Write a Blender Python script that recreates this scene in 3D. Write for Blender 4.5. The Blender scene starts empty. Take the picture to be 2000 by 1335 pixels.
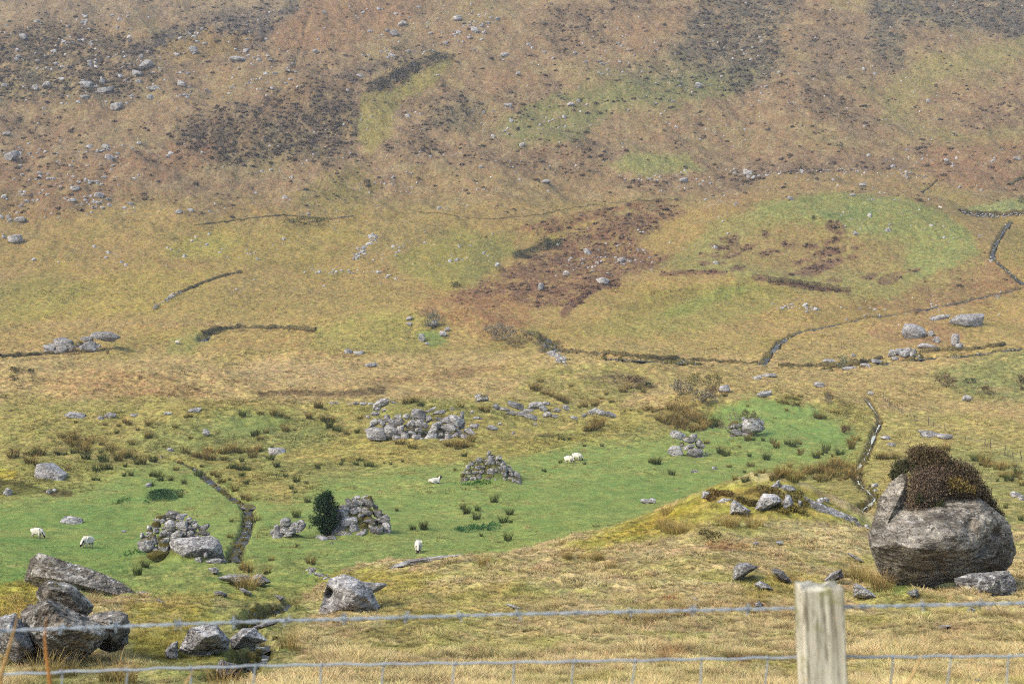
import bpy, bmesh, math, random
import numpy as np
from mathutils import Vector, Matrix

# ---------------------------------------------------------------- camera, sky, sun, exposure
scene = bpy.context.scene
F = 50.0 / 36.0 * 2000.0                      # focal length in pixels of the 2000 px wide photograph
PITCH = math.radians(3.45)
cam_data = bpy.data.cameras.new("camera")
cam_data.lens = 50.0
cam_data.sensor_width = 36.0
cam_data.clip_start = 0.05
cam_data.clip_end = 6000.0
cam_data.dof.use_dof = True
cam_data.dof.focus_distance = 120.0
cam_data.dof.aperture_fstop = 6.3
cam = bpy.data.objects.new("camera", cam_data)
scene.collection.objects.link(cam)
cam.location = (0, 0, 0)
cam.rotation_euler = (math.pi / 2 - PITCH, 0, 0)
scene.camera = cam

SUN_ELEV, SUN_AZ = math.radians(44), math.radians(238)      # high, behind the viewer's left shoulder
world = bpy.data.worlds.new("World")
scene.world = world
world.use_nodes = True
wn = world.node_tree.nodes
wl = world.node_tree.links
wn.clear()
sky = wn.new('ShaderNodeTexSky')
sky.sky_type = 'NISHITA'
sky.sun_disc = False
sky.sun_elevation = SUN_ELEV
sky.sun_rotation = SUN_AZ
sky.dust_density = 2.0
sky.air_density = 1.0
sky.ozone_density = 0.8
bg = wn.new('ShaderNodeBackground')
bg.inputs['Strength'].default_value = 0.15
wo = wn.new('ShaderNodeOutputWorld')
wl.new(sky.outputs['Color'], bg.inputs['Color'])
wl.new(bg.outputs['Background'], wo.inputs['Surface'])

sun_d = bpy.data.lights.new("sun", 'SUN')
sun_d.energy = 0.95
sun_d.angle = math.radians(22)
sun_d.color = (1.0, 0.95, 0.89)
sun = bpy.data.objects.new("sun", sun_d)
scene.collection.objects.link(sun)
sdir = Vector((math.sin(SUN_AZ) * math.cos(SUN_ELEV), math.cos(SUN_AZ) * math.cos(SUN_ELEV), math.sin(SUN_ELEV)))
sun.rotation_euler = sdir.to_track_quat('Z', 'Y').to_euler()

vs = scene.view_settings
vs.view_transform = 'Standard'
vs.look = 'None'
vs.exposure = 1.74
vs.gamma = 1.0
K_ALB = 0.52          # base colour of a surface per unit of its brightness in the daylit picture

scene.cycles.filter_width = 1.1
scene.cycles.use_denoising = False
scene.cycles.use_adaptive_sampling = False
scene.cycles.max_bounces = 6
scene.cycles.diffuse_bounces = 2
scene.cycles.glossy_bounces = 2
scene.cycles.transmission_bounces = 2
scene.cycles.volume_bounces = 0
scene.cycles.transparent_max_bounces = 4

# ---------------------------------------------------------------- small maths helpers
random.seed(11)
RNG = np.random.default_rng(7)
CP, SP = math.cos(PITCH), math.sin(PITCH)


def ray(px, py):
    """direction (x, y, z), y = 1, of the line of sight through a point of the photograph"""
    u = (np.asarray(px, float) - 1000.0) / F
    v = (667.5 - np.asarray(py, float)) / F
    dy = SP * v + CP
    dz = CP * v - SP
    return u / dy, dz / dy


def project(x, y, z):
    fy = CP * y - SP * z
    fz = SP * y + CP * z
    fy = np.maximum(fy, 0.05)
    return 1000.0 + F * x / fy, 667.5 - F * fz / fy


def lin(c):
    c = np.asarray(c, float) / 255.0
    return np.where(c <= 0.04045, c / 12.92, ((c + 0.055) / 1.055) ** 2.4)


def alb(c):
    return lin(c) * K_ALB * np.array([1.0, 1.0, .86])          # under a slightly blue sky


def stone_alb(c):
    return lin(c) * .60 * np.array([1.0, .99, .93])


_perm = np.random.default_rng(3).permutation(4096).astype(np.int64)


def _h(ix, iy, s):
    return _perm[(_perm[(ix + s * 131) & 4095] + iy) & 4095]


_ang = np.linspace(0, 2 * math.pi, 4096, endpoint=False)
_gx, _gy = np.cos(_ang).astype(np.float32), np.sin(_ang).astype(np.float32)


def pn(x, y, s=0):
    """2-D gradient noise, about -1..1"""
    xi = np.floor(x).astype(np.int64)
    yi = np.floor(y).astype(np.int64)
    fx = (x - xi).astype(np.float32)
    fy = (y - yi).astype(np.float32)
    u = fx * fx * fx * (fx * (fx * 6 - 15) + 10)
    v = fy * fy * fy * (fy * (fy * 6 - 15) + 10)

    def g(ax, ay):
        k = _h(xi + ax, yi + ay, s)
        return _gx[k] * (fx - ax) + _gy[k] * (fy - ay)
    a = g(0, 0) * (1 - u) + g(1, 0) * u
    b = g(0, 1) * (1 - u) + g(1, 1) * u
    return (a * (1 - v) + b * v) * 1.5


def fbm(x, y, s=0, o=4, g=0.5):
    t, a, n = 0.0, 1.0, 0.0
    for i in range(o):
        t = t + a * pn(x, y, s + i * 7)
        n += a
        a *= g
        x = x * 2.03 + 17.3
        y = y * 2.03 - 9.1
    return t / n


def pn3(p, s=0):
    """3-D value noise, about -1..1"""
    q = np.floor(p).astype(np.int64)
    f = p - q
    f = f * f * (3 - 2 * f)
    r = 0.0
    for dx in (0, 1):
        for dy in (0, 1):
            for dz in (0, 1):
                k = _perm[(_h(q[:, 0] + dx, q[:, 1] + dy, s) + q[:, 2] + dz) & 4095] / 2047.5 - 1
                r = r + k * (f[:, 0] if dx else 1 - f[:, 0]) * (f[:, 1] if dy else 1 - f[:, 1]) * (f[:, 2] if dz else 1 - f[:, 2])
    return r


def fbm3(p, s=0, o=4, g=0.5):
    t, a, n = 0.0, 1.0, 0.0
    for i in range(o):
        t = t + a * pn3(p, s + 5 * i)
        n += a
        a *= g
        p = p * 2.1 + 7.7
    return t / n


def smooth(e0, e1, t):
    t = np.clip((t - e0) / (e1 - e0), 0, 1)
    return t * t * (3 - 2 * t)


# ---------------------------------------------------------------- object helpers
def link(o, parent=None):
    scene.collection.objects.link(o)
    if parent is not None:
        o.parent = parent
    return o


def mesh_np(name, v, f, mats, smooth_shade=True, mi=None):
    """mesh from numpy arrays; f is (n,3) or (n,4)"""
    v = np.asarray(v, np.float32)
    f = np.asarray(f, np.int32)
    me = bpy.data.meshes.new(name)
    n, k = f.shape
    me.vertices.add(len(v))
    me.vertices.foreach_set('co', v.ravel())
    me.loops.add(n * k)
    me.loops.foreach_set('vertex_index', f.ravel())
    me.polygons.add(n)
    me.polygons.foreach_set('loop_start', np.arange(0, n * k, k, dtype=np.int32))
    me.polygons.foreach_set('loop_total', np.full(n, k, np.int32))
    if mi is not None:
        me.polygons.foreach_set('material_index', np.asarray(mi, np.int32))
    me.update(calc_edges=True)
    me.polygons.foreach_set('use_smooth', np.full(n, bool(smooth_shade)))
    for m in (mats if isinstance(mats, (list, tuple)) else [mats]):
        me.materials.append(m)
    return me


def add_col(me, col, name='col', alpha=None):
    a = me.attributes.new(name, 'FLOAT_COLOR', 'POINT')
    c = np.ones((len(me.vertices), 4), np.float32)
    c[:, :3] = col
    if alpha is not None:
        c[:, 3] = alpha
    a.data.foreach_set('color', c.ravel())


def obj(name, me, parent=None, loc=None):
    o = bpy.data.objects.new(name, me)
    if loc is not None:
        o.location = loc
    return link(o, parent)


def tag(o, label=None, cat=None, group=None, kind=None):
    if label:
        o['label'] = label
    if cat:
        o['category'] = cat
    if group:
        o['group'] = group
    if kind:
        o['kind'] = kind
    return o


class NT:
    """tiny node-tree helper"""
    def __init__(self, name):
        self.m = bpy.data.materials.new(name)
        self.m.use_nodes = True
        self.t = self.m.node_tree
        self.t.nodes.clear()
        self.out = self.n('ShaderNodeOutputMaterial')
        self.b = self.n('ShaderNodeBsdfPrincipled')
        self.l(self.b.outputs[0], self.out.inputs[0])

    def n(self, kind, **kw):
        x = self.t.nodes.new(kind)
        for k, v in kw.items():
            setattr(x, k, v)
        return x

    def l(self, a, b):
        self.t.links.new(a, b)

    def set(self, sock, v):
        if hasattr(v, 'is_output'):
            self.l(v, sock)
        else:
            sock.default_value = v

    def math(self, op, a, b=0.0, clamp=False):
        x = self.n('ShaderNodeMath', operation=op, use_clamp=clamp)
        self.set(x.inputs[0], a)
        self.set(x.inputs[1], b)
        return x.outputs[0]

    def noise(self, vec, scale, detail=3.0, rough=0.55, dist=0.0):
        x = self.n('ShaderNodeTexNoise')
        self.l(vec, x.inputs['Vector'])
        x.inputs['Scale'].default_value = scale
        x.inputs['Detail'].default_value = detail
        x.inputs['Roughness'].default_value = rough
        x.inputs['Distortion'].default_value = dist
        return x.outputs['Fac']

    def mix(self, fac, a, b, blend='MIX'):
        x = self.n('ShaderNodeMix', data_type='RGBA', blend_type=blend)
        self.set(x.inputs[0], fac)
        for s, v in ((x.inputs[6], a), (x.inputs[7], b)):
            if hasattr(v, 'is_output'):
                self.l(v, s)
            else:
                s.default_value = (v[0], v[1], v[2], 1)
        return x.outputs[2]

    def ramp(self, fac, lo, hi, a=0.0, b=1.0):
        x = self.n('ShaderNodeMapRange', interpolation_type='SMOOTHSTEP')
        self.set(x.inputs['Value'], fac)
        x.inputs['From Min'].default_value = lo
        x.inputs['From Max'].default_value = hi
        x.inputs['To Min'].default_value = a
        x.inputs['To Max'].default_value = b
        return x.outputs['Result']

    def bump(self, h, dist, strength=1.0, prev=None):
        x = self.n('ShaderNodeBump')
        x.inputs['Strength'].default_value = strength
        x.inputs['Distance'].default_value = dist
        self.l(h, x.inputs['Height'])
        if prev is not None:
            self.l(prev, x.inputs['Normal'])
        return x.outputs['Normal']

    def done(self, col, rough=0.9, spec=0.2, normal=None):
        self.set(self.b.inputs['Base Color'], col if hasattr(col, 'is_output') else (col[0], col[1], col[2], 1))
        self.set(self.b.inputs['Roughness'], rough)
        self.b.inputs['Specular IOR Level'].default_value = spec
        if normal is not None:
            self.l(normal, self.b.inputs['Normal'])
        return self.m


def scale_col(t, col, f):
    x = t.n('ShaderNodeVectorMath', operation='SCALE')
    t.l(col, x.inputs[0])
    t.set(x.inputs['Scale'], f)
    return x.outputs[0]

# ================================================================ TERRAIN SHAPE
# profiles of the valley along seven lines of sight: (distance, row of the photograph) or (distance, None, height)
NEAR = [(2, None, -1.65), (3.4, None, -1.9), (6, None, -2.5), (9, None, -3.3), (14, None, -4.8), (22, 1337)]
FAR_L = [(150, 960), (170, 905), (200, 852), (240, 790), (300, 727), (340, 692), (400, 632), (460, 560), (510, 490),
         (560, 412), (640, 285), (730, 135), (830, -15), (960, None, 215), (1100, None, 235), (1700, None, 240)]
FAR_R = [(150, 940), (168, 900), (205, 840), (255, 775), (320, 708), (350, 688), (395, 645), (450, 570), (500, 505),
         (560, 415), (640, 290), (730, 145), (830, 0), (960, None, 220), (1100, None, 240), (1700, None, 245)]
COLS = {
    0: NEAR + [(30, 1272), (45, 1192), (60, 1145), (80, 1112), (100, 1085), (120, 1045)] + FAR_L,
    300: NEAR + [(30, 1275), (45, 1205), (60, 1160), (80, 1118), (100, 1087), (120, 1047)] + FAR_L,
    560: NEAR + [(32, 1272), (45, 1205), (60, 1155), (80, 1113), (100, 1082), (118, 1048)] + FAR_L,
    1000: NEAR + [(33, 1250), (45, 1180), (60, 1115), (75, 1075), (95, None, -20.3), (112, 1062), (140, 972)] + FAR_R[1:],
    1250: NEAR + [(34, 1235), (50, 1148), (65, 1080), (80, 1006), (98, None, -18.6), (130, 1000), (150, 940)] + FAR_R[1:],
    1480: NEAR + [(35, 1238), (50, 1150), (65, 1060), (82, 946), (102, None, -18.2), (150, 940)] + FAR_R[1:],
    1620: NEAR + [(35, 1240), (50, 1155), (65, 1082), (80, 985), (102, None, -18.0), (150, 938)] + FAR_R[1:],
    1740: NEAR + [(35, 1240), (50, 1160), (65, 1098), (82, 1040), (110, 985), (150, 915)] + FAR_R[2:],
    2000: NEAR + [(35, 1240), (50, 1160), (65, 1100), (80, 1050), (110, 980), (150, 905), (200, 842), (250, 782), (300, 728),
                  (350, 692), (400, 638), (455, 560), (520, 462), (560, 405), (640, 290), (730, 145), (830, 0), (960, None, 220),
                  (1100, None, 240), (1700, None, 245)],
}
TD = np.geomspace(2.0, 1700.0, 520)
TP = np.arange(-1600, 3601, 50.0)


def _table():
    keys = sorted(COLS)
    prof = []
    for k in keys:
        ds, zs = [], []
        for e in COLS[k]:
            ds.append(e[0])
            zs.append(e[2] if e[1] is None else ray(1000, e[1])[1] * e[0])
        prof.append(np.interp(np.log(TD), np.log(ds), zs))
    prof = np.array(prof)
    T = np.array([[np.interp(p, keys, prof[:, i]) for p in TP] for i in range(len(TD))])

    def blur(A, s, ax):
        r = int(3 * s)
        k = np.exp(-0.5 * (np.arange(-r, r + 1) / s) ** 2)
        k /= k.sum()
        P = np.pad(A, [(r, r) if i == ax else (0, 0) for i in (0, 1)], mode='edge')
        return sum(k[j] * np.take(P, np.arange(A.shape[ax]) + j, axis=ax) for j in range(2 * r + 1))
    return blur(blur(T, 3.2, 0), 1.0, 1)


TABLE = _table()
_l0, _l1 = math.log(TD[0]), math.log(TD[-1])


def _cr(t):
    return (-0.5 * t + t * t - 0.5 * t ** 3, 1 - 2.5 * t * t + 1.5 * t ** 3, 0.5 * t + 2 * t * t - 1.5 * t ** 3, -0.5 * t * t + 0.5 * t ** 3)


def h_base(x, y):
    d = np.clip(y, TD[0], TD[-1] * 0.999)
    i = (np.log(d) - _l0) / (_l1 - _l0) * (len(TD) - 1)
    p = np.clip(1000 + F * x / (d + 0.0), TP[0] + 60, TP[-1] - 110)
    j = (p - TP[0]) / 50.0
    i0 = np.clip(np.floor(i).astype(int), 1, len(TD) - 3)
    j0 = np.clip(np.floor(j).astype(int), 1, len(TP) - 3)
    wi, wj = _cr(i - i0), _cr(j - j0)
    z = 0.0
    for a in range(4):
        for b in range(4):
            z = z + wi[a] * wj[b] * TABLE[i0 + a - 1, j0 + b - 1]
    return z


def at_px(px, d):
    return (px - 1000.0) / F * d


# knolls and mounds: (photo column, distance, half width, half depth, height, sharpness)
BUMPS = [(1625, 520, 54, 40, 16.0, 1.3), (1440, 455, 30, 14, 4.0, 1), (835, 392, 26, 17, 6.5, 1), (1500, 236, 19, 17, 3.4, 1.1),
         (430, 216, 26, 16, 3.2, 1.2), (1150, 300, 22, 18, 3.6, 1.2), (620, 330, 30, 14, 2.5, 1.2), (1480, 330, 24, 10, 1.5, 1), (2060, 305, 30, 26, 6.5, 1), (850, 219, 13, 10, 1.6, 1.3),
         (40, 168, 13, 8, 1.5, 1.2), (1830, 385, 20, 12, 3.5, 1.2), (1110, 455, 26, 14, 3.0, 1), (180, 285, 34, 20, 3.0, 1.3),
         (1560, 84, 5.0, 4.5, 0.9, 1.2), (1420, 84, 4.0, 4.5, 0.7, 1.2), (130, 36, 4.0, 4.0, 0.5, 1.1), (2000, 470, 40, 25, 5, 1), (1950, 545, 30, 16, 5, 1.2),
         (300, 46, 3.0, 4.0, 0.5, 1)]
BUMPS = [(at_px(a, b), b, c, d, e, q) for a, b, c, d, e, q in BUMPS]
PILES = []                                     # earth cores under the stone heaps, filled in below


def bumps(x, y, L):
    z = np.zeros_like(x)
    for cx, cy, sx, sy, h, q in L:
        r2 = ((x - cx) / sx) ** 2 + ((y - cy) / sy) ** 2
        z += h * np.exp(-r2 ** q)
    return z


def h_noise(x, y):
    d = np.maximum(y, 1.0)
    hill = smooth(400, 620, d)
    mid = smooth(90, 220, d)
    z = hill * (8.0 * fbm(x / 95.0, y / 130.0, 1, 3) + 4.4 * fbm((x + 0.5 * y) / 34.0, (y - 0.3 * x) / 60.0, 2, 3))
    z += hill * 1.3 * fbm(x / 9.0, y / 8.0, 9, 3)
    z += hill * 2.0 * (.4 - np.abs(fbm((x + .6 * y) / 24.0, (y - .4 * x) / 40.0, 12, 3)))
    z += hill * 0.8 * (.4 - np.abs(fbm((x + .3 * y) / 6.0, y / 12.0, 13, 2)))
    past = np.exp(-(((d - 135) / 42.0) ** 4))
    z += 1.7 * mid * (1 - .75 * past) * fbm(x / 20.0, y / 26.0, 4, 3)
    a = smooth(14, 40, d)
    z += a * (0.42 * (1 - 0.5 * mid) * fbm(x / 5.0, y / 6.5, 5, 3))
    lawn = 1 - 0.75 * np.exp(-(((d - 135) / 38.0) ** 4))
    z += a * lawn * (.30 * (1 - mid) * fbm(x / 1.1, y / 1.4, 6, 3) + .5 * mid * (1 - hill) * fbm(x / 2.3, y / 2.4, 16, 3))
    z += .8 * hill * fbm(x / 3.2, y / 2.8, 26, 3)
    return z


def H1(x, y):
    return h_base(x, y) + bumps(x, y, BUMPS) + h_noise(x, y)


CHANNELS = []                                  # carved water courses: (world polyline, half width, depth)


def poly_dist(x, y, P):
    best = np.full(x.shape, 1e9)
    for a, b in zip(P[:-1], P[1:]):
        ab = b - a
        t = np.clip(((x - a[0]) * ab[0] + (y - a[1]) * ab[1]) / max(ab @ ab, 1e-9), 0, 1)
        best = np.minimum(best, np.hypot(x - a[0] - t * ab[0], y - a[1] - t * ab[1]))
    return best


def H(x, y):
    x = np.asarray(x, float)
    y = np.asarray(y, float)
    z = H1(x, y)
    for P, w, dep in CHANNELS:
        m = 4 * w
        s = (x > P[:, 0].min() - m) & (x < P[:, 0].max() + m) & (y > P[:, 1].min() - m) & (y < P[:, 1].max() + m)
        if s.any():
            xs, ys = x[s], y[s]
            dd = poly_dist(xs + 0.5 * w * pn(xs / (1.5 * w), ys / (1.5 * w), 33), ys, P)
            z[s] -= dep * (1 - smooth(0.55 * w, 1.5 * w, dd))
    if PILES:
        z = z + bumps(x, y, PILES)
    return z


GROUND_OBJ = []


def hit(px, py, fn=None, d0=15.0, d1=1200.0, n=900):
    """where the line of sight through a photo point meets the ground"""
    px = np.atleast_1d(np.asarray(px, float))
    py = np.atleast_1d(np.asarray(py, float))
    ux, uz = ray(px, py)
    if fn is None and GROUND_OBJ:
        out = np.empty((len(px), 3))
        cast = GROUND_OBJ[0].ray_cast
        for i in range(len(px)):
            o = Vector((ux[i] * d0, d0, uz[i] * d0))
            ok, loc, _, _ = cast(o, Vector((ux[i], 1.0, uz[i])).normalized())
            out[i] = loc if ok else (ux[i] * d1, d1, uz[i] * d1)
        return out
    fn = fn or H
    D = np.geomspace(d0, d1, n)
    X = ux[:, None] * D
    below = fn(X.ravel(), np.broadcast_to(D, X.shape).ravel()).reshape(X.shape) - uz[:, None] * D > 0
    k = np.clip(np.argmax(below, axis=1), 1, len(D) - 1)
    k = np.where(below.any(axis=1), k, len(D) - 1)
    lo, hi = D[k - 1], D[k]
    for _ in range(14):
        m = 0.5 * (lo + hi)
        b = fn(ux * m, m) - uz * m > 0
        hi = np.where(b, m, hi)
        lo = np.where(b, lo, m)
    return np.stack([ux * hi, hi, fn(ux * hi, hi)], 1)


def channel(pts, w, dep, d0=15.0):
    p = np.array(pts, float)
    t = np.linspace(0, len(p) - 1, (len(p) - 1) * 4 + 1)
    q = np.stack([np.interp(t, np.arange(len(p)), p[:, i]) for i in (0, 1)], 1)
    W = hit(q[:, 0], q[:, 1], H1, d0)[:, :2]
    s = W.copy()
    s[1:-1] = 0.25 * W[:-2] + 0.5 * W[1:-1] + 0.25 * W[2:]
    return s, w, dep


BROOK = channel([(225, 888), (300, 890), (345, 897), (385, 914), (420, 944), (455, 970), (487, 990), (484, 1030), (463, 1068), (452, 1108), (436, 1128)], 0.55, 0.5, 90)
GULLY = channel([(575, 1172), (540, 1182), (505, 1195), (480, 1206), (500, 1235), (515, 1258), (470, 1295), (440, 1330)], 0.34, 0.5)
RIVER = channel([(1062, 652), (1078, 668), (1100, 685), (1200, 697), (1300, 703), (1400, 712), (1490, 714), (1600, 719), (1700, 713), (1760, 700), (1890, 690), (2000, 676)], 1.7, 1.5, 120)
POOL = channel([(1052, 648), (1075, 665), (1085, 688)], 3.0, 1.0, 120)
TRIB = channel([(1487, 712), (1505, 690), (1525, 665), (1560, 648), (1640, 631), (1750, 612), (1850, 596), (2000, 560)], .85, 1.2, 120)
CUT = channel([(0, 703), (90, 699), (180, 694)], 1.4, 1.1, 120)
CUTB = channel([(395, 662), (400, 652), (430, 645), (520, 643), (615, 648)], 1.6, 1.5, 120)
RILL = channel([(1690, 775), (1722, 818), (1706, 850), (1696, 882), (1677, 908), (1675, 935), (1682, 945), (1712, 968), (1690, 985), (1672, 1003)], 0.5, 0.45, 95)
BURN = channel([(1975, 430), (1950, 465), (1935, 500), (1960, 520), (2000, 555)], .8, 1.0, 120)
UPPER = channel([(470, 310), (458, 272), (492, 238), (520, 205), (556, 162), (590, 90), (606, 10)], 1.1, .8, 120)
CHANNELS = [BROOK, GULLY, RIVER, POOL, TRIB, CUT, CUTB, RILL, BURN, UPPER]

# ================================================================ WHAT GROWS WHERE
W2, H2 = 1100, 768                              # mask rasters, 2 photo px per cell, with 100 px of margin


def sdf(poly):
    """signed distance (photo px, positive inside) to a polygon, as a raster of the ground cover map"""
    P = np.array(poly, float)
    out = np.full((H2, W2), -1e3, np.float32)
    x0, x1 = P[:, 0].min() - 90, P[:, 0].max() + 90
    y0, y1 = P[:, 1].min() - 90, P[:, 1].max() + 90
    j0, j1 = int(np.clip((x0 + 100) / 2, 0, W2)), int(np.clip((x1 + 100) / 2, 0, W2))
    i0, i1 = int(np.clip((y0 + 100) / 2, 0, H2)), int(np.clip((y1 + 100) / 2, 0, H2))
    X, Y = np.meshgrid(np.arange(j0, j1) * 2 - 100.0, np.arange(i0, i1) * 2 - 100.0)
    best = np.full(X.shape, 1e9)
    inside = np.zeros(X.shape, bool)
    for a, b in zip(P, np.roll(P, -1, 0)):
        ab = b - a
        t = np.clip(((X - a[0]) * ab[0] + (Y - a[1]) * ab[1]) / max(ab @ ab, 1e-9), 0, 1)
        best = np.minimum(best, np.hypot(X - a[0] - t * ab[0], Y - a[1] - t * ab[1]))
        if a[1] != b[1]:
            c = (a[1] > Y) != (b[1] > Y)
            inside ^= c & (X < (b[0] - a[0]) * (Y - a[1]) / (b[1] - a[1]) + a[0])
    out[i0:i1, j0:j1] = np.where(inside, best, -best)
    return out


def ell(cx, cy, w, h, rot=0.0):
    a = np.linspace(0, 2 * math.pi, 14, endpoint=False)
    r = math.radians(rot)
    x, y = np.cos(a) * w / 2, np.sin(a) * h / 2
    return list(zip(cx + x * math.cos(r) + y * math.sin(r), cy - x * math.sin(r) + y * math.cos(r)))


def strip(pts, w):
    p = np.array(pts, float)
    n = np.gradient(p, axis=0)
    n = np.stack([-n[:, 1], n[:, 0]], 1) / np.linalg.norm(n, axis=1)[:, None]
    return list(map(tuple, p + n * w / 2)) + list(map(tuple, (p - n * w / 2)[::-1]))


# (outline, colour in the picture, strength, edge softness px, edge raggedness px, patchiness 0..1, near limit, far limit)
Z = []


def zone(poly, col, s=0.8, soft=14, rag=14, patch=0.35, lo=97, hi=1e9):
    Z.append((sdf(poly), alb(col), s, soft, rag, patch, lo, hi))


FN = dict(lo=0, hi=97)
# the far hillside
zone([(-60, 60), (120, 40), (250, 60), (340, 130), (250, 200), (80, 195), (-60, 220)], (92, 82, 64), .75, 30, 30, .75)
zone([(640, -40), (330, 50), (250, 100), (400, 118), (520, 78), (565, 40), (620, 0)], (92, 85, 80), .85, 20, 18, .5)
zone([(-60, -40), (620, -40), (560, 20), (300, 40), (-60, 50)], (152, 134, 108), .6, 30, 20, .6)
zone([(530, 60), (580, 20), (640, -30), (860, -30), (780, 60), (640, 95), (530, 95)], (160, 124, 90), .75, 12, 14, .35)
zone([(300, 90), (400, 60), (500, 70), (460, 110), (330, 120)], (150, 122, 74), .8, 14, 14, .3)
zone([(370, 225), (480, 200), (540, 185), (600, 150), (700, 165), (707, 260), (640, 325), (520, 305), (470, 330), (340, 290)], (98, 84, 66), .8, 18, 22, .65)
zone([(440, 270), (520, 200), (590, 150), (700, 145), (720, 160), (600, 200), (520, 240), (490, 310)], (132, 106, 76), .7, 14, 12, .5)
zone([(320, 260), (380, 225), (450, 240), (445, 300), (360, 300)], (88, 74, 58), .7, 14, 16, .6)
zone([(705, 185), (780, 165), (830, 130), (890, 112), (840, 170), (775, 200), (765, 260), (722, 300), (695, 270)], (148, 138, 74), .8, 12, 12, .3)
zone([(712, 165), (740, 148), (790, 122), (850, 100), (888, 106), (850, 122), (800, 148), (742, 176), (714, 180)], (66, 64, 48), .85, 8, 12, .35)
zone([(705, 160), (780, 120), (840, 95), (830, 85), (720, 120), (640, 150)], (112, 98, 84), .8, 12, 14, .5)
zone([(830, 190), (900, 170), (960, 210), (900, 250), (830, 255)], (108, 96, 76), .7, 16, 18, .7)
zone([(980, 230), (1080, 180), (1250, 150), (1350, 140), (1500, 130), (1430, 190), (1330, 205), (1200, 215), (1140, 270), (1010, 285), (965, 260)], (128, 130, 78), .8, 18, 20, .55)
zone([(1330, 60), (1380, -30), (1580, -30), (1520, 60), (1540, 130), (1450, 190), (1380, 150), (1310, 110)], (96, 92, 76), .75, 24, 26, .7)
zone([(1160, 140), (1330, 90), (1420, 150), (1300, 200)], (112, 112, 78), .6, 24, 24, .7)
zone([(1740, -40), (2060, -40), (2060, 100), (1900, 62), (1850, 56), (1740, 55), (1680, 20)], (92, 90, 82), .8, 24, 22, .6)
zone([(1690, 20), (1760, 60), (1772, 130), (1740, 145), (1700, 90)], (98, 96, 82), .7, 16, 16, .5)
zone([(1560, 60), (1700, 60), (1740, 150), (1560, 160)], (126, 110, 90), .6, 24, 24, .7)
zone([(1720, 170), (1800, 110), (2060, 60), (2060, 112), (1850, 150), (1790, 200), (1770, 235), (1900, 262), (2060, 230), (2060, 290), (1850, 285), (1720, 235)], (152, 140, 88), .75, 20, 18, .4)
zone([(1180, 320), (1230, 300), (1340, 302), (1370, 330), (1260, 345)], (150, 150, 88), .85, 16, 10, .3)
zone([(-60, 330), (60, 280), (140, 230), (120, 270), (60, 330), (200, 300), (270, 380), (120, 430), (-60, 430)], (150, 118, 84), .75, 22, 22, .55)
zone([(240, 310), (330, 280), (420, 280), (420, 320), (300, 360)], (148, 112, 82), .65, 20, 18, .5)
zone([(940, 140), (1010, 120), (1060, 150), (960, 180)], (160, 126, 92), .65, 14, 14, .4)
zone([(1200, 40), (1340, 25), (1330, 60), (1220, 75)], (158, 124, 92), .65, 16, 14, .4)
zone([(800, 330), (1000, 330), (1200, 345), (1100, 385), (850, 400), (740, 390)], (160, 134, 92), .6, 30, 20, .4)
zone([(1440, 330), (1560, 350), (1800, 335), (1760, 300), (1500, 300)], (138, 114, 90), .6, 26, 18, .5)
zone([(1780, 340), (1820, 280), (2060, 260), (2060, 370), (1880, 365)], (154, 118, 86), .7, 20, 18, .5)
zone([(560, 380), (620, 345), (700, 320), (740, 360), (700, 420), (600, 410)], (140, 128, 70), .7, 24, 18, .5)
# the lower slopes and field strips
zone([(310, 485), (440, 432), (700, 430), (690, 470), (600, 505), (460, 512), (330, 505)], (170, 148, 82), .8, 16, 12, .3)
zone([(330, 475), (420, 450), (480, 470), (420, 500), (330, 500)], (172, 160, 80), .6, 14, 10, .2)
zone([(-60, 640), (100, 560), (230, 528), (420, 525), (400, 560), (290, 610), (120, 622)], (172, 150, 80), .8, 16, 12, .3)
zone([(-60, 560), (100, 530), (200, 560), (90, 620), (-60, 640)], (150, 142, 74), .6, 18, 14, .5)
zone([(240, 620), (330, 590), (450, 540), (700, 545), (860, 590), (620, 640)], (164, 142, 84), .6, 18, 12, .35)
zone([(760, 500), (900, 440), (1010, 480), (930, 550), (860, 562), (780, 530)], (154, 146, 76), .8, 18, 14, .35)
zone([(890, 550), (930, 470), (1010, 440), (1000, 500), (930, 560)], (134, 130, 74), .6, 14, 12, .5)
zone([(700, 440), (760, 420), (1000, 425), (900, 445), (760, 500), (710, 490)], (160, 140, 84), .7, 18, 12, .4)
zone([(860, 582), (930, 552), (1010, 512), (1100, 455), (1180, 425), (1300, 395), (1345, 410), (1270, 450), (1240, 480), (1310, 498), (1300, 520), (1180, 548), (1100, 602), (1000, 596), (930, 600)], (130, 96, 74), .9, 10, 18, .5)
zone([(1000, 446), (1100, 418), (1250, 392), (1340, 386), (1220, 410), (1060, 462)], (132, 94, 70), .8, 6, 8, .5)
zone(strip([(1095, 615), (1120, 590), (1165, 560), (1210, 548)], 16), (112, 80, 66), .9, 5, 5, .2)
zone(strip([(1000, 500), (1040, 485), (1100, 468)], 14), (70, 72, 46), .9, 6, 6, .3)
zone([(1290, 520), (1400, 430), (1500, 390), (1650, 372), (1790, 388), (1880, 440), (1930, 505), (1890, 580), (1750, 605), (1600, 572), (1470, 545)], (152, 144, 86), .85, 16, 14, .3)
zone([(1440, 425), (1500, 391), (1600, 377), (1700, 377), (1800, 391), (1880, 435), (1925, 505), (1830, 575), (1730, 480), (1560, 430)], (146, 150, 88), .8, 14, 14, .5)
zone([(1430, 395), (1500, 340), (1800, 330), (1920, 400), (1960, 480), (1935, 500), (1880, 432), (1800, 388), (1700, 374), (1600, 374), (1500, 388)], (164, 138, 92), .75, 5, 4, .3)
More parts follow.
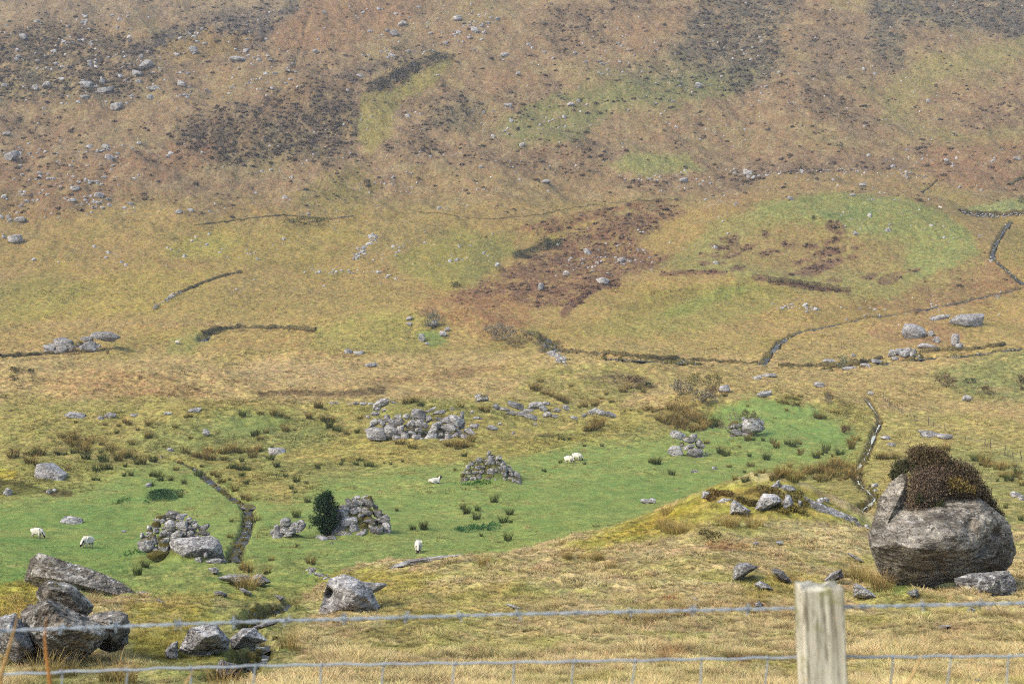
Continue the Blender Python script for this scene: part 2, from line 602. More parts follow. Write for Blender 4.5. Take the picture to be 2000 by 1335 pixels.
zone([(1600, 415), (1660, 398), (1720, 405), (1700, 425), (1620, 430)], (116, 134, 78), .7, 6, 10, .6)
zone([(1420, 470), (1560, 430), (1780, 470), (1760, 530), (1560, 540), (1430, 510)], (166, 128, 92), .45, 20, 18, .6)
for zx, zy, zw, zh, rr in [(205, 410, 90, 30, 5), (290, 405, 90, 44, 15), (190, 460, 120, 44, -10), (280, 440, 80, 30, 10), (100, 500, 60, 34, 0),
                           (165, 505, 70, 34, 0), (270, 505, 110, 40, 15), (365, 455, 90, 32, 15), (110, 550, 70, 30, 0), (200, 555, 120, 24, 0),
                           (300, 585, 110, 34, 12), (485, 490, 120, 40, 8), (605, 445, 100, 40, -5), (470, 385, 36, 34, 0), (885, 345, 130, 80, -30),
                           (870, 420, 130, 34, 12), (735, 455, 110, 34, 0), (840, 490, 220, 60, 14), (690, 540, 120, 34, 12), (830, 560, 220, 70, 14),
                           (740, 600, 220, 50, 10), (1000, 460, 60, 24, 15), (980, 520, 60, 20, 5), (1090, 630, 110, 34, 15), (1200, 645, 150, 60, 18),
                           (1340, 598, 110, 24, 8), (860, 660, 110, 18, 0), (620, 625, 110, 20, 0), (170, 610, 170, 30, -2), (440, 640, 120, 50, -5)]:
    zone(ell(1340 + zx / 3.03, 330 + zy / 3.03, zw / 3.03, zh / 3.03, rr), (122, 90, 74), .85, 5, 7, .35)
zone(strip([(1500, 546), (1560, 553), (1620, 562), (1660, 568)], 13), (106, 74, 60), .95, 4, 5, .1)
zone(strip([(1290, 532), (1340, 532), (1400, 530)], 8), (124, 86, 66), .8, 4, 5, .2)
zone([(1150, 650), (1200, 610), (1300, 562), (1450, 545), (1560, 572), (1500, 605), (1380, 645), (1250, 662)], (150, 140, 76), .8, 16, 12, .3)
zone([(1290, 612), (1360, 580), (1420, 556), (1490, 560), (1400, 588), (1330, 618)], (138, 146, 72), .7, 14, 12, .35)
zone([(1180, 600), (1260, 565), (1380, 560), (1300, 600), (1200, 640)], (146, 128, 68), .6, 14, 12, .4)
zone([(1640, 600), (1750, 575), (1830, 530), (1930, 490), (2010, 560), (1900, 600), (1780, 612)], (152, 116, 82), .75, 16, 16, .45)
zone([(1560, 600), (1700, 580), (1740, 620), (1600, 640)], (140, 118, 70), .6, 16, 14, .5)
zone([(1090, 660), (1200, 660), (1480, 640), (1490, 700), (1200, 690), (1100, 680)], (168, 146, 88), .7, 10, 8, .4)
zone([(1540, 665), (1700, 650), (1900, 640), (2060, 640), (2060, 690), (1750, 690), (1600, 715), (1520, 700)], (170, 146, 92), .7, 12, 10, .35)
zone([(1700, 640), (1760, 615), (1850, 625), (1885, 650), (1870, 680), (1790, 680), (1700, 660)], (156, 122, 86), .75, 10, 12, .4)
zone([(1890, 402), (2060, 375), (2060, 416), (1890, 418)], (148, 154, 96), .9, 6, 5, .2)
zone([(1800, 365), (1900, 370), (1880, 420), (1930, 470), (1990, 440), (2060, 430), (2060, 560), (1960, 500), (1900, 440)], (146, 134, 78), .6, 16, 14, .5)
zone([(1790, 740), (1850, 715), (1930, 690), (2060, 668), (2060, 790), (1880, 775)], (132, 136, 80), .8, 22, 16, .5)
zone([(620, 640), (700, 610), (800, 600), (880, 640), (860, 690), (700, 690), (600, 680)], (154, 144, 78), .8, 18, 14, .35)
zone([(860, 572), (1000, 578), (1050, 630), (960, 662), (880, 630), (800, 600)], (166, 126, 82), .75, 16, 14, .45)
for i in range(9):
    zone(strip([(880 + i * 9, 580 + i * 6), (960 + i * 8, 577 + i * 7)], 3.5), (134, 92, 72), .7, 3, 4, .5)
zone([(810, 650), (850, 645), (880, 668), (840, 674)], (112, 132, 72), .8, 6, 6, .2)
zone([(330, 660), (400, 640), (420, 660), (370, 690), (320, 690)], (136, 138, 76), .7, 10, 10, .4)
# the straw coloured valley bottom
zone([(250, 735), (480, 705), (760, 690), (1000, 692), (1000, 722), (770, 765), (420, 795), (100, 780), (60, 735)], (182, 154, 102), .8, 18, 14, .35)
zone([(80, 740), (200, 712), (330, 735), (420, 775), (200, 775), (100, 765)], (172, 138, 92), .7, 16, 12, .3)
zone([(440, 725), (520, 700), (640, 715), (700, 745), (560, 755)], (192, 162, 116), .6, 16, 14, .5)
zone([(1000, 760), (1060, 715), (1200, 705), (1290, 745), (1200, 790), (1050, 780)], (148, 140, 76), .75, 16, 12, .5)
zone([(1130, 735), (1200, 722), (1290, 748), (1270, 765), (1180, 748)], (118, 100, 72), .7, 8, 10, .5)
zone([(1300, 700), (1700, 728), (1860, 735), (1800, 790), (1560, 780), (1380, 760)], (170, 146, 92), .7, 18, 14, .4)
zone(strip([(505, 768), (560, 764), (650, 768), (750, 762)], 13), (104, 84, 58), .9, 4, 7, .4)
zone([(700, 742), (860, 720), (985, 708), (990, 722), (860, 745), (740, 757)], (140, 112, 76), .65, 8, 10, .6)
zone(strip([(300, 730), (340, 742), (400, 765), (440, 772)], 7), (110, 96, 62), .7, 4, 5, .3)
# the improved pasture
zone([(-60, 790), (300, 775), (600, 785), (1000, 775), (1300, 800), (1480, 770), (1700, 790), (1730, 900), (1680, 1000), (1300, 1000), (1000, 1080), (500, 1180), (-60, 1180)], (156, 146, 80), .85, 16, 14, .3)
zone([(-60, 1180), (-60, 985), (120, 950), (260, 905), (400, 905), (470, 960), (560, 985), (640, 930), (760, 915), (900, 900), (1020, 885), (1110, 850), (1220, 860), (1300, 845), (1390, 795), (1480, 772), (1590, 790), (1685, 850), (1650, 925), (1520, 935), (1400, 960), (1250, 1010), (1080, 1075), (900, 1110), (620, 1150), (440, 1150)], (136, 154, 84), .9, 36, 28, .35)
zone([(-60, 1180), (-60, 1010), (150, 975), (300, 960), (280, 1060), (200, 1180)], (118, 146, 76), .6, 30, 14, .35)
zone([(560, 1000), (760, 980), (900, 1000), (1000, 1030), (800, 1090), (600, 1120)], (136, 150, 86), .5, 30, 14, .4)
zone([(1000, 960), (1200, 930), (1400, 920), (1300, 985), (1080, 1060)], (124, 148, 80), .6, 30, 14, .3)
zone([(1400, 800), (1470, 778), (1590, 795), (1660, 850), (1560, 880), (1450, 850)], (124, 150, 82), .75, 22, 12, .2)
zone([(-60, 900), (60, 885), (180, 895), (250, 920), (140, 960), (-60, 975)], (154, 148, 82), .75, 18, 12, .35)
zone([(-10, 935), (60, 940), (100, 962), (-10, 965)], (96, 92, 44), .8, 5, 6, .3)
zone([(80, 956), (110, 952), (140, 958), (140, 968), (100, 970)], (84, 68, 42), .9, 3, 4, .2)
zone([(-10, 915), (30, 918), (30, 932), (-10, 935)], (172, 156, 56), .8, 5, 5, .2)
zone([(230, 860), (330, 820), (430, 803), (560, 802), (640, 830), (640, 870), (480, 900), (330, 890)], (140, 144, 82), .75, 22, 14, .35)
zone([(420, 820), (480, 805), (560, 812), (520, 850), (430, 850)], (122, 142, 78), .5, 22, 12, .3)
zone([(540, 885), (640, 862), (720, 855), (900, 885), (1100, 850), (1200, 800), (1280, 820), (1150, 862), (1000, 892), (860, 905), (640, 902)], (172, 154, 84), .75, 16, 12, .35)
zone([(700, 800), (800, 780), (960, 790), (1000, 815), (900, 800), (760, 830)], (134, 138, 74), .6, 14, 12, .4)
zone([(480, 900), (620, 900), (760, 900), (700, 935), (560, 950)], (128, 134, 78), .5, 20, 14, .5)
zone([(1290, 800), (1340, 770), (1400, 790), (1360, 840), (1290, 840)], (140, 118, 70), .6, 14, 14, .5)
zone([(1680, 900), (1715, 800), (1850, 800), (2060, 830), (2060, 1040), (1720, 1040), (1690, 960)], (168, 154, 90), .8, 14, 12, .35)
zone([(1840, 870), (2060, 880), (2060, 1040), (1900, 1040)], (146, 148, 90), .6, 30, 18, .4)
zone([(1500, 930), (1640, 925), (1690, 965), (1660, 1010), (1560, 980)], (152, 140, 84), .6, 12, 10, .4)
zone([(285, 960), (320, 952), (352, 960), (345, 975), (300, 978)], (62, 92, 52), .9, 4, 5, .1)
zone(strip([(890, 1034), (930, 1032), (970, 1030)], 10), (76, 112, 66), .7, 4, 6, .5)
zone([(0, 1130), (200, 1135), (420, 1100), (600, 1090), (700, 1110), (480, 1160), (260, 1160), (0, 1160)], (148, 142, 84), .5, 14, 14, .5, lo=75, hi=110)
# the near slope
zone([(1085, 1070), (1180, 1030), (1300, 985), (1400, 945), (1540, 935), (1610, 965), (1680, 1020), (1560, 1015), (1400, 1020), (1280, 1050), (1150, 1075)], (166, 152, 70), .92, 14, 12, .3, **FN)
zone([(1180, 1050), (1290, 1000), (1400, 960), (1330, 1010), (1250, 1045)], (168, 142, 54), .7, 12, 10, .4, **FN)
zone([(1370, 965), (1500, 945), (1560, 975), (1480, 990), (1400, 985)], (106, 82, 46), .5, 8, 10, .6, **FN)
zone([(-60, 1150), (80, 1125), (110, 1170), (30, 1230), (-60, 1260)], (168, 142, 62), .8, 14, 12, .3, **FN)
zone([(240, 1180), (330, 1160), (420, 1165), (410, 1220), (440, 1290), (260, 1290)], (156, 140, 62), .85, 14, 12, .35, **FN)
zone([(400, 1170), (480, 1150), (580, 1150), (620, 1200), (560, 1230), (590, 1290), (470, 1335), (240, 1400), (-60, 1400), (100, 1310), (420, 1290)], (128, 134, 72), .7, 18, 16, .4, **FN)
zone([(600, 1130), (700, 1105), (860, 1115), (830, 1150), (760, 1165), (650, 1140)], (162, 148, 62), .75, 14, 12, .4, **FN)
zone([(700, 1180), (840, 1140), (1000, 1130), (1100, 1160), (1000, 1200), (760, 1215)], (164, 148, 80), .6, 24, 16, .5, **FN)
zone([(1440, 1140), (1540, 1110), (1620, 1130), (1560, 1170), (1460, 1170)], (164, 148, 66), .6, 12, 12, .4, **FN)
zone([(1000, 1150), (1060, 1135), (1130, 1150), (1060, 1170)], (140, 146, 80), .5, 14, 12, .5, **FN)
zone([(1240, 1180), (1340, 1150), (1340, 1200), (1250, 1230)], (142, 112, 66), .5, 18, 16, .6, **FN)
zone(ell(1345, 1195, 30, 10), (130, 62, 34), .9, 3, 5, .3, **FN)
zone(ell(1305, 1168, 26, 8), (136, 66, 38), .9, 3, 5, .3, **FN)
zone(ell(1420, 1066, 90, 14), (140, 80, 48), .7, 6, 8, .5, **FN)
zone(ell(1310, 1278, 70, 22), (138, 76, 46), .7, 6, 10, .6, **FN)
zone(ell(1440, 1290, 50, 14), (134, 66, 42), .6, 5, 8, .5, **FN)
zone([(1690, 1150), (1740, 1130), (1800, 1145), (1740, 1162)], (96, 130, 56), .8, 5, 5, .2, **FN)


def zsample(s, px, py):
    i = np.clip(((py + 100) / 2).astype(int), 0, H2 - 1)
    j = np.clip(((px + 100) / 2).astype(int), 0, W2 - 1)
    return s[i, j]


def mixc(c, w, col):
    return c + (col - c) * w[:, None]


def lawnness(c):
    return smooth(.02, .12, (c[:, 1] - c[:, 0]) / c[:, 1])


def ground(x, y, z):
    """plant cover colour of the ground at world points"""
    px, py = project(x, y, z)
    d = np.maximum(y, 1.0)
    sc = d / F                                     # metres per photo pixel here
    n1 = fbm(x / 26.0, y / 34.0, 41, 4)
    n2 = fbm(x / 7.0, y / 9.0, 42, 4)
    n3 = fbm(x / 60.0 + y / 90.0, y / 80.0 - x / 140.0, 43, 4)
    nf = fbm(x / 1.3, y / 1.6, 45, 3)
    def clump(px_, asp, seed, o):
        """growth in clumps whose size keeps pace with the distance: three scales of the ground blended by distance"""
        t = 0.0
        ls = np.log(sc)
        for i, m in enumerate((.022, .066, .2)):
            w = np.clip(1 - abs(ls - math.log(m)) / math.log(3.0), 0, 1)
            if i == 0:
                w = np.where(ls < math.log(m), 1, w)
            if i == 2:
                w = np.where(ls > math.log(m), 1, w)
            t = t + w * fbm(x / (m * px_), y / (m * px_ * asp), seed + 3 * i, o)
        return t
    rag1 = clump(40, 1.7, 61, 4)
    rag2 = clump(13, 1.9, 161, 3)
    rag3 = clump(5, 2.2, 261, 2)
    rg = rag1 * 1.2 + rag2 * 0.9 + .6 * rag3
    pt = .35 * n2 + .5 * rag2 + .45 * rag1 + .45 * rag3
    # base cover by height in the valley
    c = np.empty((len(x), 3))
    c[:] = alb((154, 127, 94))
    up = smooth(360, 420, py + 25 * n3)
    c = mixc(c, up, alb((170, 143, 86)))
    low = smooth(668, 715, py + 14 * n1)
    c = mixc(c, low, alb((182, 156, 104)))
    # hillside mottling
    hill = 1 - smooth(380, 470, py)
    c = mixc(c, hill * 0.75 * smooth(.0, .25, n3 + .35 * rag2 + .3 * rag3), alb((122, 100, 76)))
    c = mixc(c, hill * 0.38 * smooth(.05, .3, -n3 + .4 * n2 + .3 * rag3), alb((142, 134, 80)))
    c = mixc(c, hill * 0.55 * smooth(.1, .3, n1 + .4 * rag2), alb((152, 122, 90)))
    c = mixc(c, hill * 0.55 * smooth(.05, .3, n2 * .8 + .3 * n1 + .4 * rag3), alb((170, 148, 112)))
    lowm = (1 - hill)
    c = mixc(c, lowm * 0.45 * smooth(.05, .35, n1 + .3 * rag2), alb((146, 136, 70)))
    c = mixc(c, lowm * 0.4 * smooth(.05, .3, -n1 + .5 * n2 + .3 * rag3), alb((172, 140, 92)))
    nearlim = 97 - 37 * smooth(760, 560, px)        # the dry near slope ends sooner on the left
    near = 1 - smooth(nearlim - 5, nearlim + 2, d + 9 * n2 * smooth(760, 600, px))
    fg = np.empty((len(x), 3))
    fg[:] = alb((192, 168, 120))
    m5 = fbm(x / 5.0, y / 6.0, 51, 4)
    m2 = fbm(x / 1.6, y / 2.0, 52, 3)
    fg = mixc(fg, .75 * smooth(-.05, .3, m5), alb((162, 154, 86)))
    fg = mixc(fg, .55 * smooth(.1, .5, -m5 + .4 * m2), alb((168, 138, 94)))
    fg = mixc(fg, .5 * smooth(.15, .55, m2), alb((206, 184, 138)))
    fg = mixc(fg, .6 * smooth(.25, .6, -m2 + .5 * m5), alb((134, 118, 74)))
    c = mixc(c, near, fg)
    for s, col, st, soft, rag, patch, lo, hi in Z:
        v = zsample(s, px, py)
        k = np.nonzero((v > -soft - 2.5 * rag) & (d >= (nearlim - 6 if lo == 97 else lo)) & (d < hi))[0]
        if not len(k):
            continue
        w = smooth(-soft * .5, soft * .5, v[k] + rag * rg[k]) * st
        w = w * (1 - min(1.0, patch * 1.15) * smooth(-.02, .22, pt[k]))
        c[k] += (col - c[k]) * w[:, None]
    # wet peat, stones and dark banks along the water
    for P, w, dep in CHANNELS:
        m = 5 * w
        k = np.nonzero((x > P[:, 0].min() - m) & (x < P[:, 0].max() + m) & (y > P[:, 1].min() - m) & (y < P[:, 1].max() + m))[0]
        if len(k):
            dd = poly_dist(x[k], y[k], P) + .8 * w * rag2[k]
            t = (1 - smooth(.6 * w, 1.5 * w, dd)) * smooth(-.5, .2, rag1[k] + .3) * .8
            if P is UPPER[0]:
                t = t * smooth(-.1, .3, rag1[k])
            c[k] += (alb((98, 86, 62)) - c[k]) * t[:, None]
    for cx, cy, sx, sy, hh, q in PILES:
        k = np.nonzero((abs(x - cx) < 2.2 * sx) & (abs(y - cy) < 2.2 * sy))[0]
        if len(k):
            r = np.sqrt(((x[k] - cx) / sx) ** 2 + ((y[k] - cy) / sy) ** 2)
            t = (1 - smooth(.8, 1.5, r + .4 * rag2[k])) * .9
            c[k] += (alb((92, 86, 50)) - c[k]) * t[:, None]
    # small scale plant to plant variation
    lawn = lawnness(c)
    lw = lawn * (d < 330)
    c = mixc(c, lw * .4 * smooth(.0, .4, fbm(x / 11.0, y / 7.0, 91, 3)), alb((158, 158, 92)))
    c = mixc(c, lw * .6 * smooth(.40, .52, fbm(x / 2.6, y / 5.0, 92, 3)), alb((168, 146, 96)))
    c = mixc(c, lw * .35 * smooth(.3, .5, fbm(x / 1.6, y / 3.4, 93, 2)), alb((100, 122, 66)))
    c = c * (1 + (1 - .6 * lawn) * (.24 * nf + .14 * n2 + .22 * rag3))[:, None]
    c *= (1 - .2 * smooth(380, 520, d))[:, None]             # hill colour darkened with distance to offset haze and exposure
    c[:, 0] *= 1 + .05 * n1
    c[:, 2] *= 1 - .08 * rag1
    return np.clip(c, .004, .6)

# ================================================================ MATERIALS
def mat_ground():
    t = NT("hill_ground")
    a = t.n('ShaderNodeAttribute', attribute_name='col')
    g = t.n('ShaderNodeNewGeometry')
    P = g.outputs['Position']
    n1 = t.noise(P, 0.9, 5, .65)
    n2 = t.noise(P, 7.0, 4, .7)
    n3 = t.noise(P, 0.16, 3, .6)
    f = t.math('ADD', t.ramp(n1, .28, .72, .50, 1.46), t.ramp(n2, .25, .75, -.34, .40))
    f = t.math('MULTIPLY', f, t.ramp(n3, .3, .7, .93, 1.08))
    k = t.n('ShaderNodeMix', data_type='FLOAT')                  # grazed turf is more even than rough grass
    t.l(t.math('MULTIPLY', a.outputs['Alpha'], .62), k.inputs[0])
    t.l(f, k.inputs[2])
    k.inputs[3].default_value = 1.0
    f = k.outputs[0]
    c = scale_col(t, a.outputs['Color'], f)
    w = t.n('ShaderNodeHueSaturation')
    t.set(w.inputs['Hue'], t.ramp(t.noise(P, .5, 4, .6), .3, .7, .482, .516))
    t.set(w.inputs['Saturation'], 1.0)
    t.l(c, w.inputs['Color'])
    b = t.bump(n1, .5, .8)
    b = t.bump(n2, .10, .7, b)
    return t.done(w.outputs['Color'], 1.0, .05, b)


def mat_rock(name, scale=1.0, moss_col=(118, 108, 44), base_lo=(122, 116, 111), base_hi=(208, 202, 196), streak=False):
    """object colour: r tone, g moss, b white lichen"""
    t = NT(name)
    oi = t.n('ShaderNodeObjectInfo')
    sep = t.n('ShaderNodeSeparateColor')
    t.l(oi.outputs['Color'], sep.inputs[0])
    g = t.n('ShaderNodeNewGeometry')
    P = g.outputs['Position']
    mp = t.n('ShaderNodeMapping')
    mp.inputs['Rotation'].default_value = (.3, .55, .4)
    mp.inputs['Scale'].default_value = (1.0, 1.2, 4.5)
    t.l(P, mp.inputs['Vector'])
    S = mp.outputs['Vector']
    big = t.noise(P, .8 * scale, 5, .6)
    stra = t.noise(S, 1.6 * scale, 6, .68)
    fine = t.noise(P, 9 * scale, 5, .7)
    c = t.mix(t.ramp(t.math('ADD', t.math('MULTIPLY', big, .5), t.math('MULTIPLY', stra, .5)), .36, .66), stone_alb(base_lo), stone_alb(base_hi))
    c = t.mix(t.ramp(stra, .30, .40, .75, 0), c, stone_alb((74, 69, 62)))
    ck = t.math('ABSOLUTE', t.math('SUBTRACT', t.noise(S, .75 * scale, 4, .6, .4), .5))
    c = t.mix(t.ramp(ck, .006, .02, .75, 0), c, stone_alb((58, 54, 48)))          # cracks along the bedding
    if streak:
        m2 = t.n('ShaderNodeMapping')
        m2.inputs['Rotation'].default_value = (0, math.radians(38), 0)
        m2.inputs['Scale'].default_value = (.7, .8, 3.2)
        t.l(P, m2.inputs['Vector'])
        sk = t.math('ADD', t.math('MULTIPLY', t.noise(m2.outputs['Vector'], .9, 6, .7), .65), t.math('MULTIPLY', t.noise(P, .45, 3, .5), .35))
        c = t.mix(t.ramp(sk, .49, .56, 0, .68), c, stone_alb((76, 68, 56)))          # black lichen and seepage stains
        c = t.mix(t.ramp(t.noise(m2.outputs['Vector'], 2.2, 5, .7), .60, .68, 0, .5), c, stone_alb((206, 198, 182)))
    c = scale_col(t, c, t.math('MULTIPLY', sep.outputs[0], t.ramp(fine, .3, .7, .55, 1.4)))
    # crusts of pale lichen
    v = t.n('ShaderNodeTexNoise')
    t.l(P, v.inputs['Vector'])
    v.inputs['Scale'].default_value = 3.2 * scale
    v.inputs['Detail'].default_value = 6
    v.inputs['Roughness'].default_value = .75
    lk = t.math('MULTIPLY', t.ramp(t.math('ADD', v.outputs['Fac'], t.math('MULTIPLY', sep.outputs[2], .22)), .62, .70), .8)
    c = t.mix(lk, c, stone_alb((226, 222, 212)))
    # moss where earth and rain collect: on upward faces
    sn = t.n('ShaderNodeSeparateXYZ')
    t.l(g.outputs['Normal'], sn.inputs[0])
    m = t.math('ADD', t.math('MULTIPLY', sn.outputs[2], .35), t.noise(P, 1.7 * scale, 4, .65))
    m = t.math('ADD', m, t.math('MULTIPLY', sep.outputs[1], .6))
    mk = t.ramp(m, .98, 1.08)
    mc = t.mix(t.ramp(fine, .3, .7), alb((84, 74, 36)), alb(moss_col))
    c = t.mix(mk, c, mc)
    b = t.bump(stra, .2 / scale, 1.0)
    b = t.bump(fine, .06 / scale, 1.0, b)
    return t.done(c, .92, .15, b)


def mat_attr(name, inst=True, rough=.9, var=0.0, spec=.1):
    """colour from the 'col' attribute: of the instance (scattered plants) or of the mesh, times plant-to-plant variation"""
    t = NT(name)
    a = t.n('ShaderNodeAttribute', attribute_name='col')
    if inst:
        a.attribute_type = 'INSTANCER'
    c = a.outputs['Color']
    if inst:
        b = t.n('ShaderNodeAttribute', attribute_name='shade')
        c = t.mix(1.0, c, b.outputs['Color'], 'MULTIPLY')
    if var:
        oi = t.n('ShaderNodeObjectInfo')
        c = scale_col(t, c, t.ramp(oi.outputs['Random'], 0, 1, 1 - var, 1 + var))
    # thin leaves pass light on: shade them mostly like the sward they stand in
    g = t.n('ShaderNodeNewGeometry')
    m = t.n('ShaderNodeVectorMath', operation='MULTIPLY_ADD')
    t.l(g.outputs['Normal'], m.inputs[0])
    m.inputs[1].default_value = (.45, .45, .3)
    m.inputs[2].default_value = (0, -.1, .75)
    nz = t.n('ShaderNodeVectorMath', operation='NORMALIZE')
    t.l(m.outputs[0], nz.inputs[0])
    return t.done(c, rough, spec, nz.outputs[0])


def mat_tint(name, var=.15):
    """mesh 'col' attribute times the object's colour"""
    t = NT(name)
    a = t.n('ShaderNodeAttribute', attribute_name='col')
    oi = t.n('ShaderNodeObjectInfo')
    c = t.mix(1.0, a.outputs['Color'], oi.outputs['Color'], 'MULTIPLY')
    return t.done(c, .9, .1)


def mat_water(name, white=0.5):
    t = NT(name)
    g = t.n('ShaderNodeNewGeometry')
    P = g.outputs['Position']
    n = t.noise(P, 1.1, 5, .7, .6)
    w = t.ramp(n, .66 - .34 * white, .74 - .34 * white)
    c = t.mix(w, alb((62, 60, 52)), alb((226, 224, 216)))
    b = t.bump(t.noise(P, 3.5, 4, .6), .08, .7)
    return t.done(c, t.ramp(w, 0, 1, .5, .8), .18, b)


def mat_plain(name, c, rough=.6, spec=.3, metal=0.0, n_scale=40.0, var=.2):
    t = NT(name)
    g = t.n('ShaderNodeNewGeometry')
    n = t.noise(g.outputs['Position'], n_scale, 4, .6)
    col = t.n('ShaderNodeRGB')
    col.outputs[0].default_value = (*alb(c), 1)
    x = scale_col(t, col.outputs[0], t.ramp(n, .3, .7, 1 - var, 1 + var))
    t.b.inputs['Metallic'].default_value = metal
    return t.done(x, rough, spec, t.bump(n, .004, .5))


def mat_post():
    t = NT("weathered_post_wood")
    tc = t.n('ShaderNodeTexCoord')
    P = tc.outputs['Object']
    mp = t.n('ShaderNodeMapping')
    mp.inputs['Scale'].default_value = (1, 1, .07)
    t.l(P, mp.inputs['Vector'])
    gr = t.noise(mp.outputs['Vector'], 90, 5, .75)
    gr2 = t.noise(mp.outputs['Vector'], 34, 4, .6)
    bl = t.noise(P, 16, 4, .6)
    c = t.mix(t.ramp(gr2, .3, .7), alb((182, 173, 160)), alb((232, 223, 207)))
    c = t.mix(t.ramp(gr, .36, .52, .95, 0), c, alb((124, 114, 98)))
    c = t.mix(t.ramp(bl, .5, .66, 0, .75), c, alb((138, 136, 84)))
    c = t.mix(t.ramp(t.noise(P, 11, 3, .6), .58, .68, 0, .55), c, alb((138, 132, 124)))
    c = t.mix(t.ramp(t.noise(P, 24, 3, .6), .64, .7, 0, .5), c, alb((206, 176, 132)))
    b = t.bump(gr, .003, .8)
    return t.done(c, .9, .1, b)


M_GROUND = mat_ground()
M_ROCK = mat_rock("lichened_stone", 1.0)
M_ROCKB = mat_rock("streaked_boulder", .9, base_lo=(112, 103, 90), base_hi=(196, 185, 168), streak=True)
M_FARROCK = mat_rock("hillside_stone", .5, base_lo=(132, 126, 122), base_hi=(218, 212, 206))
M_STREAMROCK = mat_rock("wet_stream_stone", 1.0, base_lo=(84, 78, 72), base_hi=(150, 144, 138))
M_TUFT = mat_attr("grass_blades", True)
M_PLANT = mat_tint("plant_leaves")
M_WATER = mat_water("stream_water", .26)
M_WHITE = mat_water("tumbling_water", .75)
M_WIRE = mat_plain("galvanised_wire", (164, 172, 186), .55, .35, 0, 60, .2)
M_POST = mat_post()
M_OLDWOOD = mat_plain("grey_fence_wood", (112, 98, 84), .9, .1, 0, 6, .25)
M_WOOL = mat_plain("sheep_wool", (236, 226, 214), 1.0, .05, 0, 14, .12)
M_BLACK = mat_plain("sheep_dark_face", (46, 40, 38), .8, .2, 0, 30, .2)
M_PALE = mat_plain("sheep_pale_leg", (196, 184, 172), .9, .1, 0, 30, .2)
M_HORN = mat_plain("sheep_horn", (150, 130, 108), .7, .2, 0, 30, .2)

# ================================================================ GROUND SHEET
# earth cores of the stone heaps: (column, row of the foot, width px, height px)
HEAPS = dict(cone=(963, 944, 118, 62), bush=(690, 1052, 142, 84), slab=(352, 1092, 160, 95), ruin=(815, 858, 190, 50),
             duo=(1340, 890, 64, 40), shrub=(1456, 850, 64, 34), low=(560, 1050, 66, 32), left=(150, 688, 120, 48))
HEAP = {}
for k, (px, py, w, h) in HEAPS.items():
    p = hit(px, py)[0]
    s = p[1] / F
    HEAP[k] = (p, s, w * s / 2, h * s)
for k, fac in (('cone', .68), ('bush', .66), ('slab', .60), ('ruin', .30), ('low', .3)):
    p, s, hw, hh = HEAP[k]
    PILES.append((p[0], p[1] + hw * .75, hw * .62, hw * .6, hh * fac, 1.1))


def build_ground():
    yd = np.concatenate([np.linspace(-14, 8, 24), np.geomspace(8.4, 22, 36), np.geomspace(22.2, 100, 330), np.geomspace(100.3, 350, 400),
                         np.geomspace(351, 850, 460), np.geomspace(856, 1690, 40)])
    ta = np.concatenate([np.linspace(-1.0, -.43, 50)[:-1], np.linspace(-.43, .43, 980), np.linspace(.43, 1.0, 50)[1:]])
    A, Y = np.meshgrid(ta, yd)
    X = A * (np.maximum(Y, -14) + 16.0) * np.clip(Y / np.maximum(Y + 16.0, 1) + .12, .2, 1.0)
    X = np.where(Y < 8, A * (Y + 22), A * (Y + 22.0 * np.exp(-(Y - 8) / 9.0)))
    x, y = X.ravel(), Y.ravel()
    z = np.where(y < 2, np.minimum(h_base(x, np.maximum(y, 2)), -1.6), 0)
    s = y >= 2
    z[s] = H(x[s], y[s])
    ny, nx = X.shape
    i = np.arange(ny * nx).reshape(ny, nx)
    f = np.stack([i[:-1, :-1], i[:-1, 1:], i[1:, 1:], i[1:, :-1]], -1).reshape(-1, 4)
    me = mesh_np('ground', np.stack([x, y, z], 1), f, M_GROUND)
    gc = ground(x, y, z)
    add_col(me, gc, alpha=np.maximum(lawnness(gc), .6 * smooth(300, 430, y)))
    o = obj('ground', me)
    tag(o, kind='structure')
    return o


GROUND = build_ground()
bpy.context.view_layer.update()
GROUND_OBJ.append(GROUND)


def ribbon(name, ch, w, rise, mat, wob=.4):
    P = ch[0]
    n = np.gradient(P, axis=0)
    n = np.stack([-n[:, 1], n[:, 0]], 1) / np.maximum(np.linalg.norm(n, axis=1), 1e-6)[:, None]
    i = np.arange(len(P))
    ww = w * np.clip(1 + wob * np.sin(i * 1.7) + wob * np.cos(i * .83) + wob * np.sin(i * 4.1 + 1), .04, 3)
    z = H(P[:, 0], P[:, 1])
    z = np.convolve(np.pad(z, 1, mode='edge'), [.25, .5, .25], 'valid') + rise
    k = np.linspace(-1, 1, 5)
    V = np.concatenate([np.column_stack([P + n * (ww * a)[:, None], z]) for a in k])
    m = len(P)
    f = [(j * m + i, j * m + i + 1, (j + 1) * m + i + 1, (j + 1) * m + i) for j in range(4) for i in range(m - 1)]
    o = obj(name, mesh_np(name, V, f, mat))
    return tag(o, kind='structure')


ribbon('stream', BROOK, .40, .16, M_WATER)
ribbon('stream', GULLY, .3, .12, M_WATER)
ribbon('river', RIVER, 1.3, 1.0, M_WATER)
ribbon('river_pool', POOL, 2.4, .55, M_WATER)
ribbon('stream', TRIB, .62, .95, M_WATER)
ribbon('stream', CUTB, 1.0, .3, M_WATER)
ribbon('stream', RILL, .085, .2, M_WHITE, .95)
ribbon('stream', BURN, .5, .65, M_WATER)


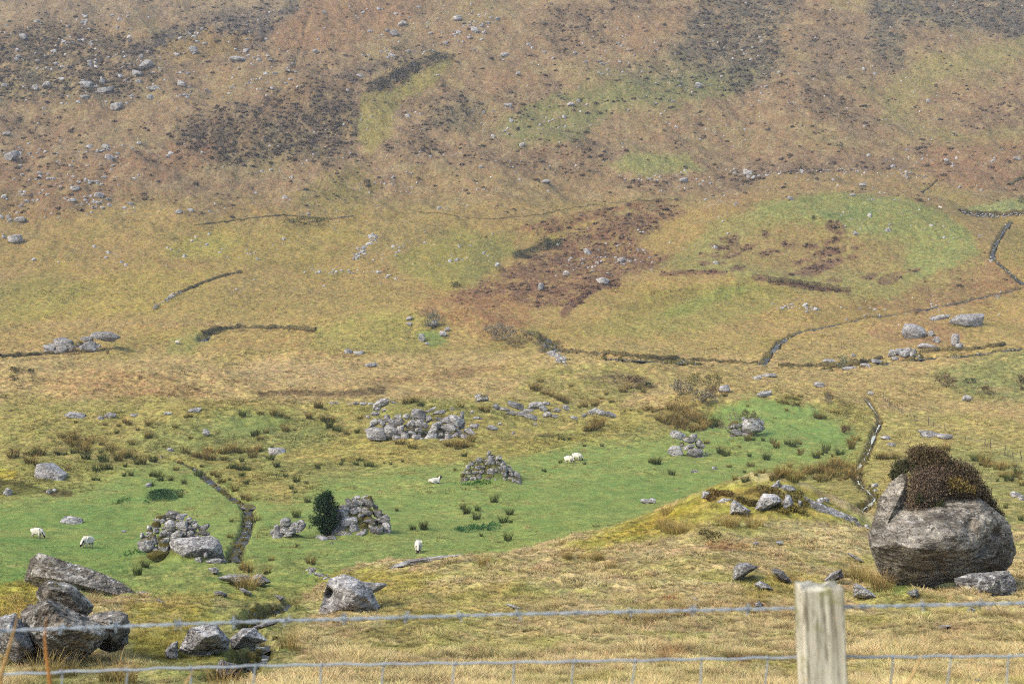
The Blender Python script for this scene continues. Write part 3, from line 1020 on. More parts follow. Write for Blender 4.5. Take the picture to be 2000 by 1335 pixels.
# ================================================================ SCATTERED PLANT COVER
def blades(n, h, w, spread, lean, seed, seg=2, shade=(.55, 1.25), tipw=.25):
    """a tuft of tapering blades"""
    r = np.random.default_rng(seed)
    V, Fc, S = [], [], []
    for i in range(n):
        a = r.uniform(0, 6.283)
        rr = spread * math.sqrt(r.uniform(0, 1))
        bx, by = rr * math.cos(a), rr * math.sin(a)
        la = a + r.normal(0, .8)
        L = lean * r.uniform(.3, 1.2)
        hh = h * r.uniform(.55, 1.1)
        face = r.uniform(0, 3.1416)
        wx, wy = math.cos(face) * w / 2, math.sin(face) * w / 2
        o = len(V)
        tone = r.uniform(.8, 1.2)
        for k in range(seg + 1):
            t = k / seg
            cx = bx + math.cos(la) * L * t ** 1.7 * h
            cy = by + math.sin(la) * L * t ** 1.7 * h
            ww = 1 - (1 - tipw) * t
            zz = hh * (t - .22 * L * t * t)
            V += [(cx - wx * ww, cy - wy * ww, zz - .03 * h), (cx + wx * ww, cy + wy * ww, zz - .03 * h)]
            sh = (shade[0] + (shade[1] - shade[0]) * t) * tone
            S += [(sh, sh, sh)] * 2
        for k in range(seg):
            Fc.append((o + 2 * k, o + 2 * k + 1, o + 2 * k + 3, o + 2 * k + 2))
    return V, Fc, S


def tuft_mesh(name, *a, **k):
    V, Fc, S = blades(*a, **k)
    me = mesh_np(name, V, Fc, M_TUFT, False)
    add_col(me, S, 'shade')
    return me


def shrublet(name, seed, n=70, flat=.62):
    """low rounded heather shrub: short leafy shoots over a dome"""
    r = np.random.default_rng(seed)
    V, Fc, S = [], [], []
    for i in range(n):
        a, u = r.uniform(0, 6.283), r.uniform(0, 1) ** .7
        th = math.acos(1 - u * .97)
        d = np.array([math.sin(th) * math.cos(a), math.sin(th) * math.sin(a), math.cos(th) * flat + .05])
        c = d * r.uniform(.55, 1.0) * .5
        t1 = r.normal(0, 1, 3)
        t1 /= np.linalg.norm(t1)
        t2 = np.cross(t1, d + r.normal(0, .4, 3))
        t2 /= np.linalg.norm(t2)
        w = r.uniform(.09, .17)
        o = len(V)
        V += [c - t1 * w - t2 * w * .6, c + t1 * w - t2 * w * .6, c + t1 * w * .6 + t2 * w * .7, c - t1 * w * .6 + t2 * w * .7]
        s = r.uniform(.6, 1.45)
        S += [(s, s, s)] * 4
        Fc.append((o, o + 1, o + 2, o + 3))
    me = mesh_np(name, V, Fc, M_TUFT, False)
    add_col(me, S, 'shade')
    return me


def scatter(name, P, sc, rz, col, meshes, pick, label=None, tilt=None, cat='grass'):
    me = bpy.data.meshes.new(name)
    me.vertices.add(len(P))
    me.vertices.foreach_set('co', np.asarray(P, np.float32).ravel())
    add_col(me, col)
    for nm, typ, val, key in (('sc', 'FLOAT', sc, 'value'), ('rz', 'FLOAT', rz, 'value'), ('pick', 'INT', pick, 'value')):
        a = me.attributes.new(nm, typ, 'POINT')
        a.data.foreach_set(key, np.asarray(val, np.float32 if typ == 'FLOAT' else np.int32))
    a = me.attributes.new('tilt', 'FLOAT', 'POINT')
    a.data.foreach_set('value', np.asarray(tilt if tilt is not None else np.zeros(len(P)), np.float32))
    me.update()
    o = obj(name, me)
    c = bpy.data.collections.new(name + '_pieces')
    for i, m in enumerate(meshes):
        s = bpy.data.objects.new('%s_piece_%02d' % (name, i), m)
        s.color = (1, 0, .3, 1)
        c.objects.link(s)
    g = bpy.data.node_groups.new(name, 'GeometryNodeTree')
    g.interface.new_socket('Geometry', in_out='INPUT', socket_type='NodeSocketGeometry')
    g.interface.new_socket('Geometry', in_out='OUTPUT', socket_type='NodeSocketGeometry')
    N, L = g.nodes, g.links
    gi, go = N.new('NodeGroupInput'), N.new('NodeGroupOutput')
    ci = N.new('GeometryNodeCollectionInfo')
    ci.inputs['Collection'].default_value = c
    ci.inputs['Separate Children'].default_value = True
    ci.inputs['Reset Children'].default_value = True
    ip = N.new('GeometryNodeInstanceOnPoints')
    ip.inputs['Pick Instance'].default_value = True

    def attr(nm, typ):
        x = N.new('GeometryNodeInputNamedAttribute')
        x.data_type = typ
        x.inputs['Name'].default_value = nm
        return x.outputs[0]
    cx = N.new('ShaderNodeCombineXYZ')
    L.new(attr('tilt', 'FLOAT'), cx.inputs[0])
    L.new(attr('rz', 'FLOAT'), cx.inputs[2])
    L.new(gi.outputs[0], ip.inputs['Points'])
    L.new(ci.outputs[0], ip.inputs['Instance'])
    L.new(attr('pick', 'INT'), ip.inputs['Instance Index'])
    L.new(cx.outputs[0], ip.inputs['Rotation'])
    L.new(attr('sc', 'FLOAT'), ip.inputs['Scale'])
    L.new(ip.outputs[0], go.inputs[0])
    md = o.modifiers.new('scatter', 'NODES')
    md.node_group = g
    return tag(o, label, cat, kind='stuff')


def spots(n, d0, d1, seed, az=.44, power=0.0):
    r = np.random.default_rng(seed)
    u = r.uniform(0, 1, n)
    y = d0 * (d1 / d0) ** u
    x = r.uniform(-az, az, n) * y
    return x, y, r


# rows seen per metre fall off fast on the flat valley floor: spread by rows, not metres
def spots_px(n, py0, py1, seed, d0=15.0):
    r = np.random.default_rng(seed)
    px = r.uniform(-170, 2170, n)
    py = r.uniform(py0, py1, n)
    W = hit(px, py, None, d0)
    return W[:, 0], W[:, 1], W[:, 2], r


def grass_cover():
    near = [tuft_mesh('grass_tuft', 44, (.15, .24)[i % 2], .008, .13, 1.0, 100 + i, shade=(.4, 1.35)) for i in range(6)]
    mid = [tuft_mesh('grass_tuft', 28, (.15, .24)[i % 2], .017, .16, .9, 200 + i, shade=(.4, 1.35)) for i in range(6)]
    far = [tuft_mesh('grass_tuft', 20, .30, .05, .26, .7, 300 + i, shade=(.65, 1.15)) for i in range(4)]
    # near slope
    x, y, z, r = spots_px(46000, 1020, 1400, 21)
    k = (y < 97)
    x, y, z = x[k], y[k], z[k]
    x = x + r.normal(0, .25, len(x))
    y = y + r.normal(0, .5, len(x))
    z = H(x, y)
    col = ground(x, y, z)
    n = len(x)
    ok = ~near_rock(x, y)
    dry = np.clip((col[:, 0] / col[:, 1] - .95) * 2.4, .25, 1.15)
    tall = smooth(.0, .5, fbm(x / 2.2, y / 2.6, 71, 3))
    sc = (.55 + .75 * tall) * dry * r.uniform(.6, 1.3, n)
    cc = col * r.uniform(.75, 1.8, (n, 1)) * (1 + r.normal(0, .06, (n, 3)))
    od = r.uniform(0, 1, n)
    cc = np.where((od < .14)[:, None], cc * [.78, .88, .72], cc)
    cc = np.where((od > .9)[:, None], cc * [1.12, 1.16, 1.3], cc)
    cl = y < 48
    for nm, s, ms in (('long_grass', cl & ok, near), ('slope_grass', ~cl & ok, mid)):
        scatter(nm, np.stack([x, y, z], 1)[s], sc[s], r.uniform(0, 6.28, s.sum()), cc[s], ms, r.integers(0, len(ms), s.sum()),
                'straw coloured rough grass covering the near slope below the fence' if nm == 'long_grass' else 'rough yellow grass on the far part of the near slope')
    # valley floor and lower slopes
    x, y, z, r = spots_px(62000, 560, 1120, 22, 60)
    k = (y > 97) & (y < 460)
    x, y, z = x[k], y[k], z[k]
    x += r.normal(0, .3, len(x))
    y += r.normal(0, 1.2, len(x))
    z = H(x, y)
    col = ground(x, y, z)
    n = len(x)
    green = smooth(.0, .16, (col[:, 1] - col[:, 0]) / col[:, 1])
    pat = smooth(-.2, .5, fbm(x / 8, y / 10, 73, 3))
    sc = (1.0 - .72 * green) * (.45 + .9 * pat) * r.uniform(.6, 1.35, n) * (.6 + .4 * smooth(100, 260, y))
    cc = col * (r.uniform(.75, 1.65, (n, 1)) * (1 - .2 * green[:, None]) + .15 * green[:, None]) * (1 + r.normal(0, .05, (n, 3)))
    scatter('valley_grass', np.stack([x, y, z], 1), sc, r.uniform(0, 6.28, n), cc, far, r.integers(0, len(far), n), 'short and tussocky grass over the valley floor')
    # hillside grass
    x, y, z, r = spots_px(56000, -40, 600, 23, 300)
    k = y > 430
    x, y, z = x[k], y[k], z[k]
    x += r.normal(0, .6, len(x))
    y += r.normal(0, 1.5, len(x))
    z = H(x, y)
    col = ground(x, y, z)
    n = len(x)
    cc = col * r.uniform(.85, 1.5, (n, 1)) * (1 + r.normal(0, .06, (n, 3)))
    sc = r.uniform(.6, 1.5, n) * (1 + .3 * smooth(550, 800, y))
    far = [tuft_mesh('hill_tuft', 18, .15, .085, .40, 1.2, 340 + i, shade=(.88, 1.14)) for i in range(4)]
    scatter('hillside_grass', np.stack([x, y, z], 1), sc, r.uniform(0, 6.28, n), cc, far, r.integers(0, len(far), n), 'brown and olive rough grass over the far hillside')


def heather_cover():
    hs = [shrublet('heather_shoots', 400 + i) for i in range(5)]
    x, y, z, r = spots_px(78000, -40, 600, 31, 300)
    x += r.normal(0, .6, len(x))
    y += r.normal(0, 1.5, len(x))
    z = H(x, y)
    col = ground(x, y, z)
    lum = col @ np.array([.3, .6, .1])
    px, py = project(x, y, z)
    cl = fbm(x / 7.0, y / 10.0, 77, 3)
    cl2 = fbm(x / 30.0, y / 40.0, 78, 3)
    p = smooth(.092, .042, lum - .022 * cl) * .95
    p = np.maximum(p, .22 * smooth(.1, .5, cl + .5 * cl2) * smooth(430, 330, py))
    red = smooth(1.25, 1.5, col[:, 0] / col[:, 1]) * smooth(.10, .07, lum)
    p = np.where(py > 400, np.maximum(.9 * smooth(.085, .05, lum), .5 * red), p)
    k = (r.uniform(0, 1, len(x)) < p) & (y > 420)
    x, y, z, col, red, py = x[k], y[k], z[k], col[k], red[k], py[k]
    n = len(x)
    a = np.array([alb((84, 72, 62)), alb((104, 88, 72)), alb((82, 80, 56)), alb((116, 98, 80)), alb((72, 62, 52))])
    cc = a[r.integers(0, 5, n)] * r.uniform(.6, 1.4, (n, 1))
    m = np.clip(.35 + .5 * red + .25 * r.normal(0, 1, n), 0, 1)[:, None]
    cc = cc * (1 - m) + col * r.uniform(.55, 1.5, (n, 1)) * m
    cc = cc * .86
    sc = (r.gamma(2.2, .40, n) + .34) * (1 - .35 * smooth(400, 430, py))
    scatter('heather', np.stack([x, y, z], 1), np.clip(sc, .3, 2.8), r.uniform(0, 6.28, n), cc, hs, r.integers(0, 5, n),
            'dark brown heather clumps spread over the far hillside', cat='heather')
    # brown bracken litter tufts on the bracken beds
    return


def near_rock(x, y):
    k = np.zeros(len(x), bool)
    for cx, cy, rr in ROCK_SPOTS:
        k |= (x - cx) ** 2 + ((y - cy) * .8) ** 2 < rr * rr
    return k


ROCK_SPOTS = []

# ================================================================ STONES
_ico = {}


def ico(s):
    if s not in _ico:
        bm = bmesh.new()
        bmesh.ops.create_icosphere(bm, subdivisions=s, radius=1.0)
        _ico[s] = (np.array([v.co for v in bm.verts]), np.array([[v.index for v in f.verts] for f in bm.faces], np.int32))
        bm.free()
    return _ico[s]


def radial(dirs, nrm, off, p):
    a = np.maximum(dirs @ nrm.T, 0) / off
    return 1.0 / np.maximum((a ** p).sum(1) ** (1.0 / p), 1e-6)


def stone_mesh(seed, sub=3, round_=.0, flat=0.0):
    r = np.random.default_rng(seed)
    d, f = ico(sub)
    m = int(r.integers(9, 15))
    nn = r.normal(0, 1, (m, 3))
    nn /= np.linalg.norm(nn, axis=1)[:, None]
    nn = np.concatenate([nn, np.eye(3), -np.eye(3)])
    off = np.concatenate([r.uniform(.62, .95, m), r.uniform(.85, 1.05, 6)])
    v = d * radial(d, nn, off, 14 if round_ else 46)[:, None]
    v *= (1 + .075 * fbm3(d * 1.7 + seed, seed, 3))[:, None]
    v += d * (.035 * fbm3(d * 6 + seed, seed + 3, 3))[:, None]
    v -= (v.max(0) + v.min(0)) / 2
    v /= v.max(0)
    return mesh_np('stone', v, f, M_ROCK, False)


STONES = [stone_mesh(500 + i, 3, i % 3 == 0) for i in range(18)]
FARSTONES = []
for i in range(8):
    m = stone_mesh(700 + i, 2)
    m.materials.clear()
    m.materials.append(M_FARROCK)
    FARSTONES.append(m)
_sn = [0]


def put_stone(px, py, w, h, D, roll=0.0, tone=1.0, moss=.1, lichen=.2, name='stone', label=None, cat='stone', group=None, deep=1.0,
              mesh=None, parent=None):
    """a stone that fills w x h photo pixels around (px, py), standing at distance D"""
    _sn[0] += 1
    r = random.Random(_sn[0] * 7 + 1)
    ux, uz = ray(px, py)
    s = D / F
    o = bpy.data.objects.new(name, mesh or STONES[r.randrange(len(STONES))])
    sx, sz = w * s / 2, h * s / 2
    sy = (sx * .5 + sz * .5) * deep
    o.location = (float(ux) * D, D, float(uz) * D)
    o.scale = (sx, sy, sz)
    o.rotation_euler = (0, -math.radians(roll), 0)
    o.color = (tone * r.uniform(.88, 1.12), moss, lichen, 1)
    link(o, parent)
    tag(o, label, cat, group)
    return o


def heap(key, rows, org, sc, label, group, lab=None, moss=.1, fill=0, seed=0, outline=None, fsize=(14, 9), slope=1.0, tone=1.0):
    """rows: (x, y, w, h[, roll[, moss]]) in an enlarged view of the photo with origin org and scale sc"""
    p, s, hw, hh = HEAP[key]
    cx, base, wpx, hpx = HEAPS[key]
    r = random.Random(seed)

    def dist(px, py):
        t = (base - py) / hpx
        e = (px - cx) / (wpx / 2)
        D = p[1] + hw * slope * (.85 * t + .35 * min(abs(e), 1.2) ** 2)
        return min(D, hit(px, py, h_np, p[1] - 12, p[1] + 60, 60)[0][1] + .3 * hw)
    todo = []
    for row in rows:
        x, y, w, h = row[:4]
        px, py = org[0] + x / sc, org[1] + y / sc
        todo.append((px, py, w / sc * 1.08, h / sc * 1.08, row[4] if len(row) > 4 else r.uniform(-12, 12),
                     row[5] if len(row) > 5 else moss * r.uniform(.3, 1.6), 0.0))
    if outline is not None and fill:
        P = np.array(outline, float)
        n = 0
        tries = 0
        while n < fill and tries < 4000:
            tries += 1
            px, py = r.uniform(P[:, 0].min(), P[:, 0].max()), r.uniform(P[:, 1].min(), P[:, 1].max())
            ins = False
            for a, b in zip(P, np.roll(P, -1, 0)):
                if (a[1] > py) != (b[1] > py) and px < (b[0] - a[0]) * (py - a[1]) / (b[1] - a[1]) + a[0]:
                    ins = not ins
            w = r.uniform(.6, 1.25) * fsize[0]
            h = w * r.uniform(.55, .9) * fsize[1] / fsize[0] * 1.3
            if not ins:
                continue
            if any(((px - q[0]) / (.42 * (w + q[2]))) ** 2 + ((py - q[1]) / (.42 * (h + q[3]))) ** 2 < .8 for q in todo):
                continue
            todo.append((px, py, w, h, r.uniform(-30, 30), moss * r.uniform(.2, 1.9), .12 * hw))
            n += 1
    for i, (px, py, w, h, roll, ms, back) in enumerate(todo):
        nm = lab.get(i) if lab else None
        put_stone(px, py, w, h, dist(px, py) + back, roll, tone * r.choice((.72, .82, .92, 1.0)), ms + .06, r.choice((.1, .2, .3, .45)), 'stone', nm or label, 'stone', group)


def h_np(x, y):
    """ground without the earth cores"""
    z = H(x, y)
    return z - bumps(np.asarray(x, float), np.asarray(y, float), PILES)


# --- the cone-shaped cairn in mid pasture
heap('cone', [(940, 175, 110, 130, 0, .0), (985, 390, 200, 250, -20, .0), (1175, 300, 150, 140), (1160, 410, 140, 90), (700, 355, 140, 130), (520, 430, 130, 120),
              (430, 530, 120, 130), (1010, 630, 260, 190), (1310, 700, 150, 170), (1210, 560, 120, 100), (1550, 860, 320, 210), (1630, 730, 190, 150, -25),
              (960, 800, 210, 170, 0, .8), (710, 770, 110, 160, 30), (1110, 880, 150, 160), (1300, 850, 150, 150), (680, 510, 160, 130, 20, .5),
              (640, 620, 160, 110, 0, .6), (450, 650, 150, 120, 0, .6), (1330, 560, 150, 150), (1290, 470, 150, 120), (380, 800, 110, 130),
              (820, 500, 130, 120, 0, .7), (1000, 910, 130, 80), (1350, 940, 150, 90, 0, .4), (1720, 950, 130, 70, -30), (560, 800, 180, 130, 0, .3),
              (920, 560, 130, 120, 0, 1.1), (760, 640, 130, 120, 0, .8), (290, 740, 110, 120, 0, .9), (1480, 700, 110, 120), (1180, 660, 100, 90), (1460, 590, 110, 100)],
     (880, 870), 12.5, 'grey stone with yellow moss in the cone-shaped cairn on the mid pasture', 'stones of the cone-shaped cairn',
     {0: 'pointed pale capstone on top of the cone-shaped cairn', 10: 'broad rounded grey stone at the right foot of the cone-shaped cairn'}, moss=.35,
     fill=70, seed=3, outline=[(900, 940), (904, 925), (912, 912), (925, 902), (938, 895), (952, 890), (968, 890), (980, 896), (992, 908), (1005, 920), (1015, 934),
                               (1021, 947), (990, 949), (940, 944)], fsize=(10, 8))
# --- the cairn by the dark bush
heap('bush', [(580, 875, 145, 155, 0, .0), (850, 745, 110, 120, 10, .7), (835, 700, 60, 50), (770, 745, 95, 75, 15), (720, 770, 55, 95, 25), (655, 785, 95, 65, 25),
              (768, 825, 60, 62), (698, 850, 92, 78, 10), (845, 850, 108, 104, 0, .5), (943, 862, 104, 88, -15), (770, 890, 68, 56), (660, 957, 165, 118, 25, .0),
              (858, 940, 138, 84, -25, .5), (1000, 930, 150, 80, 18), (1042, 990, 88, 160, 0), (705, 1025, 142, 96, -5, .0), (485, 990, 150, 90, 5, .5), (415, 1060, 88, 112, 0, .4),
              (510, 1065, 112, 84, 20), (610, 1090, 160, 110, 0, .5), (750, 1085, 180, 58, 20, .15), (925, 1040, 170, 88, 22, .25), (330, 1135, 82, 88), (378, 1150, 82, 80),
              (465, 1145, 125, 100, 15), (458, 1198, 76, 56, 20), (1050, 1080, 62, 52), (760, 948, 70, 66, 0, 1.0), (800, 1005, 84, 70, 0, .9), (570, 1035, 90, 60),
              (930, 800, 52, 44), (890, 1000, 100, 80, 0, .7), (640, 900, 90, 70, 0, .5), (740, 700, 60, 44, 20)],
     (560, 840), 5.342, 'mossy grey stone in the cairn beside the dark evergreen bush', 'stones of the cairn beside the evergreen bush',
     {0: 'large round grey stone touching the evergreen bush in the cairn', 11: 'pale oblong stone tilted in the middle of the cairn beside the evergreen bush'}, moss=.22,
     fill=36, seed=5, outline=[(622, 1055), (640, 1020), (665, 985), (690, 972), (722, 972), (745, 1000), (760, 1012), (762, 1040), (735, 1042), (690, 1056), (650, 1062)], fsize=(12, 10))
# --- the heap leaning on the big slab, left pasture
heap('slab', [(785, 212, 225, 112, -3, .0), (908, 272, 165, 125, 0, .0), (560, 295, 175, 115, 0, .6), (605, 330, 95, 84), (1065, 322, 115, 122), (1155, 345, 96, 72), (750, 402, 165, 185, 0, .0),
              (935, 418, 215, 170, 0, .0), (680, 392, 95, 100), (485, 400, 160, 110, 0, .9), (370, 440, 84, 74), (490, 500, 105, 112), (370, 540, 115, 92, 0, .4), (245, 582, 74, 120, 15),
              (615, 555, 155, 132, 0, .0), (710, 557, 95, 92), (860, 567, 205, 142, 0, .0), (980, 547, 84, 112), (1080, 547, 124, 102), (1190, 577, 115, 70), (1170, 427, 115, 142, -20),
              (1315, 447, 184, 112), (1095, 457, 94, 112), (1320, 532, 205, 82, -8), (320, 762, 285, 240, 0, .25), (470, 662, 95, 132), (640, 682, 155, 122, 0, .3), (620, 792, 175, 172, 0, .6),
              (515, 930, 360, 170, 0, 1.2), (430, 600, 120, 90, 0, .7), (560, 640, 110, 100, 0, .8), (800, 640, 120, 60)],
     (250, 980), 8.9, 'grey stone with moss heaped on the big slab in the left pasture', 'stones heaped on the big slab',
     {0: 'flat pale stone on top of the heap on the big slab', 24: 'large round mossy stone at the left foot of the slab heap',
      28: 'low mound-like stone wrapped in yellow moss left of the big slab'}, moss=.25, fill=26, seed=7,
     outline=[(274, 1060), (285, 1040), (300, 1015), (325, 1003), (360, 1003), (390, 1025), (405, 1040), (390, 1046), (340, 1052), (335, 1080), (300, 1080)], fsize=(12, 9))
# --- the fallen ruin
heap('ruin', [(590, 472, 265, 150, 5, -.2), (780, 442, 155, 132, 0, .0), (885, 430, 84, 104), (800, 347, 135, 92, 0, .15), (885, 335, 94, 92), (720, 287, 74, 84), (860, 277, 84, 62, 20), (660, 342, 95, 72, -15),
              (560, 347, 105, 84, 15), (1110, 242, 175, 122, 0, .0), (960, 272, 84, 68), (1230, 297, 84, 84, 20), (1120, 357, 124, 112, 15, .0), (1020, 352, 105, 72, 25), (1290, 442, 110, 190, -35, .0),
              (1260, 542, 155, 112, 10, .0), (940, 512, 105, 104), (1080, 527, 112, 72), (840, 542, 105, 84), (1110, 432, 84, 52), (1450, 317, 134, 84, 15), (1560, 322, 200, 120, -28, .0),
              (1640, 252, 54, 84), (1470, 407, 185, 112, 12, .2), (1350, 372, 94, 84), (1475, 462, 94, 30), (1470, 522, 94, 92), (1560, 502, 94, 84), (1600, 452, 94, 54, -25), (1730, 452, 135, 82, -30),
              (1660, 532, 94, 94), (1790, 382, 115, 50), (655, 112, 235, 100, 25, .1), (615, 175, 70, 50, 20), (582, 232, 104, 52, 10, -.1), (1260, 187, 140, 30, 22), (1360, 220, 155, 46, 8),
              (490, 272, 60, 30), (1150, 552, 54, 54), (1000, 562, 54, 42), (690, 190, 60, 40), (760, 490, 90, 70, 0, .5), (1190, 380, 90, 70), (1380, 490, 70, 60, 0, .3), (1540, 430, 80, 50), (1030, 470, 90, 50),
              (45, 105, 52, 26), (105, 101, 52, 26), (270, 118, 40, 20), (345, 106, 76, 40), (440, 112, 84, 42), (530, 116, 64, 30), (800, 97, 70, 22), (1520, 175, 44, 30), (1765, 215, 40, 40), (1860, 295, 60, 20)],
     (640, 770), 6.25, 'angular grey stone lying in the tumbled ruin at the pasture edge', 'stones of the tumbled ruin',
     {0: 'largest dark wedge-shaped stone at the left end of the tumbled ruin', 9: 'big pale block highest in the middle of the tumbled ruin',
      14: 'long stone leaning diagonally in the tumbled ruin', 32: 'dark tilted slab up the bank behind the tumbled ruin'}, moss=.08, fill=22, seed=9,
     outline=[(716, 850), (722, 826), (745, 812), (780, 815), (820, 805), (850, 812), (900, 812), (915, 830), (925, 850), (870, 862), (800, 858)], fsize=(11, 8), slope=.35)
heap('ruin', [(1120, 285, 44, 30, -20), (1170, 300, 60, 20, -15), (1232, 276, 94, 36, -12), (1210, 321, 64, 28), (1270, 326, 54, 30), (1320, 341, 84, 28, -15), (1310, 306, 64, 26), (1350, 276, 74, 44),
              (1395, 291, 54, 42, -30), (1415, 266, 44, 20), (1530, 291, 38, 32), (1480, 306, 44, 26), (1420, 331, 48, 32), (1462, 341, 44, 20), (1640, 336, 32, 22), (1690, 311, 54, 30), (1742, 321, 64, 36, -10),
              (1792, 331, 74, 30, -15), (1035, 236, 74, 40, 0, .4), (1095, 409, 64, 28), (1220, 441, 22, 16), (1000, 351, 44, 16), (990, 401, 54, 26), (1350, 390, 20, 14), (1140, 385, 22, 16), (1580, 350, 40, 18)],
     (600, 700), 3.03, 'small grey stone in the scattered line right of the tumbled ruin', 'stones scattered right of the tumbled ruin', moss=.05, seed=10, slope=.3)
# --- small groups
heap('duo', [(370, 412, 255, 122, -8, -.2), (540, 490, 200, 105, -8, .5), (620, 440, 125, 92, 0, .2), (720, 562, 120, 170, 30, .1), (540, 602, 190, 86, 10, .2), (640, 690, 260, 150, 5, .2), (320, 680, 245, 190, -5, -.1),
             (700, 782, 205, 40, 6, .1), (370, 640, 74, 62, 0, .5), (832, 710, 44, 52), (430, 560, 80, 70, 0, .9)],
     (1280, 800), 8.333, 'stone in the stacked boulder group on the right pasture', 'stacked boulders on the right pasture',
     {0: 'pale rounded boulder on top of the stacked group, right pasture', 5: 'mossy boulder lower right in the stacked group, right pasture',
      6: 'purple-grey boulder lower left in the stacked group, right pasture'}, seed=11, slope=.5)
heap('shrub', [(1570, 272, 350, 250, 0, .35), (1320, 366, 165, 105, -12, -.1), (1290, 252, 185, 135, 0, .8), (1470, 416, 145, 72, -15, -.1), (1722, 212, 94, 92), (1750, 302, 74, 62), (1260, 421, 104, 62, 0, .4), (1430, 142, 64, 52)],
     (1280, 800), 8.333, 'stone around the mossy boulder beside the small bare tree', 'stones beside the small bare tree',
     {0: 'big mossy boulder beside the small bare tree on the green mound', 1: 'pale stone below the small bare tree on the green mound'}, seed=12, slope=.4)
heap('low', [(1690, 972, 64, 50, 0, -.1), (1742, 990, 56, 44), (1642, 1002, 46, 42), (1690, 1012, 64, 40), (1642, 1046, 64, 50), (1702, 1042, 54, 36), (1772, 1000, 64, 52), (1730, 1010, 44, 40), (1620, 1032, 40, 42), (1780, 970, 44, 30), (1795, 985, 30, 30)],
     (0, 700), 3.03, 'grey stone in the low heap between the brook and the evergreen bush', 'low heap of stones by the brook', seed=13, slope=.5, moss=.08)
heap('left', [(520, 640, 130, 46, -12, -.2), (310, 671, 84, 52, 10), (307, 706, 54, 42), (245, 700, 58, 42), (245, 726, 48, 32), (432, 690, 74, 50, 10), (350, 690, 50, 30, 0, .6), (272, 718, 30, 24), (425, 655, 60, 24, 0, .2), (470, 690, 40, 24), (385, 680, 40, 30, 0, .9)],
     (0, 400), 2.5, 'grey boulder in the group at the foot of the left slope', 'boulder group at the left stream', seed=14, slope=.4, moss=.05)


# ================================================================ BIG ROCKS FROM THEIR OUTLINES
def hull_rock(name, outline, D, depth, extra=(), sub=6, p=90, amp=.05, seed=0, tone=1.0, moss=.0, lichen=.2, mat=None, org=(0, 0), sc=1.0,
              front=.55, strata=(.35, .2, .9), label=None, cat='rock', group=None, parent=None, dents=(), back=.6):
    """closed rock: outline (photo px) at distance D, thickness from depth (m); extra points (px, py, metres towards the viewer)"""
    O = np.array([(org[0] + a / sc, org[1] + b / sc) for a, b in outline], float)
    c = O.mean(0)
    pts = []

    def w3(px, py, dd):
        ux, uz = ray(px, py)
        return np.array([ux * (D + dd), D + dd, uz * (D + dd)])
    for q in O:
        pts.append(w3(*q, 0))
        if not extra:
            e = c + (q - c) * front
            pts.append(w3(*e, -depth * .42))
        e = c + (q - c) * back
        pts.append(w3(*e, depth * .58))
    for a, b, dd in extra:
        pts.append(w3(org[0] + a / sc, org[1] + b / sc, -dd))
    pts = np.array(pts)
    bm = bmesh.new()
    for q in pts:
        bm.verts.new(q)
    bmesh.ops.convex_hull(bm, input=bm.verts)
    bmesh.ops.delete(bm, geom=[v for v in bm.verts if not v.link_faces], context='VERTS')
    bm.normal_update()
    ctr = pts.mean(0)
    nn = np.array([f.normal for f in bm.faces])
    off = np.array([f.normal.dot(f.verts[0].co - Vector(ctr)) for f in bm.faces])
    bm.free()
    s = np.sign(off)
    nn, off = nn * s[:, None], np.maximum(np.abs(off), .02)
    # merge near-equal planes so that they do not count twice
    keep = []
    for i in range(len(nn)):
        if all(nn[i] @ nn[j] < .999 for j in keep):
            keep.append(i)
    nn, off = nn[keep], off[keep]
    half = (pts.max(0) - pts.min(0)) / 2
    d, f = ico(sub)
    d = d * half
    d = d / np.linalg.norm(d, axis=1)[:, None]
    rr = radial(d, nn, off, p)
    size = float(half.mean())
    v = d * rr[:, None]
    q = v / size
    # bedding planes: noise stretched along the strata, plus lumps and chips
    st = np.array(strata) / np.linalg.norm(strata)
    along = q - (q @ st)[:, None] * st * .82
    lump = fbm3(q * 1.6 + seed, seed, 4)
    bed = fbm3((q @ st)[:, None] * st * 7 + along * 1.3 + seed, seed + 9, 4)
    chip = np.abs(fbm3(q * 4.5 + seed * 2, seed + 17, 4))
    fine = fbm3(q * 15 + seed, seed + 23, 3)
    disp = amp * size * (.5 * lump + .8 * bed - .8 * chip + .45 * fine)
    v = v + d * disp[:, None]
    for (a, b, rad, dep) in dents:
        ux, uz = ray(org[0] + a / sc, org[1] + b / sc)
        k = rad / sc * D / F
        w = v + ctr
        g = np.exp(-((w[:, 0] - ux * D) ** 2 + (w[:, 2] - uz * D) ** 2) / k ** 2) * (v[:, 1] < .1 * half[1])
        v[:, 1] += dep * g
    base = np.array([ctr[0], ctr[1], ctr[2] - half[2]])
    me = mesh_np(name, v + ctr - base, f, mat or M_ROCK, False)
    o = obj(name, me, parent, base)
    o.color = (tone, moss, lichen, 1)
    tag(o, label, cat, group)
    ROCK_SPOTS.append((ctr[0], ctr[1], .66 * half[0]))
    return o


def gd(px, py):
    return float(hit(px, py)[0][1])


def grp(name, label, cat, loc, group=None):
    o = bpy.data.objects.new(name, None)
    o.location = loc
    o.empty_display_size = .2
    link(o)
    return tag(o, label, cat, group)


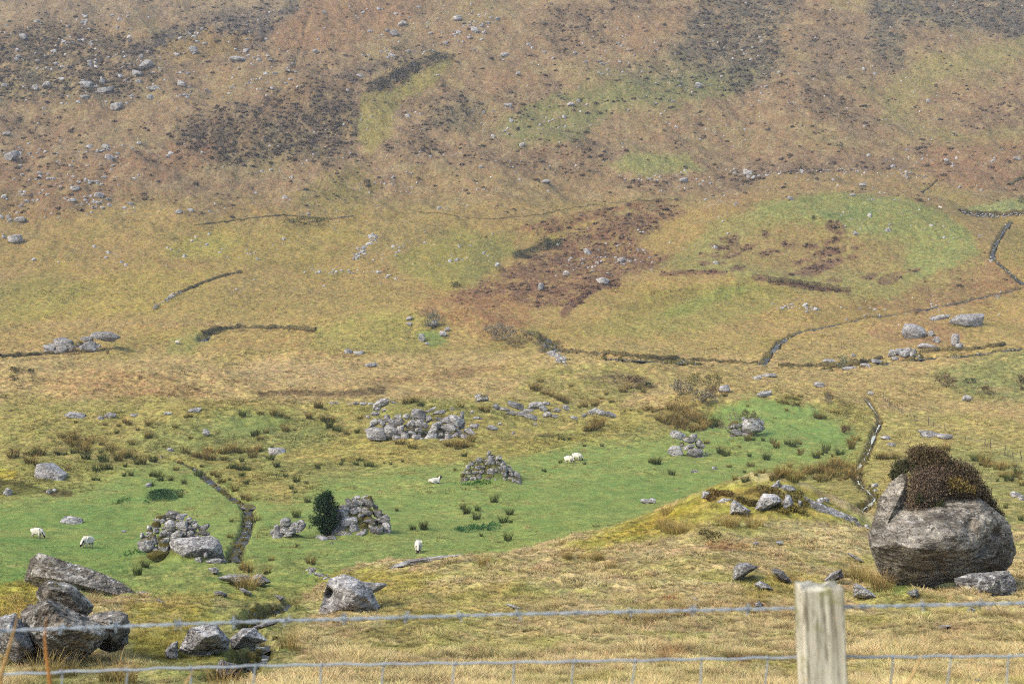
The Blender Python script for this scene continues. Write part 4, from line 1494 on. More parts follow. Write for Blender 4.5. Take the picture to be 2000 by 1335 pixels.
# --- the great boulder with the heather cap (view 1660,830 scale 3.709): one rock of three lobes
Z6 = dict(org=(1660, 830), sc=3.709)
DB = gd(1780, 1149) + .9
BOULDER = hull_rock('boulder', [(118, 800), (150, 705), (200, 640), (330, 580), (520, 540), (690, 490), (930, 518), (1012, 570), (1060, 640), (1140, 690), (1180, 770), (1208, 870), (1194, 960), (1150, 1052), (900, 1104), (600, 1168), (420, 1192), (290, 1150), (190, 1060), (150, 950)],
                    DB, 4.6, [(150, 880, 1.0), (350, 858, 2.1), (470, 900, 2.5), (600, 730, 2.1), (760, 800, 2.3), (1000, 690, 1.3), (900, 900, 1.9), (1100, 850, .8), (430, 650, .8), (700, 545, .5), (930, 560, .6), (1000, 1000, .9), (440, 1130, .1), (800, 1085, .5)],
                    sub=7, p=200, amp=.05, seed=31, tone=1.06, moss=-.3, lichen=.12, mat=M_ROCKB, strata=(.55, .1, .6), dents=[(775, 680, 40, .4), (430, 650, 50, .2), (1000, 760, 50, .45), (930, 830, 50, .4), (870, 870, 40, .3)], **Z6,
                    label='huge grey erratic boulder with a cap of heather on the right slope', cat='boulder')


def join_into(base, *os):
    """merge lobes of one rock into a single mesh"""
    bm = bmesh.new()
    for o in (base,) + os:
        m = o.data.copy()
        m.transform(Matrix.Translation(Vector(o.location) - Vector(base.location)))
        bm.from_mesh(m)
        bpy.data.meshes.remove(m)
    bm.to_mesh(base.data)
    bm.free()
    for p in base.data.polygons:
        p.use_smooth = False
    for o in os:
        bpy.data.objects.remove(o)


_b1 = hull_rock('lobe', [(150, 760), (195, 620), (205, 540), (290, 410), (375, 345), (420, 352), (424, 480), (430, 640), (400, 760), (260, 820)], DB + .25, 2.2,
                [(300, 640, 1.0), (395, 450, .5), (250, 760, 1.1)], sub=6, p=90, amp=.05, seed=33, mat=M_ROCKB, **Z6)
join_into(BOULDER, _b1)
hull_rock('rock', [(745, 1110), (860, 1070), (940, 1065), (1080, 1052), (1150, 1052), (1200, 1110), (1215, 1200), (1215, 1260), (1100, 1250), (900, 1245), (775, 1185)], DB - 2.6, 1.6,
          [(1060, 1130, .6), (1000, 1200, .6)], sub=6, amp=.09, seed=37, tone=.72, moss=-.2, lichen=.5, **Z6, label='low rock splashed with white lichen in front of the heather-capped boulder')
for (ol, sd, tn, lb) in [([(410, 1210), (470, 1183), (497, 1195), (495, 1250), (440, 1240)], 41, .95, 'small grey pointed stone at the foot of the heather-capped boulder'),
                         ([(25, 1150), (50, 1142), (120, 1185), (205, 1250), (140, 1260), (25, 1240)], 43, 1.0, 'pale wedge of rock in the tall grass left of the heather-capped boulder')]:
    q = np.array(ol, float).mean(0)
    hull_rock('rock', ol, gd(1660 + q[0] / 3.709, 830 + max(b for a, b in ol) / 3.709), .7, sub=5, amp=.07, seed=sd, tone=tn, lichen=.4, **Z6, label=lb)

# --- rocks at bottom left (view 0,1000 scale 3.571)
Z4 = dict(org=(0, 1000), sc=3.571)
D1 = gd(250, 1160) + .8
hull_rock('slab', [(165, 480), (185, 385), (215, 308), (262, 274), (345, 300), (600, 376), (720, 430), (860, 490), (957, 565), (948, 582), (800, 612), (690, 614), (560, 600), (380, 560), (250, 520)], D1, 2.6,
          [(230, 440, .6), (420, 470, 1.1), (620, 520, 1.1), (820, 575, .7), (560, 430, .2)], sub=7, p=90, amp=0.075, seed=51, tone=.92, moss=.1, lichen=.3, mat=M_ROCKB, strata=(.35, .1, .93), **Z4,
          label='long tilted grey slab with a mossy left end, lower left', cat='slab')
D2 = gd(150, 1300)
hull_rock('rock', [(250, 560), (270, 520), (335, 463), (480, 490), (545, 535), (662, 645), (650, 690), (580, 740), (420, 760), (280, 700)], D2 + 2.6, 2.4,
          [(350, 530, .9), (480, 560, .9), (560, 680, .7)], sub=6, p=90, amp=0.090, seed=53, tone=1.02, moss=.1, lichen=.35, mat=M_ROCKB, **Z4, label='blue-grey block behind the sharp-edged rock, lower left')
hull_rock('rock', [(100, 1060), (135, 690), (200, 640), (342, 590), (420, 650), (560, 765), (720, 790), (760, 840), (700, 930), (620, 1010), (560, 1062), (420, 1110), (200, 1120)], D2 + .6, 2.3,
          [(340, 640, .9), (480, 780, 1.25), (330, 860, 1.15), (180, 760, .8), (640, 850, 1.0), (300, 1010, .7)], sub=7, p=90, amp=0.105, seed=55, tone=.95, moss=.12, lichen=.3, mat=M_ROCKB,
          strata=(.6, .1, .6), **Z4, label='large sharp-edged grey rock with a ridge, bottom left corner')
hull_rock('rock', [(-60, 760), (0, 725), (112, 700), (180, 800), (242, 962), (115, 1052), (0, 985), (-60, 930)], D2 - .2, 1.6, [(60, 800, .7), (140, 920, .7)], sub=6, p=90, amp=0.090, seed=57,
          tone=1.0, moss=.0, lichen=.4, **Z4, label='squarish lichened rock cut by the left edge')
hull_rock('rock', [(545, 750), (640, 700), (700, 720), (830, 676), (896, 700), (906, 780), (902, 862), (872, 962), (760, 985), (690, 960), (620, 870)], D2 + 1.4, 1.9,
          [(740, 760, .8), (860, 740, .6), (780, 880, .7)], sub=6, p=90, amp=0.120, seed=59, tone=.95, moss=-.1, lichen=.25, mat=M_ROCKB, strata=(.2, .1, .95), **Z4, label='broken layered block right of the sharp-edged rock, lower left')
D3 = gd(390, 1290)
hull_rock('rock', [(1240, 960), (1320, 800), (1420, 805), (1500, 765), (1562, 830), (1612, 905), (1592, 965), (1480, 985), (1380, 990), (1300, 1030), (1245, 1045)], D3 + .5, 1.4,
          [(1430, 870, .6), (1520, 850, .5)], sub=6, amp=0.120, seed=61, tone=1.08, moss=-.2, lichen=.3, **Z4, label='rounded pale rock under the wire beside the gully')
hull_rock('rock', [(1146, 965), (1200, 905), (1240, 895), (1246, 1040), (1190, 1045), (1150, 1015)], D3 + .1, .7, sub=5, amp=.06, seed=63, tone=1.05, lichen=.3, **Z4,
          label='upright pale stone left of the rounded rock by the gully')
hull_rock('rock', [(1598, 885), (1690, 805), (1780, 800), (1872, 892), (1760, 930), (1610, 972)], D3 + 1.5, 1.3, [(1700, 860, .5)], sub=6, amp=0.090, seed=65, tone=.85, moss=-.2, lichen=.5, **Z4,
          label='dark purplish rock with a white lichen crest over the gully')
hull_rock('rock', [(1760, 800), (1830, 770), (1960, 735), (1990, 745), (1900, 790), (1790, 820)], D3 + 2.6, .9, sub=5, amp=.06, seed=66, tone=.9, lichen=.3, **Z4, label='thin flat rock behind the dark rock over the gully')
hull_rock('rock', [(1480, 1100), (1540, 1020), (1610, 1060), (1700, 1080), (1660, 1150), (1540, 1170)], D3 - 1.5, 1.0, sub=5, amp=.08, seed=67, tone=.7, moss=.05, lichen=.05, **Z4,
          label='dark wet rock in the gully at the bottom edge')
for ol, sd, tn, lb in [([(1510, 455), (1600, 430), (1730, 432), (1760, 470), (1690, 505), (1560, 480)], 68, 1.0, 'flat pale rock at the lower end of the left brook'),
                       ([(1740, 460), (1790, 428), (1830, 430), (1892, 488), (1830, 510), (1780, 515)], 69, 1.02, 'pale angular rock beside the flat rock at the brook'),
                       ([(1665, 525), (1700, 528), (1755, 560), (1750, 580), (1690, 560)], 70, .95, 'small brown-grey rock in the grass below the brook'),
                       ([(1490, 550), (1540, 545), (1590, 570), (1580, 590), (1500, 575)], 71, 1.0, 'low pale stone in dry grass below the brook'),
                       ([(1090, 600), (1110, 605), (1160, 630), (1140, 640), (1100, 620)], 72, 1.1, 'tiny pale stone on the mossy bank, lower left'),
                       ([(950, 552), (1000, 548), (1045, 562), (1030, 575), (960, 570)], 73, 1.0, 'flat stone at the right tip of the long slab'),
                       ([(1450, 390), (1500, 380), (1530, 395), (1520, 430), (1480, 430)], 74, 1.05, 'pale stone right of the big slab heap by the brook'),
                       ([(1905, 570), (1990, 590), (1960, 620), (1940, 610)], 75, 1.15, 'white stone on the right bank of the gully')]:
    mx = max(b for a, b in ol)
    q = np.array(ol, float).mean(0)
    hull_rock('rock', ol, gd(q[0] / 3.571, 1000 + mx / 3.571), .5 + .004 * (max(a for a, b in ol) - min(a for a, b in ol)), sub=5, amp=.07, seed=sd, tone=tn, lichen=.35, **Z4, label=lb)
# the big slab under the heap in the left pasture (view 250,980 scale 8.9)
Zc = dict(org=(250, 980), sc=8.9)
DC = HEAP['slab'][0][1]
hull_rock('slab', [(708, 700), (760, 640), (1000, 625), (1250, 590), (1450, 575), (1600, 660), (1660, 820), (1690, 990), (1500, 1010), (1200, 1050), (1050, 1085), (880, 1110), (760, 1060), (720, 860)], DC + .9, 3.2,
          [(880, 720, 1.0), (1000, 900, 1.4), (1250, 800, 1.2), (1500, 800, .9), (760, 900, .4)], sub=6, p=90, amp=.05, seed=81, tone=.98, moss=-.15, lichen=.4, **Zc,
          label='big pale slab at the right of the stone heap, left pasture', cat='slab')
for ol, lb, sd in [([(1115, 1050), (1180, 960), (1270, 945), (1310, 1010), (1300, 1075), (1190, 1095)], 'rounded buff stone at the foot of the big slab', 83),
                   ([(1320, 1040), (1420, 980), (1600, 975), (1700, 1000), (1715, 1100), (1500, 1060), (1360, 1080)], 'long low pale stone between the big slab and the brook', 84),
                   ([(1310, 900), (1360, 860), (1390, 900), (1380, 985), (1320, 990)], 'small stone leaning on the face of the big slab', 85)]:
    hull_rock('stone', ol, DC - .5, 1.0, sub=5, amp=.06, seed=sd, tone=.97, lichen=.3, **Zc, label=lb, cat='stone')
# ear-shaped rock, lower middle (view 560,1000 scale 3.571)
Z5 = dict(org=(560, 1000), sc=3.571)
D5 = gd(690, 1195)
EAR = hull_rock('rock', [(205, 745), (235, 640), (262, 580), (282, 470), (330, 440), (400, 426), (480, 450), (580, 510), (600, 560), (655, 655), (662, 700), (640, 740), (460, 730), (330, 735), (260, 750)], D5 + .8, 2.0,
                [(400, 520, .8), (480, 560, 1.1), (440, 650, 1.0), (570, 620, .8), (330, 620, .6), (330, 520, .6)], sub=7, p=40, amp=.05, seed=91, tone=1.0, moss=-.2, lichen=.42, dents=[(305, 560, 34, .8), (285, 600, 30, .6), (560, 590, 24, .25)], **Z5,
                label='pale ear-shaped rock with a dark hollow, lower middle')
_e1 = hull_rock('lobe', [(480, 480), (560, 490), (690, 492), (705, 505), (640, 550), (560, 580), (480, 560)], D5 + 1.2, 1.0, sub=5, amp=.05, seed=92, **Z5)
join_into(EAR, _e1)
hull_rock('rock', [(690, 395), (760, 360), (830, 335), (960, 315), (1100, 298), (1280, 288), (1200, 310), (1080, 345), (900, 372), (760, 385)], gd(820, 1102) + .6, 1.4, sub=6, amp=.06, seed=94, tone=.85, lichen=.35, **Z5,
          label='long low ledge of dark rock along the edge of the green pasture')
hull_rock('stone', [(1518, 636), (1570, 640), (1660, 675), (1640, 686), (1560, 660)], gd(1000, 1190), .3, sub=4, amp=.05, seed=95, tone=1.15, lichen=.5, **Z5, label='thin white flat stone in the middle of the near slope', cat='stone')
# outcrop on the near ridge (view 1340,920 scale 5.263)
Zo = dict(org=(1340, 920), sc=5.263)
DO = gd(1500, 985)
hull_rock('rock', [(1230, 470), (1200, 250), (1260, 290), (1440, 350), (1620, 430), (1760, 480), (1840, 600), (1700, 575), (1500, 490), (1380, 480)], gd(1640, 1010) + .8, 3.0, [(1350, 400, .5), (1560, 470, .6)],
          sub=6, p=90, amp=.06, seed=101, tone=.92, moss=-.2, lichen=.35, **Zo, label='long sloping ledge at the right end of the near ridge')
for ol, sd, tn, lb in [([(730, 390), (760, 310), (800, 240), (900, 250), (960, 310), (850, 310), (830, 380), (770, 410)], 102, 1.12, 'pale rock face in the mossy bank, middle of the near ridge'),
                       ([(985, 410), (1000, 340), (1030, 250), (1060, 255), (1095, 350), (1040, 400)], 103, 1.1, 'narrow pale rock face right of the middle one, near ridge'),
                       ([(470, 430), (480, 340), (500, 300), (560, 350), (640, 400), (600, 440)], 104, 1.0, 'grey rock face left of the middle one, near ridge'),
                       ([(320, 325), (380, 275), (470, 290), (440, 320)], 105, 1.05, 'small flat rock face at the left of the near ridge'),
                       ([(165, 280), (180, 210), (240, 220), (230, 290)], 106, 1.05, 'leftmost pale rock face in the moss of the near ridge'),
                       ([(870, 160), (950, 92), (960, 180), (930, 185)], 107, 1.05, 'pointed upright stone on top of the near ridge'),
                       ([(950, 180), (1000, 140), (1080, 150), (1140, 200), (1060, 215)], 108, .95, 'dark stone beside the pointed one on the near ridge'),
                       ([(1150, 370), (1160, 300), (1185, 310), (1180, 370)], 109, 1.1, 'thin pale rock face beside the sloping ledge')]:
    q = np.array(ol, float).mean(0)
    ol = [tuple(q + (np.array(e) - q) * (1.35, 1.2)) for e in ol]
    mx = max(b for a, b in ol)
    hull_rock('rock', ol, gd(1340 + q[0] / 5.263, 920 + mx / 5.263) + .75, 1.5, sub=5, amp=.08, seed=sd, tone=tn * 1.12, moss=.12, lichen=.35, **Zo, label=lb)
for (x, y, w, h, lb) in [(1380, 300, 70, 60, 'dark stone behind the sloping ledge'), (1440, 290, 70, 50, 'pale stone behind the sloping ledge'), (1230, 270, 40, 36, 'small stone at the top of the sloping ledge'),
                         (1940, 140, 80, 44, 'pale stone left of the rill above the boulder'), (1860, 570, 50, 50, 'small grey stone between the ledge and the great boulder'), (1955, 195, 60, 24, 'flat stone below the pale one near the rill'),
                         (718, 742, 56, 36, 'round pale stone on the dry slope, left of a pair'), (962, 736, 70, 42, 'round pale stone on the dry slope, right of a pair')]:
    px, py = 1340 + x / 5.263, 920 + y / 5.263
    put_stone(px, py, w / 5.263, h / 5.263, gd(px, py + h / 10.5), 0, 1.08, -.1, .4, 'stone', lb, 'stone')
# stones in the grass around the fence post (view 1120,1000 scale 2.2727)
Zp = dict(org=(1120, 1000), sc=2.2727)
for ol, sd, tn, lb in [([(706, 305), (712, 240), (730, 222), (770, 220), (825, 240), (790, 260), (750, 290), (725, 306)], 111, 1.0, 'grey rock half sunk in moss left of the fence post'),
                       ([(878, 262), (885, 245), (930, 258), (965, 300), (970, 318), (920, 300)], 112, .98, 'sloping grey rock just left of the post top'),
                       ([(800, 320), (825, 302), (860, 315), (890, 345), (830, 345)], 113, 1.08, 'low pale stone left of the post, below two larger rocks'),
                       ([(1100, 310), (1140, 270), (1190, 250), (1200, 290), (1150, 312)], 114, .95, 'tilted dark-topped rock right above the fence post'),
                       ([(1245, 370), (1250, 315), (1270, 320), (1320, 350), (1350, 378), (1280, 360)], 115, 1.05, 'pale stone in tall grass right of the fence post'),
                       ([(1210, 180), (1230, 180), (1270, 205), (1297, 222), (1270, 222)], 116, 1.1, 'thin pale stone left of the great boulder'),
                       ([(1745, 430), (1760, 420), (1790, 432), (1785, 444), (1750, 444)], 117, 1.1, 'small pale stone under the right wire, left of two'),
                       ([(1810, 436), (1840, 422), (1865, 428), (1860, 440)], 118, 1.0, 'small grey stone under the right wire, right of two'),
                       ([(1612, 520), (1625, 500), (1670, 498), (1690, 506), (1640, 515)], 119, 1.08, 'flat pale stone in brown grass, lower right'),
                       ([(1770, 745), (1800, 738), (1815, 752), (1790, 760)], 120, 1.0, 'little stone at the bottom right edge'),
                       ([(800, 405), (825, 392), (845, 410), (840, 420), (805, 418)], 121, 1.0, 'small stone behind the wire left of the post'),
                       ([(525, 380), (540, 376), (575, 400), (560, 402)], 122, .95, 'sliver of rock in the grass left of the small stones')]:
    q = np.array(ol, float).mean(0)
    mx = max(b for a, b in ol)
    hull_rock('rock', ol, gd(1120 + q[0] / 2.2727, 1000 + mx / 2.2727) + .15, .35 + .006 * (max(a for a, b in ol) - min(a for a, b in ol)), sub=5, amp=.07, seed=sd, tone=tn, moss=-.05, lichen=.4, **Zp, label=lb)
# single stones and boulders of the valley: (px, py, w, h, tone, moss, label)
SINGLES = [(100, 922, 58, 30, 1.0, .05, 'split grey boulder on the left green hummock'), (141, 1016, 40, 14, 1.0, .0, 'flat stone above the two sheep, left pasture'), (540, 881, 34, 15, 1.05, .0, 'pale rock on the yellow grass right of the left brook'),
           (403, 845, 12, 14, 1.1, .0, 'small pale upright stone on the left green mound'), (148, 811, 38, 12, 1.0, .0, 'long pale rock at the foot of the tan slope, left'), (216, 811, 22, 11, .98, .0, 'smaller pale rock right of the long one, left'),
           (197, 816, 12, 8, 1.0, .0, 'little stone between the two pale rocks, left'), (262, 811, 16, 6, .8, .1, 'dark flat stone on the left moor'), (328, 807, 16, 6, 1.05, .0, 'pale flat stone on the left moor'), (380, 801, 26, 8, 1.0, .0, 'flat rock above the left green mound'),
           (333, 878, 12, 7, 1.1, .0, 'small stone above the left brook'), (16, 961, 15, 15, 1.05, .0, 'pale rock in the mossy bank at the left edge'), (95, 960, 10, 8, 1.1, .0, 'pale stone in the eroded bank, left of two'), (106, 958, 9, 8, 1.1, .0, 'pale stone in the eroded bank, right of two'),
           (290, 947, 12, 9, 1.05, .0, 'small pinkish stone above the nettle patch'), (242, 1037, 9, 5, 1.2, .0, 'tiny white stone on the left pasture'), (1262, 979, 22, 10, 1.1, .0, 'flat pale stone at the pasture edge near the mossy ridge, left of two'),
           (1274, 978, 14, 11, 1.1, .0, 'flat pale stone at the pasture edge near the mossy ridge, right of two'), (1356, 920, 16, 6, 1.1, .0, 'low pale stone on the green pasture below the stacked boulders'), (1395, 914, 9, 6, 1.15, .0, 'tiny pale stone on the pasture, right of the low one'),
           (1415, 760, 22, 15, 1.0, .0, 'round grey boulder on the crest of the green mound'), (1493, 770, 30, 12, .98, .05, 'pair-like flat rock right of the green mound crest'), (1700, 768, 12, 8, 1.05, .0, 'grey stone left of the middle fence posts'),
           (1600, 752, 18, 11, 1.1, .0, 'pale stone cluster piece on the tan moor'), (1503, 733, 26, 8, 1.0, .0, 'flat stones below the dark river'), (1480, 737, 18, 7, 1.0, .0, 'flat grey stone left of the flat stones below the river'),
           (1815, 848, 40, 14, .9, .1, 'rough grey outcrop behind the heather cap'), (1842, 852, 34, 9, 1.02, .0, 'long flat rock right of the outcrop behind the heather cap'), (1730, 855, 18, 8, 1.05, .0, 'pale stone right of the rill, upper'), (1741, 868, 16, 8, 1.05, .0, 'pale stone right of the rill, lower'),
           (1984, 966, 20, 12, 1.05, .0, 'pale rock at the right edge, left of two'), (1996, 972, 14, 12, 1.05, .0, 'pale rock at the right edge, right of two'), (1888, 778, 18, 12, .95, .0, 'small grey rock on the right moor'),
           (1783, 648, 46, 30, .95, .0, 'big tilted block above the river, right'), (1888, 627, 66, 26, .85, .15, 'broad grey outcrop under a peat cap, upper right'), (1835, 620, 40, 10, .95, .0, 'flat pale rock left of the broad outcrop'),
           (1828, 664, 14, 12, 1.0, .0, 'round stone on the rusty mound by the river'), (1818, 651, 10, 11, .95, .0, 'dark stone above the round one on the rusty mound'), (1810, 676, 36, 10, 1.0, .0, 'curved pale ledge under the rusty mound'),
           (1866, 666, 12, 26, 1.0, .0, 'narrow leaning rock at the right of the rusty mound'), (1873, 678, 16, 14, .95, .1, 'grey stone below the leaning rock, by the river'), (1742, 690, 14, 16, .85, .0, 'leftmost round stone of the river cluster'),
           (1755, 688, 18, 14, .85, .0, 'second round stone of the river cluster'), (1768, 692, 20, 13, .85, .0, 'third round stone of the river cluster'), (1783, 690, 13, 18, .85, .0, 'rightmost round stone of the river cluster'), (1772, 683, 16, 9, .85, .0, 'stone on top of the river cluster'),
           (1748, 699, 14, 7, 1.05, .0, 'pale flat stone below the river cluster'), (1690, 713, 18, 8, 1.1, .0, 'pale stone in the river below the dark bank'), (1658, 719, 30, 7, 1.0, .0, 'flat slab at the river near the grey-green bush'), (1712, 706, 20, 10, .75, .0, 'dark stone in the river bank'),
           (1618, 705, 26, 8, .98, .0, 'flat rock above the river, left of the grey-green bush'), (1666, 694, 8, 8, 1.05, .0, 'tiny stone above the river'), (848, 632, 16, 14, .85, .2, 'dark round rock under the bare bush on the middle knoll'), (866, 652, 14, 12, 1.05, .0, 'pale rock right of the bare bush on the knoll'),
           (873, 643, 10, 10, .85, .0, 'dark rock right of the bare bush on the knoll'), (824, 660, 14, 16, 1.0, .0, 'pale rock below the bare bush on the knoll'), (834, 671, 10, 5, 1.1, .0, 'tiny flat stone below the bare bush'), (800, 622, 14, 8, 1.1, .0, 'pale stone left of the bare bush'), (799, 633, 10, 7, .9, .0, 'dark stone left of the bare bush'),
           (680, 686, 16, 9, 1.05, .0, 'pale stone in a small group on the knoll foot, left'), (700, 689, 20, 8, 1.05, .0, 'pale stone in a small group on the knoll foot, right'), (724, 713, 24, 8, .95, .0, 'flat rock below the knoll'),
           (347, 670, 5, 4, 1.1, .0, 'small stone beside the far white sheep'), (940, 776, 24, 14, .85, .4, 'mossy boulder above the tumbled ruin'), (30, 468, 27, 18, 1.02, .0, 'big pale boulder at the left edge of the lower hillside'), (40, 430, 25, 13, .9, .0, 'grey boulder above the big pale one, left hillside'),
           (1146, 491, 13, 12, 1.0, .0, 'round pale boulder in the brown bracken bed, upper'), (1106, 534, 13, 11, 1.0, .0, 'round pale boulder in the brown bracken bed, lower'), (1056, 561, 11, 16, .95, .0, 'upright boulder at the left of the bracken bed'), (1178, 548, 22, 12, 1.0, .0, 'stones at the lower right of the bracken bed'),
           (1214, 508, 16, 10, .95, .0, 'boulder at the right of the bracken bed'), (1067, 355, 16, 9, .8, .0, 'dark boulder on the tan slope above the bracken'), (1685, 361, 12, 7, 1.1, .0, 'pale stone above the big green knoll'), (1543, 388, 12, 8, .95, .0, 'grey stone on the crest of the big green knoll'),
           (1665, 381, 10, 6, .9, .1, 'dark stone on the crest of the big green knoll, right'), (1335, 352, 18, 10, .9, .0, 'dark stone at the left of the scree line'), (1364, 167, 17, 13, 1.05, .0, 'lone pale boulder on the dark upper hillside'), (286, 128, 34, 22, 1.0, .0, 'large pale crag boulder on the upper left hillside'),
           (268, 142, 22, 12, .9, .1, 'dark rock at the foot of the pale crag boulder'), (168, 166, 26, 16, 1.0, .0, 'left boulder of the upper left cluster'), (205, 176, 34, 14, .85, .0, 'right flat boulder of the upper left cluster'), (165, 190, 18, 10, .95, .0, 'lower boulder of the upper left cluster'), (200, 158, 14, 10, 1.0, .0, 'top boulder of the upper left cluster'),
           (300, 173, 28, 12, 1.0, .0, 'pale flat boulder right of the upper left cluster'), (294, 190, 18, 11, .9, .0, 'grey boulder below the pale flat one'), (227, 208, 26, 18, .95, .0, 'layered block on the upper left hillside'), (355, 163, 18, 13, .98, .0, 'round boulder on the left hillside below the orange patch'),
           (45, 72, 18, 12, 1.05, .0, 'pale boulder near the top left edge'), (90, 166, 18, 15, 1.0, .0, 'pale tilted rock at the far left cluster'), (70, 172, 14, 12, .95, .0, 'grey rock at the far left cluster'), (378, 98, 20, 15, .9, .0, 'dark block on the orange hill patch'), (462, 115, 30, 11, 1.0, .0, 'twin pale boulder on the upper hill'),
           (480, 99, 12, 10, 1.0, .0, 'round boulder above the twin boulder'), (615, 100, 11, 9, 1.0, .0, 'pale boulder at the edge of the orange hill patch'), (785, 47, 20, 12, 1.0, .0, 'pale boulder of the top middle crag, upper'), (770, 66, 22, 13, .9, .1, 'dark boulder of the top middle crag, lower'), (893, 37, 20, 12, 1.0, .0, 'pale crag boulder at the top, right of middle'),
           (928, 58, 18, 13, .9, .1, 'dark-topped boulder at the top, right of middle'), (985, 108, 18, 11, 1.0, .0, 'pale boulder right of the dark gorse strip'), (765, 109, 16, 9, 1.0, .0, 'pale boulder above the dark gorse strip'), (703, 148, 16, 8, 1.1, .0, 'pale flat boulder left of the dark gorse strip'), (1012, 144, 11, 9, 1.0, .0, 'boulder on the mid upper hill'),
           (1114, 204, 16, 9, 1.05, .0, 'pale boulder on the green hill patch, centre'), (1102, 228, 9, 9, 1.05, .0, 'pale boulder on the green hill patch, lower'), (1020, 283, 14, 10, 1.0, .0, 'pale boulder below the green hill patch'), (998, 236, 9, 9, 1.0, .0, 'pale boulder left on the green hill patch'), (992, 206, 18, 9, .9, .1, 'dark stones left on the green hill patch'),
           (174, 287, 15, 9, 1.0, .0, 'pale boulder in the middle of the left boulder field'), (207, 287, 17, 11, 1.05, .0, 'round pale boulder in the left boulder field'), (213, 307, 18, 10, .95, .0, 'grey boulder below the round pale one'), (147, 369, 18, 11, .95, .0, 'tilted boulder low in the left boulder field'), (193, 381, 20, 11, .9, .0, 'layered boulder low in the left boulder field'),
           (271, 280, 11, 7, 1.05, .0, 'small pinkish boulder right of the left boulder field'), (142, 391, 13, 8, 1.0, .0, 'pale boulder below the tilted one, left'), (350, 414, 14, 9, 1.05, .0, 'pale stone in the dark group, lower left hill'), (372, 411, 12, 8, .95, .0, 'grey stone in the dark group, lower left hill'), (22, 305, 26, 20, .8, .25, 'dark mossy crag at the left edge'),
           (12, 262, 22, 9, .9, .0, 'dark ledge at the left edge'), (1460, 336, 16, 12, 1.0, .0, 'stone heap piece at the end of the scree line'), (1848, 313, 10, 8, 1.0, .0, 'pale boulder on the right rusty slope'), (1985, 310, 14, 8, .95, .0, 'grey boulder at the right edge of the rusty slope')]
for px, py, w, h, tone, moss, lb in SINGLES:
    D = gd(px, py + h * .42)
    if py < 300:
        w, h = w * .85, h * .9
    put_stone(px, py, w * 1.05, h * 1.1, D + .25 * w * D / F, random.Random(int(px)).uniform(-8, 8), tone * (1 if D < 380 else 1.0), moss, .3, 'boulder' if w > 12 else 'stone', lb, 'boulder' if w > 12 else 'stone',
              deep=1.1, mesh=STONES[int(px + py) % len(STONES)])
# boulder fields of the hillside: (outline, how many, label, group, size px)
FIELDS = [([(0, 290), (80, 270), (200, 270), (260, 330), (280, 400), (120, 430), (0, 430)], 120, 'grey boulder in the boulder field low on the left hillside', 'boulders of the left boulder field', (4, 11)),
          ([(0, 20), (300, 30), (330, 200), (100, 230), (0, 230)], 130, 'grey boulder among the heather high on the left hillside', 'boulders high on the left hillside', (4, 12)),
          ([(340, 60), (640, 20), (620, 150), (480, 200), (340, 190)], 80, 'grey boulder on the orange and brown hillside, upper left of centre', 'boulders on the orange hillside', (4, 11)),
          ([(640, 10), (1000, 0), (1000, 120), (900, 90), (720, 130)], 70, 'grey boulder on the hillside above the dark gorse strip', 'boulders above the gorse strip', (4, 12)),
          ([(930, 100), (1180, 40), (1330, 90), (1350, 190), (1150, 250), (1000, 300), (960, 220)], 80, 'pale boulder on the green and heathery hillside, top centre', 'boulders of the top centre hillside', (3, 10)),
          ([(1330, 20), (1560, 20), (1500, 190), (1330, 180)], 26, 'small grey boulder on the dark heathery slope, upper right', 'boulders of the dark upper right slope', (3, 8)),
          ([(1120, 350), (1330, 330), (1500, 320), (1480, 360), (1200, 380)], 42, 'pale stone in the scree line above the big knoll', 'stones of the scree line', (3, 8)),
          ([(1090, 500), (1200, 465), (1290, 480), (1300, 520), (1180, 548), (1080, 540)], 60, 'grey stone strewn over the brown bracken bed', 'stones of the bracken bed', (3, 8)),
          ([(1400, 200), (1960, 200), (1980, 330), (1500, 330)], 30, 'small stone on the pale brown slope, upper right', 'stones of the pale brown slope', (3, 7)),
          ([(600, 330), (1000, 300), (1100, 380), (800, 450), (640, 420)], 34, 'small stone on the tan slope, centre left', 'stones of the tan slope', (3, 7)),
          ([(1560, 600), (1980, 560), (1990, 640), (1720, 640)], 34, 'small pale stone on the rusty ground by the right streams', 'stones by the right streams', (3, 8)),
          ([(300, 470), (750, 500), (760, 560), (400, 580), (200, 500)], 26, 'small pale stone on the yellow fields, left', 'stones of the yellow fields', (3, 7))]
ALLB = []
for k, (ol, n, lb, gp, (s0, s1)) in enumerate(FIELDS):
    r = random.Random(900 + k)
    P = np.array(ol, float)
    c = 0
    pts = []
    while c < n:
        px, py = r.uniform(P[:, 0].min(), P[:, 0].max()), r.uniform(P[:, 1].min(), P[:, 1].max())
        if r.random() < .45 and pts:
            q = r.choice(pts)
            px, py = q[0] + r.gauss(0, 14), q[1] + r.gauss(0, 7)
        ins = False
        for a, b in zip(P, np.roll(P, -1, 0)):
            if (a[1] > py) != (b[1] > py) and px < (b[0] - a[0]) * (py - a[1]) / (b[1] - a[1]) + a[0]:
                ins = not ins
        if not ins:
            continue
        w = s0 + (s1 - s0) * r.random() ** 2.2
        pts.append((px, py, w, w * r.uniform(.5, .8)))
        c += 1
    Q = np.array(pts)
    W = hit(Q[:, 0], Q[:, 1] + Q[:, 3] * .3, None, 120)
    for (px, py, w, h), q in zip(pts, W):
        ALLB.append((w * h, px, py, w, h, float(q[1]) + .2 * w * q[1] / F, r.uniform(-15, 15), r.uniform(.7, 1.15), r.choice((-.2, 0, .1, .2)), lb, gp, r.randrange(8), q))
ALLB.sort(key=lambda t: -t[0])
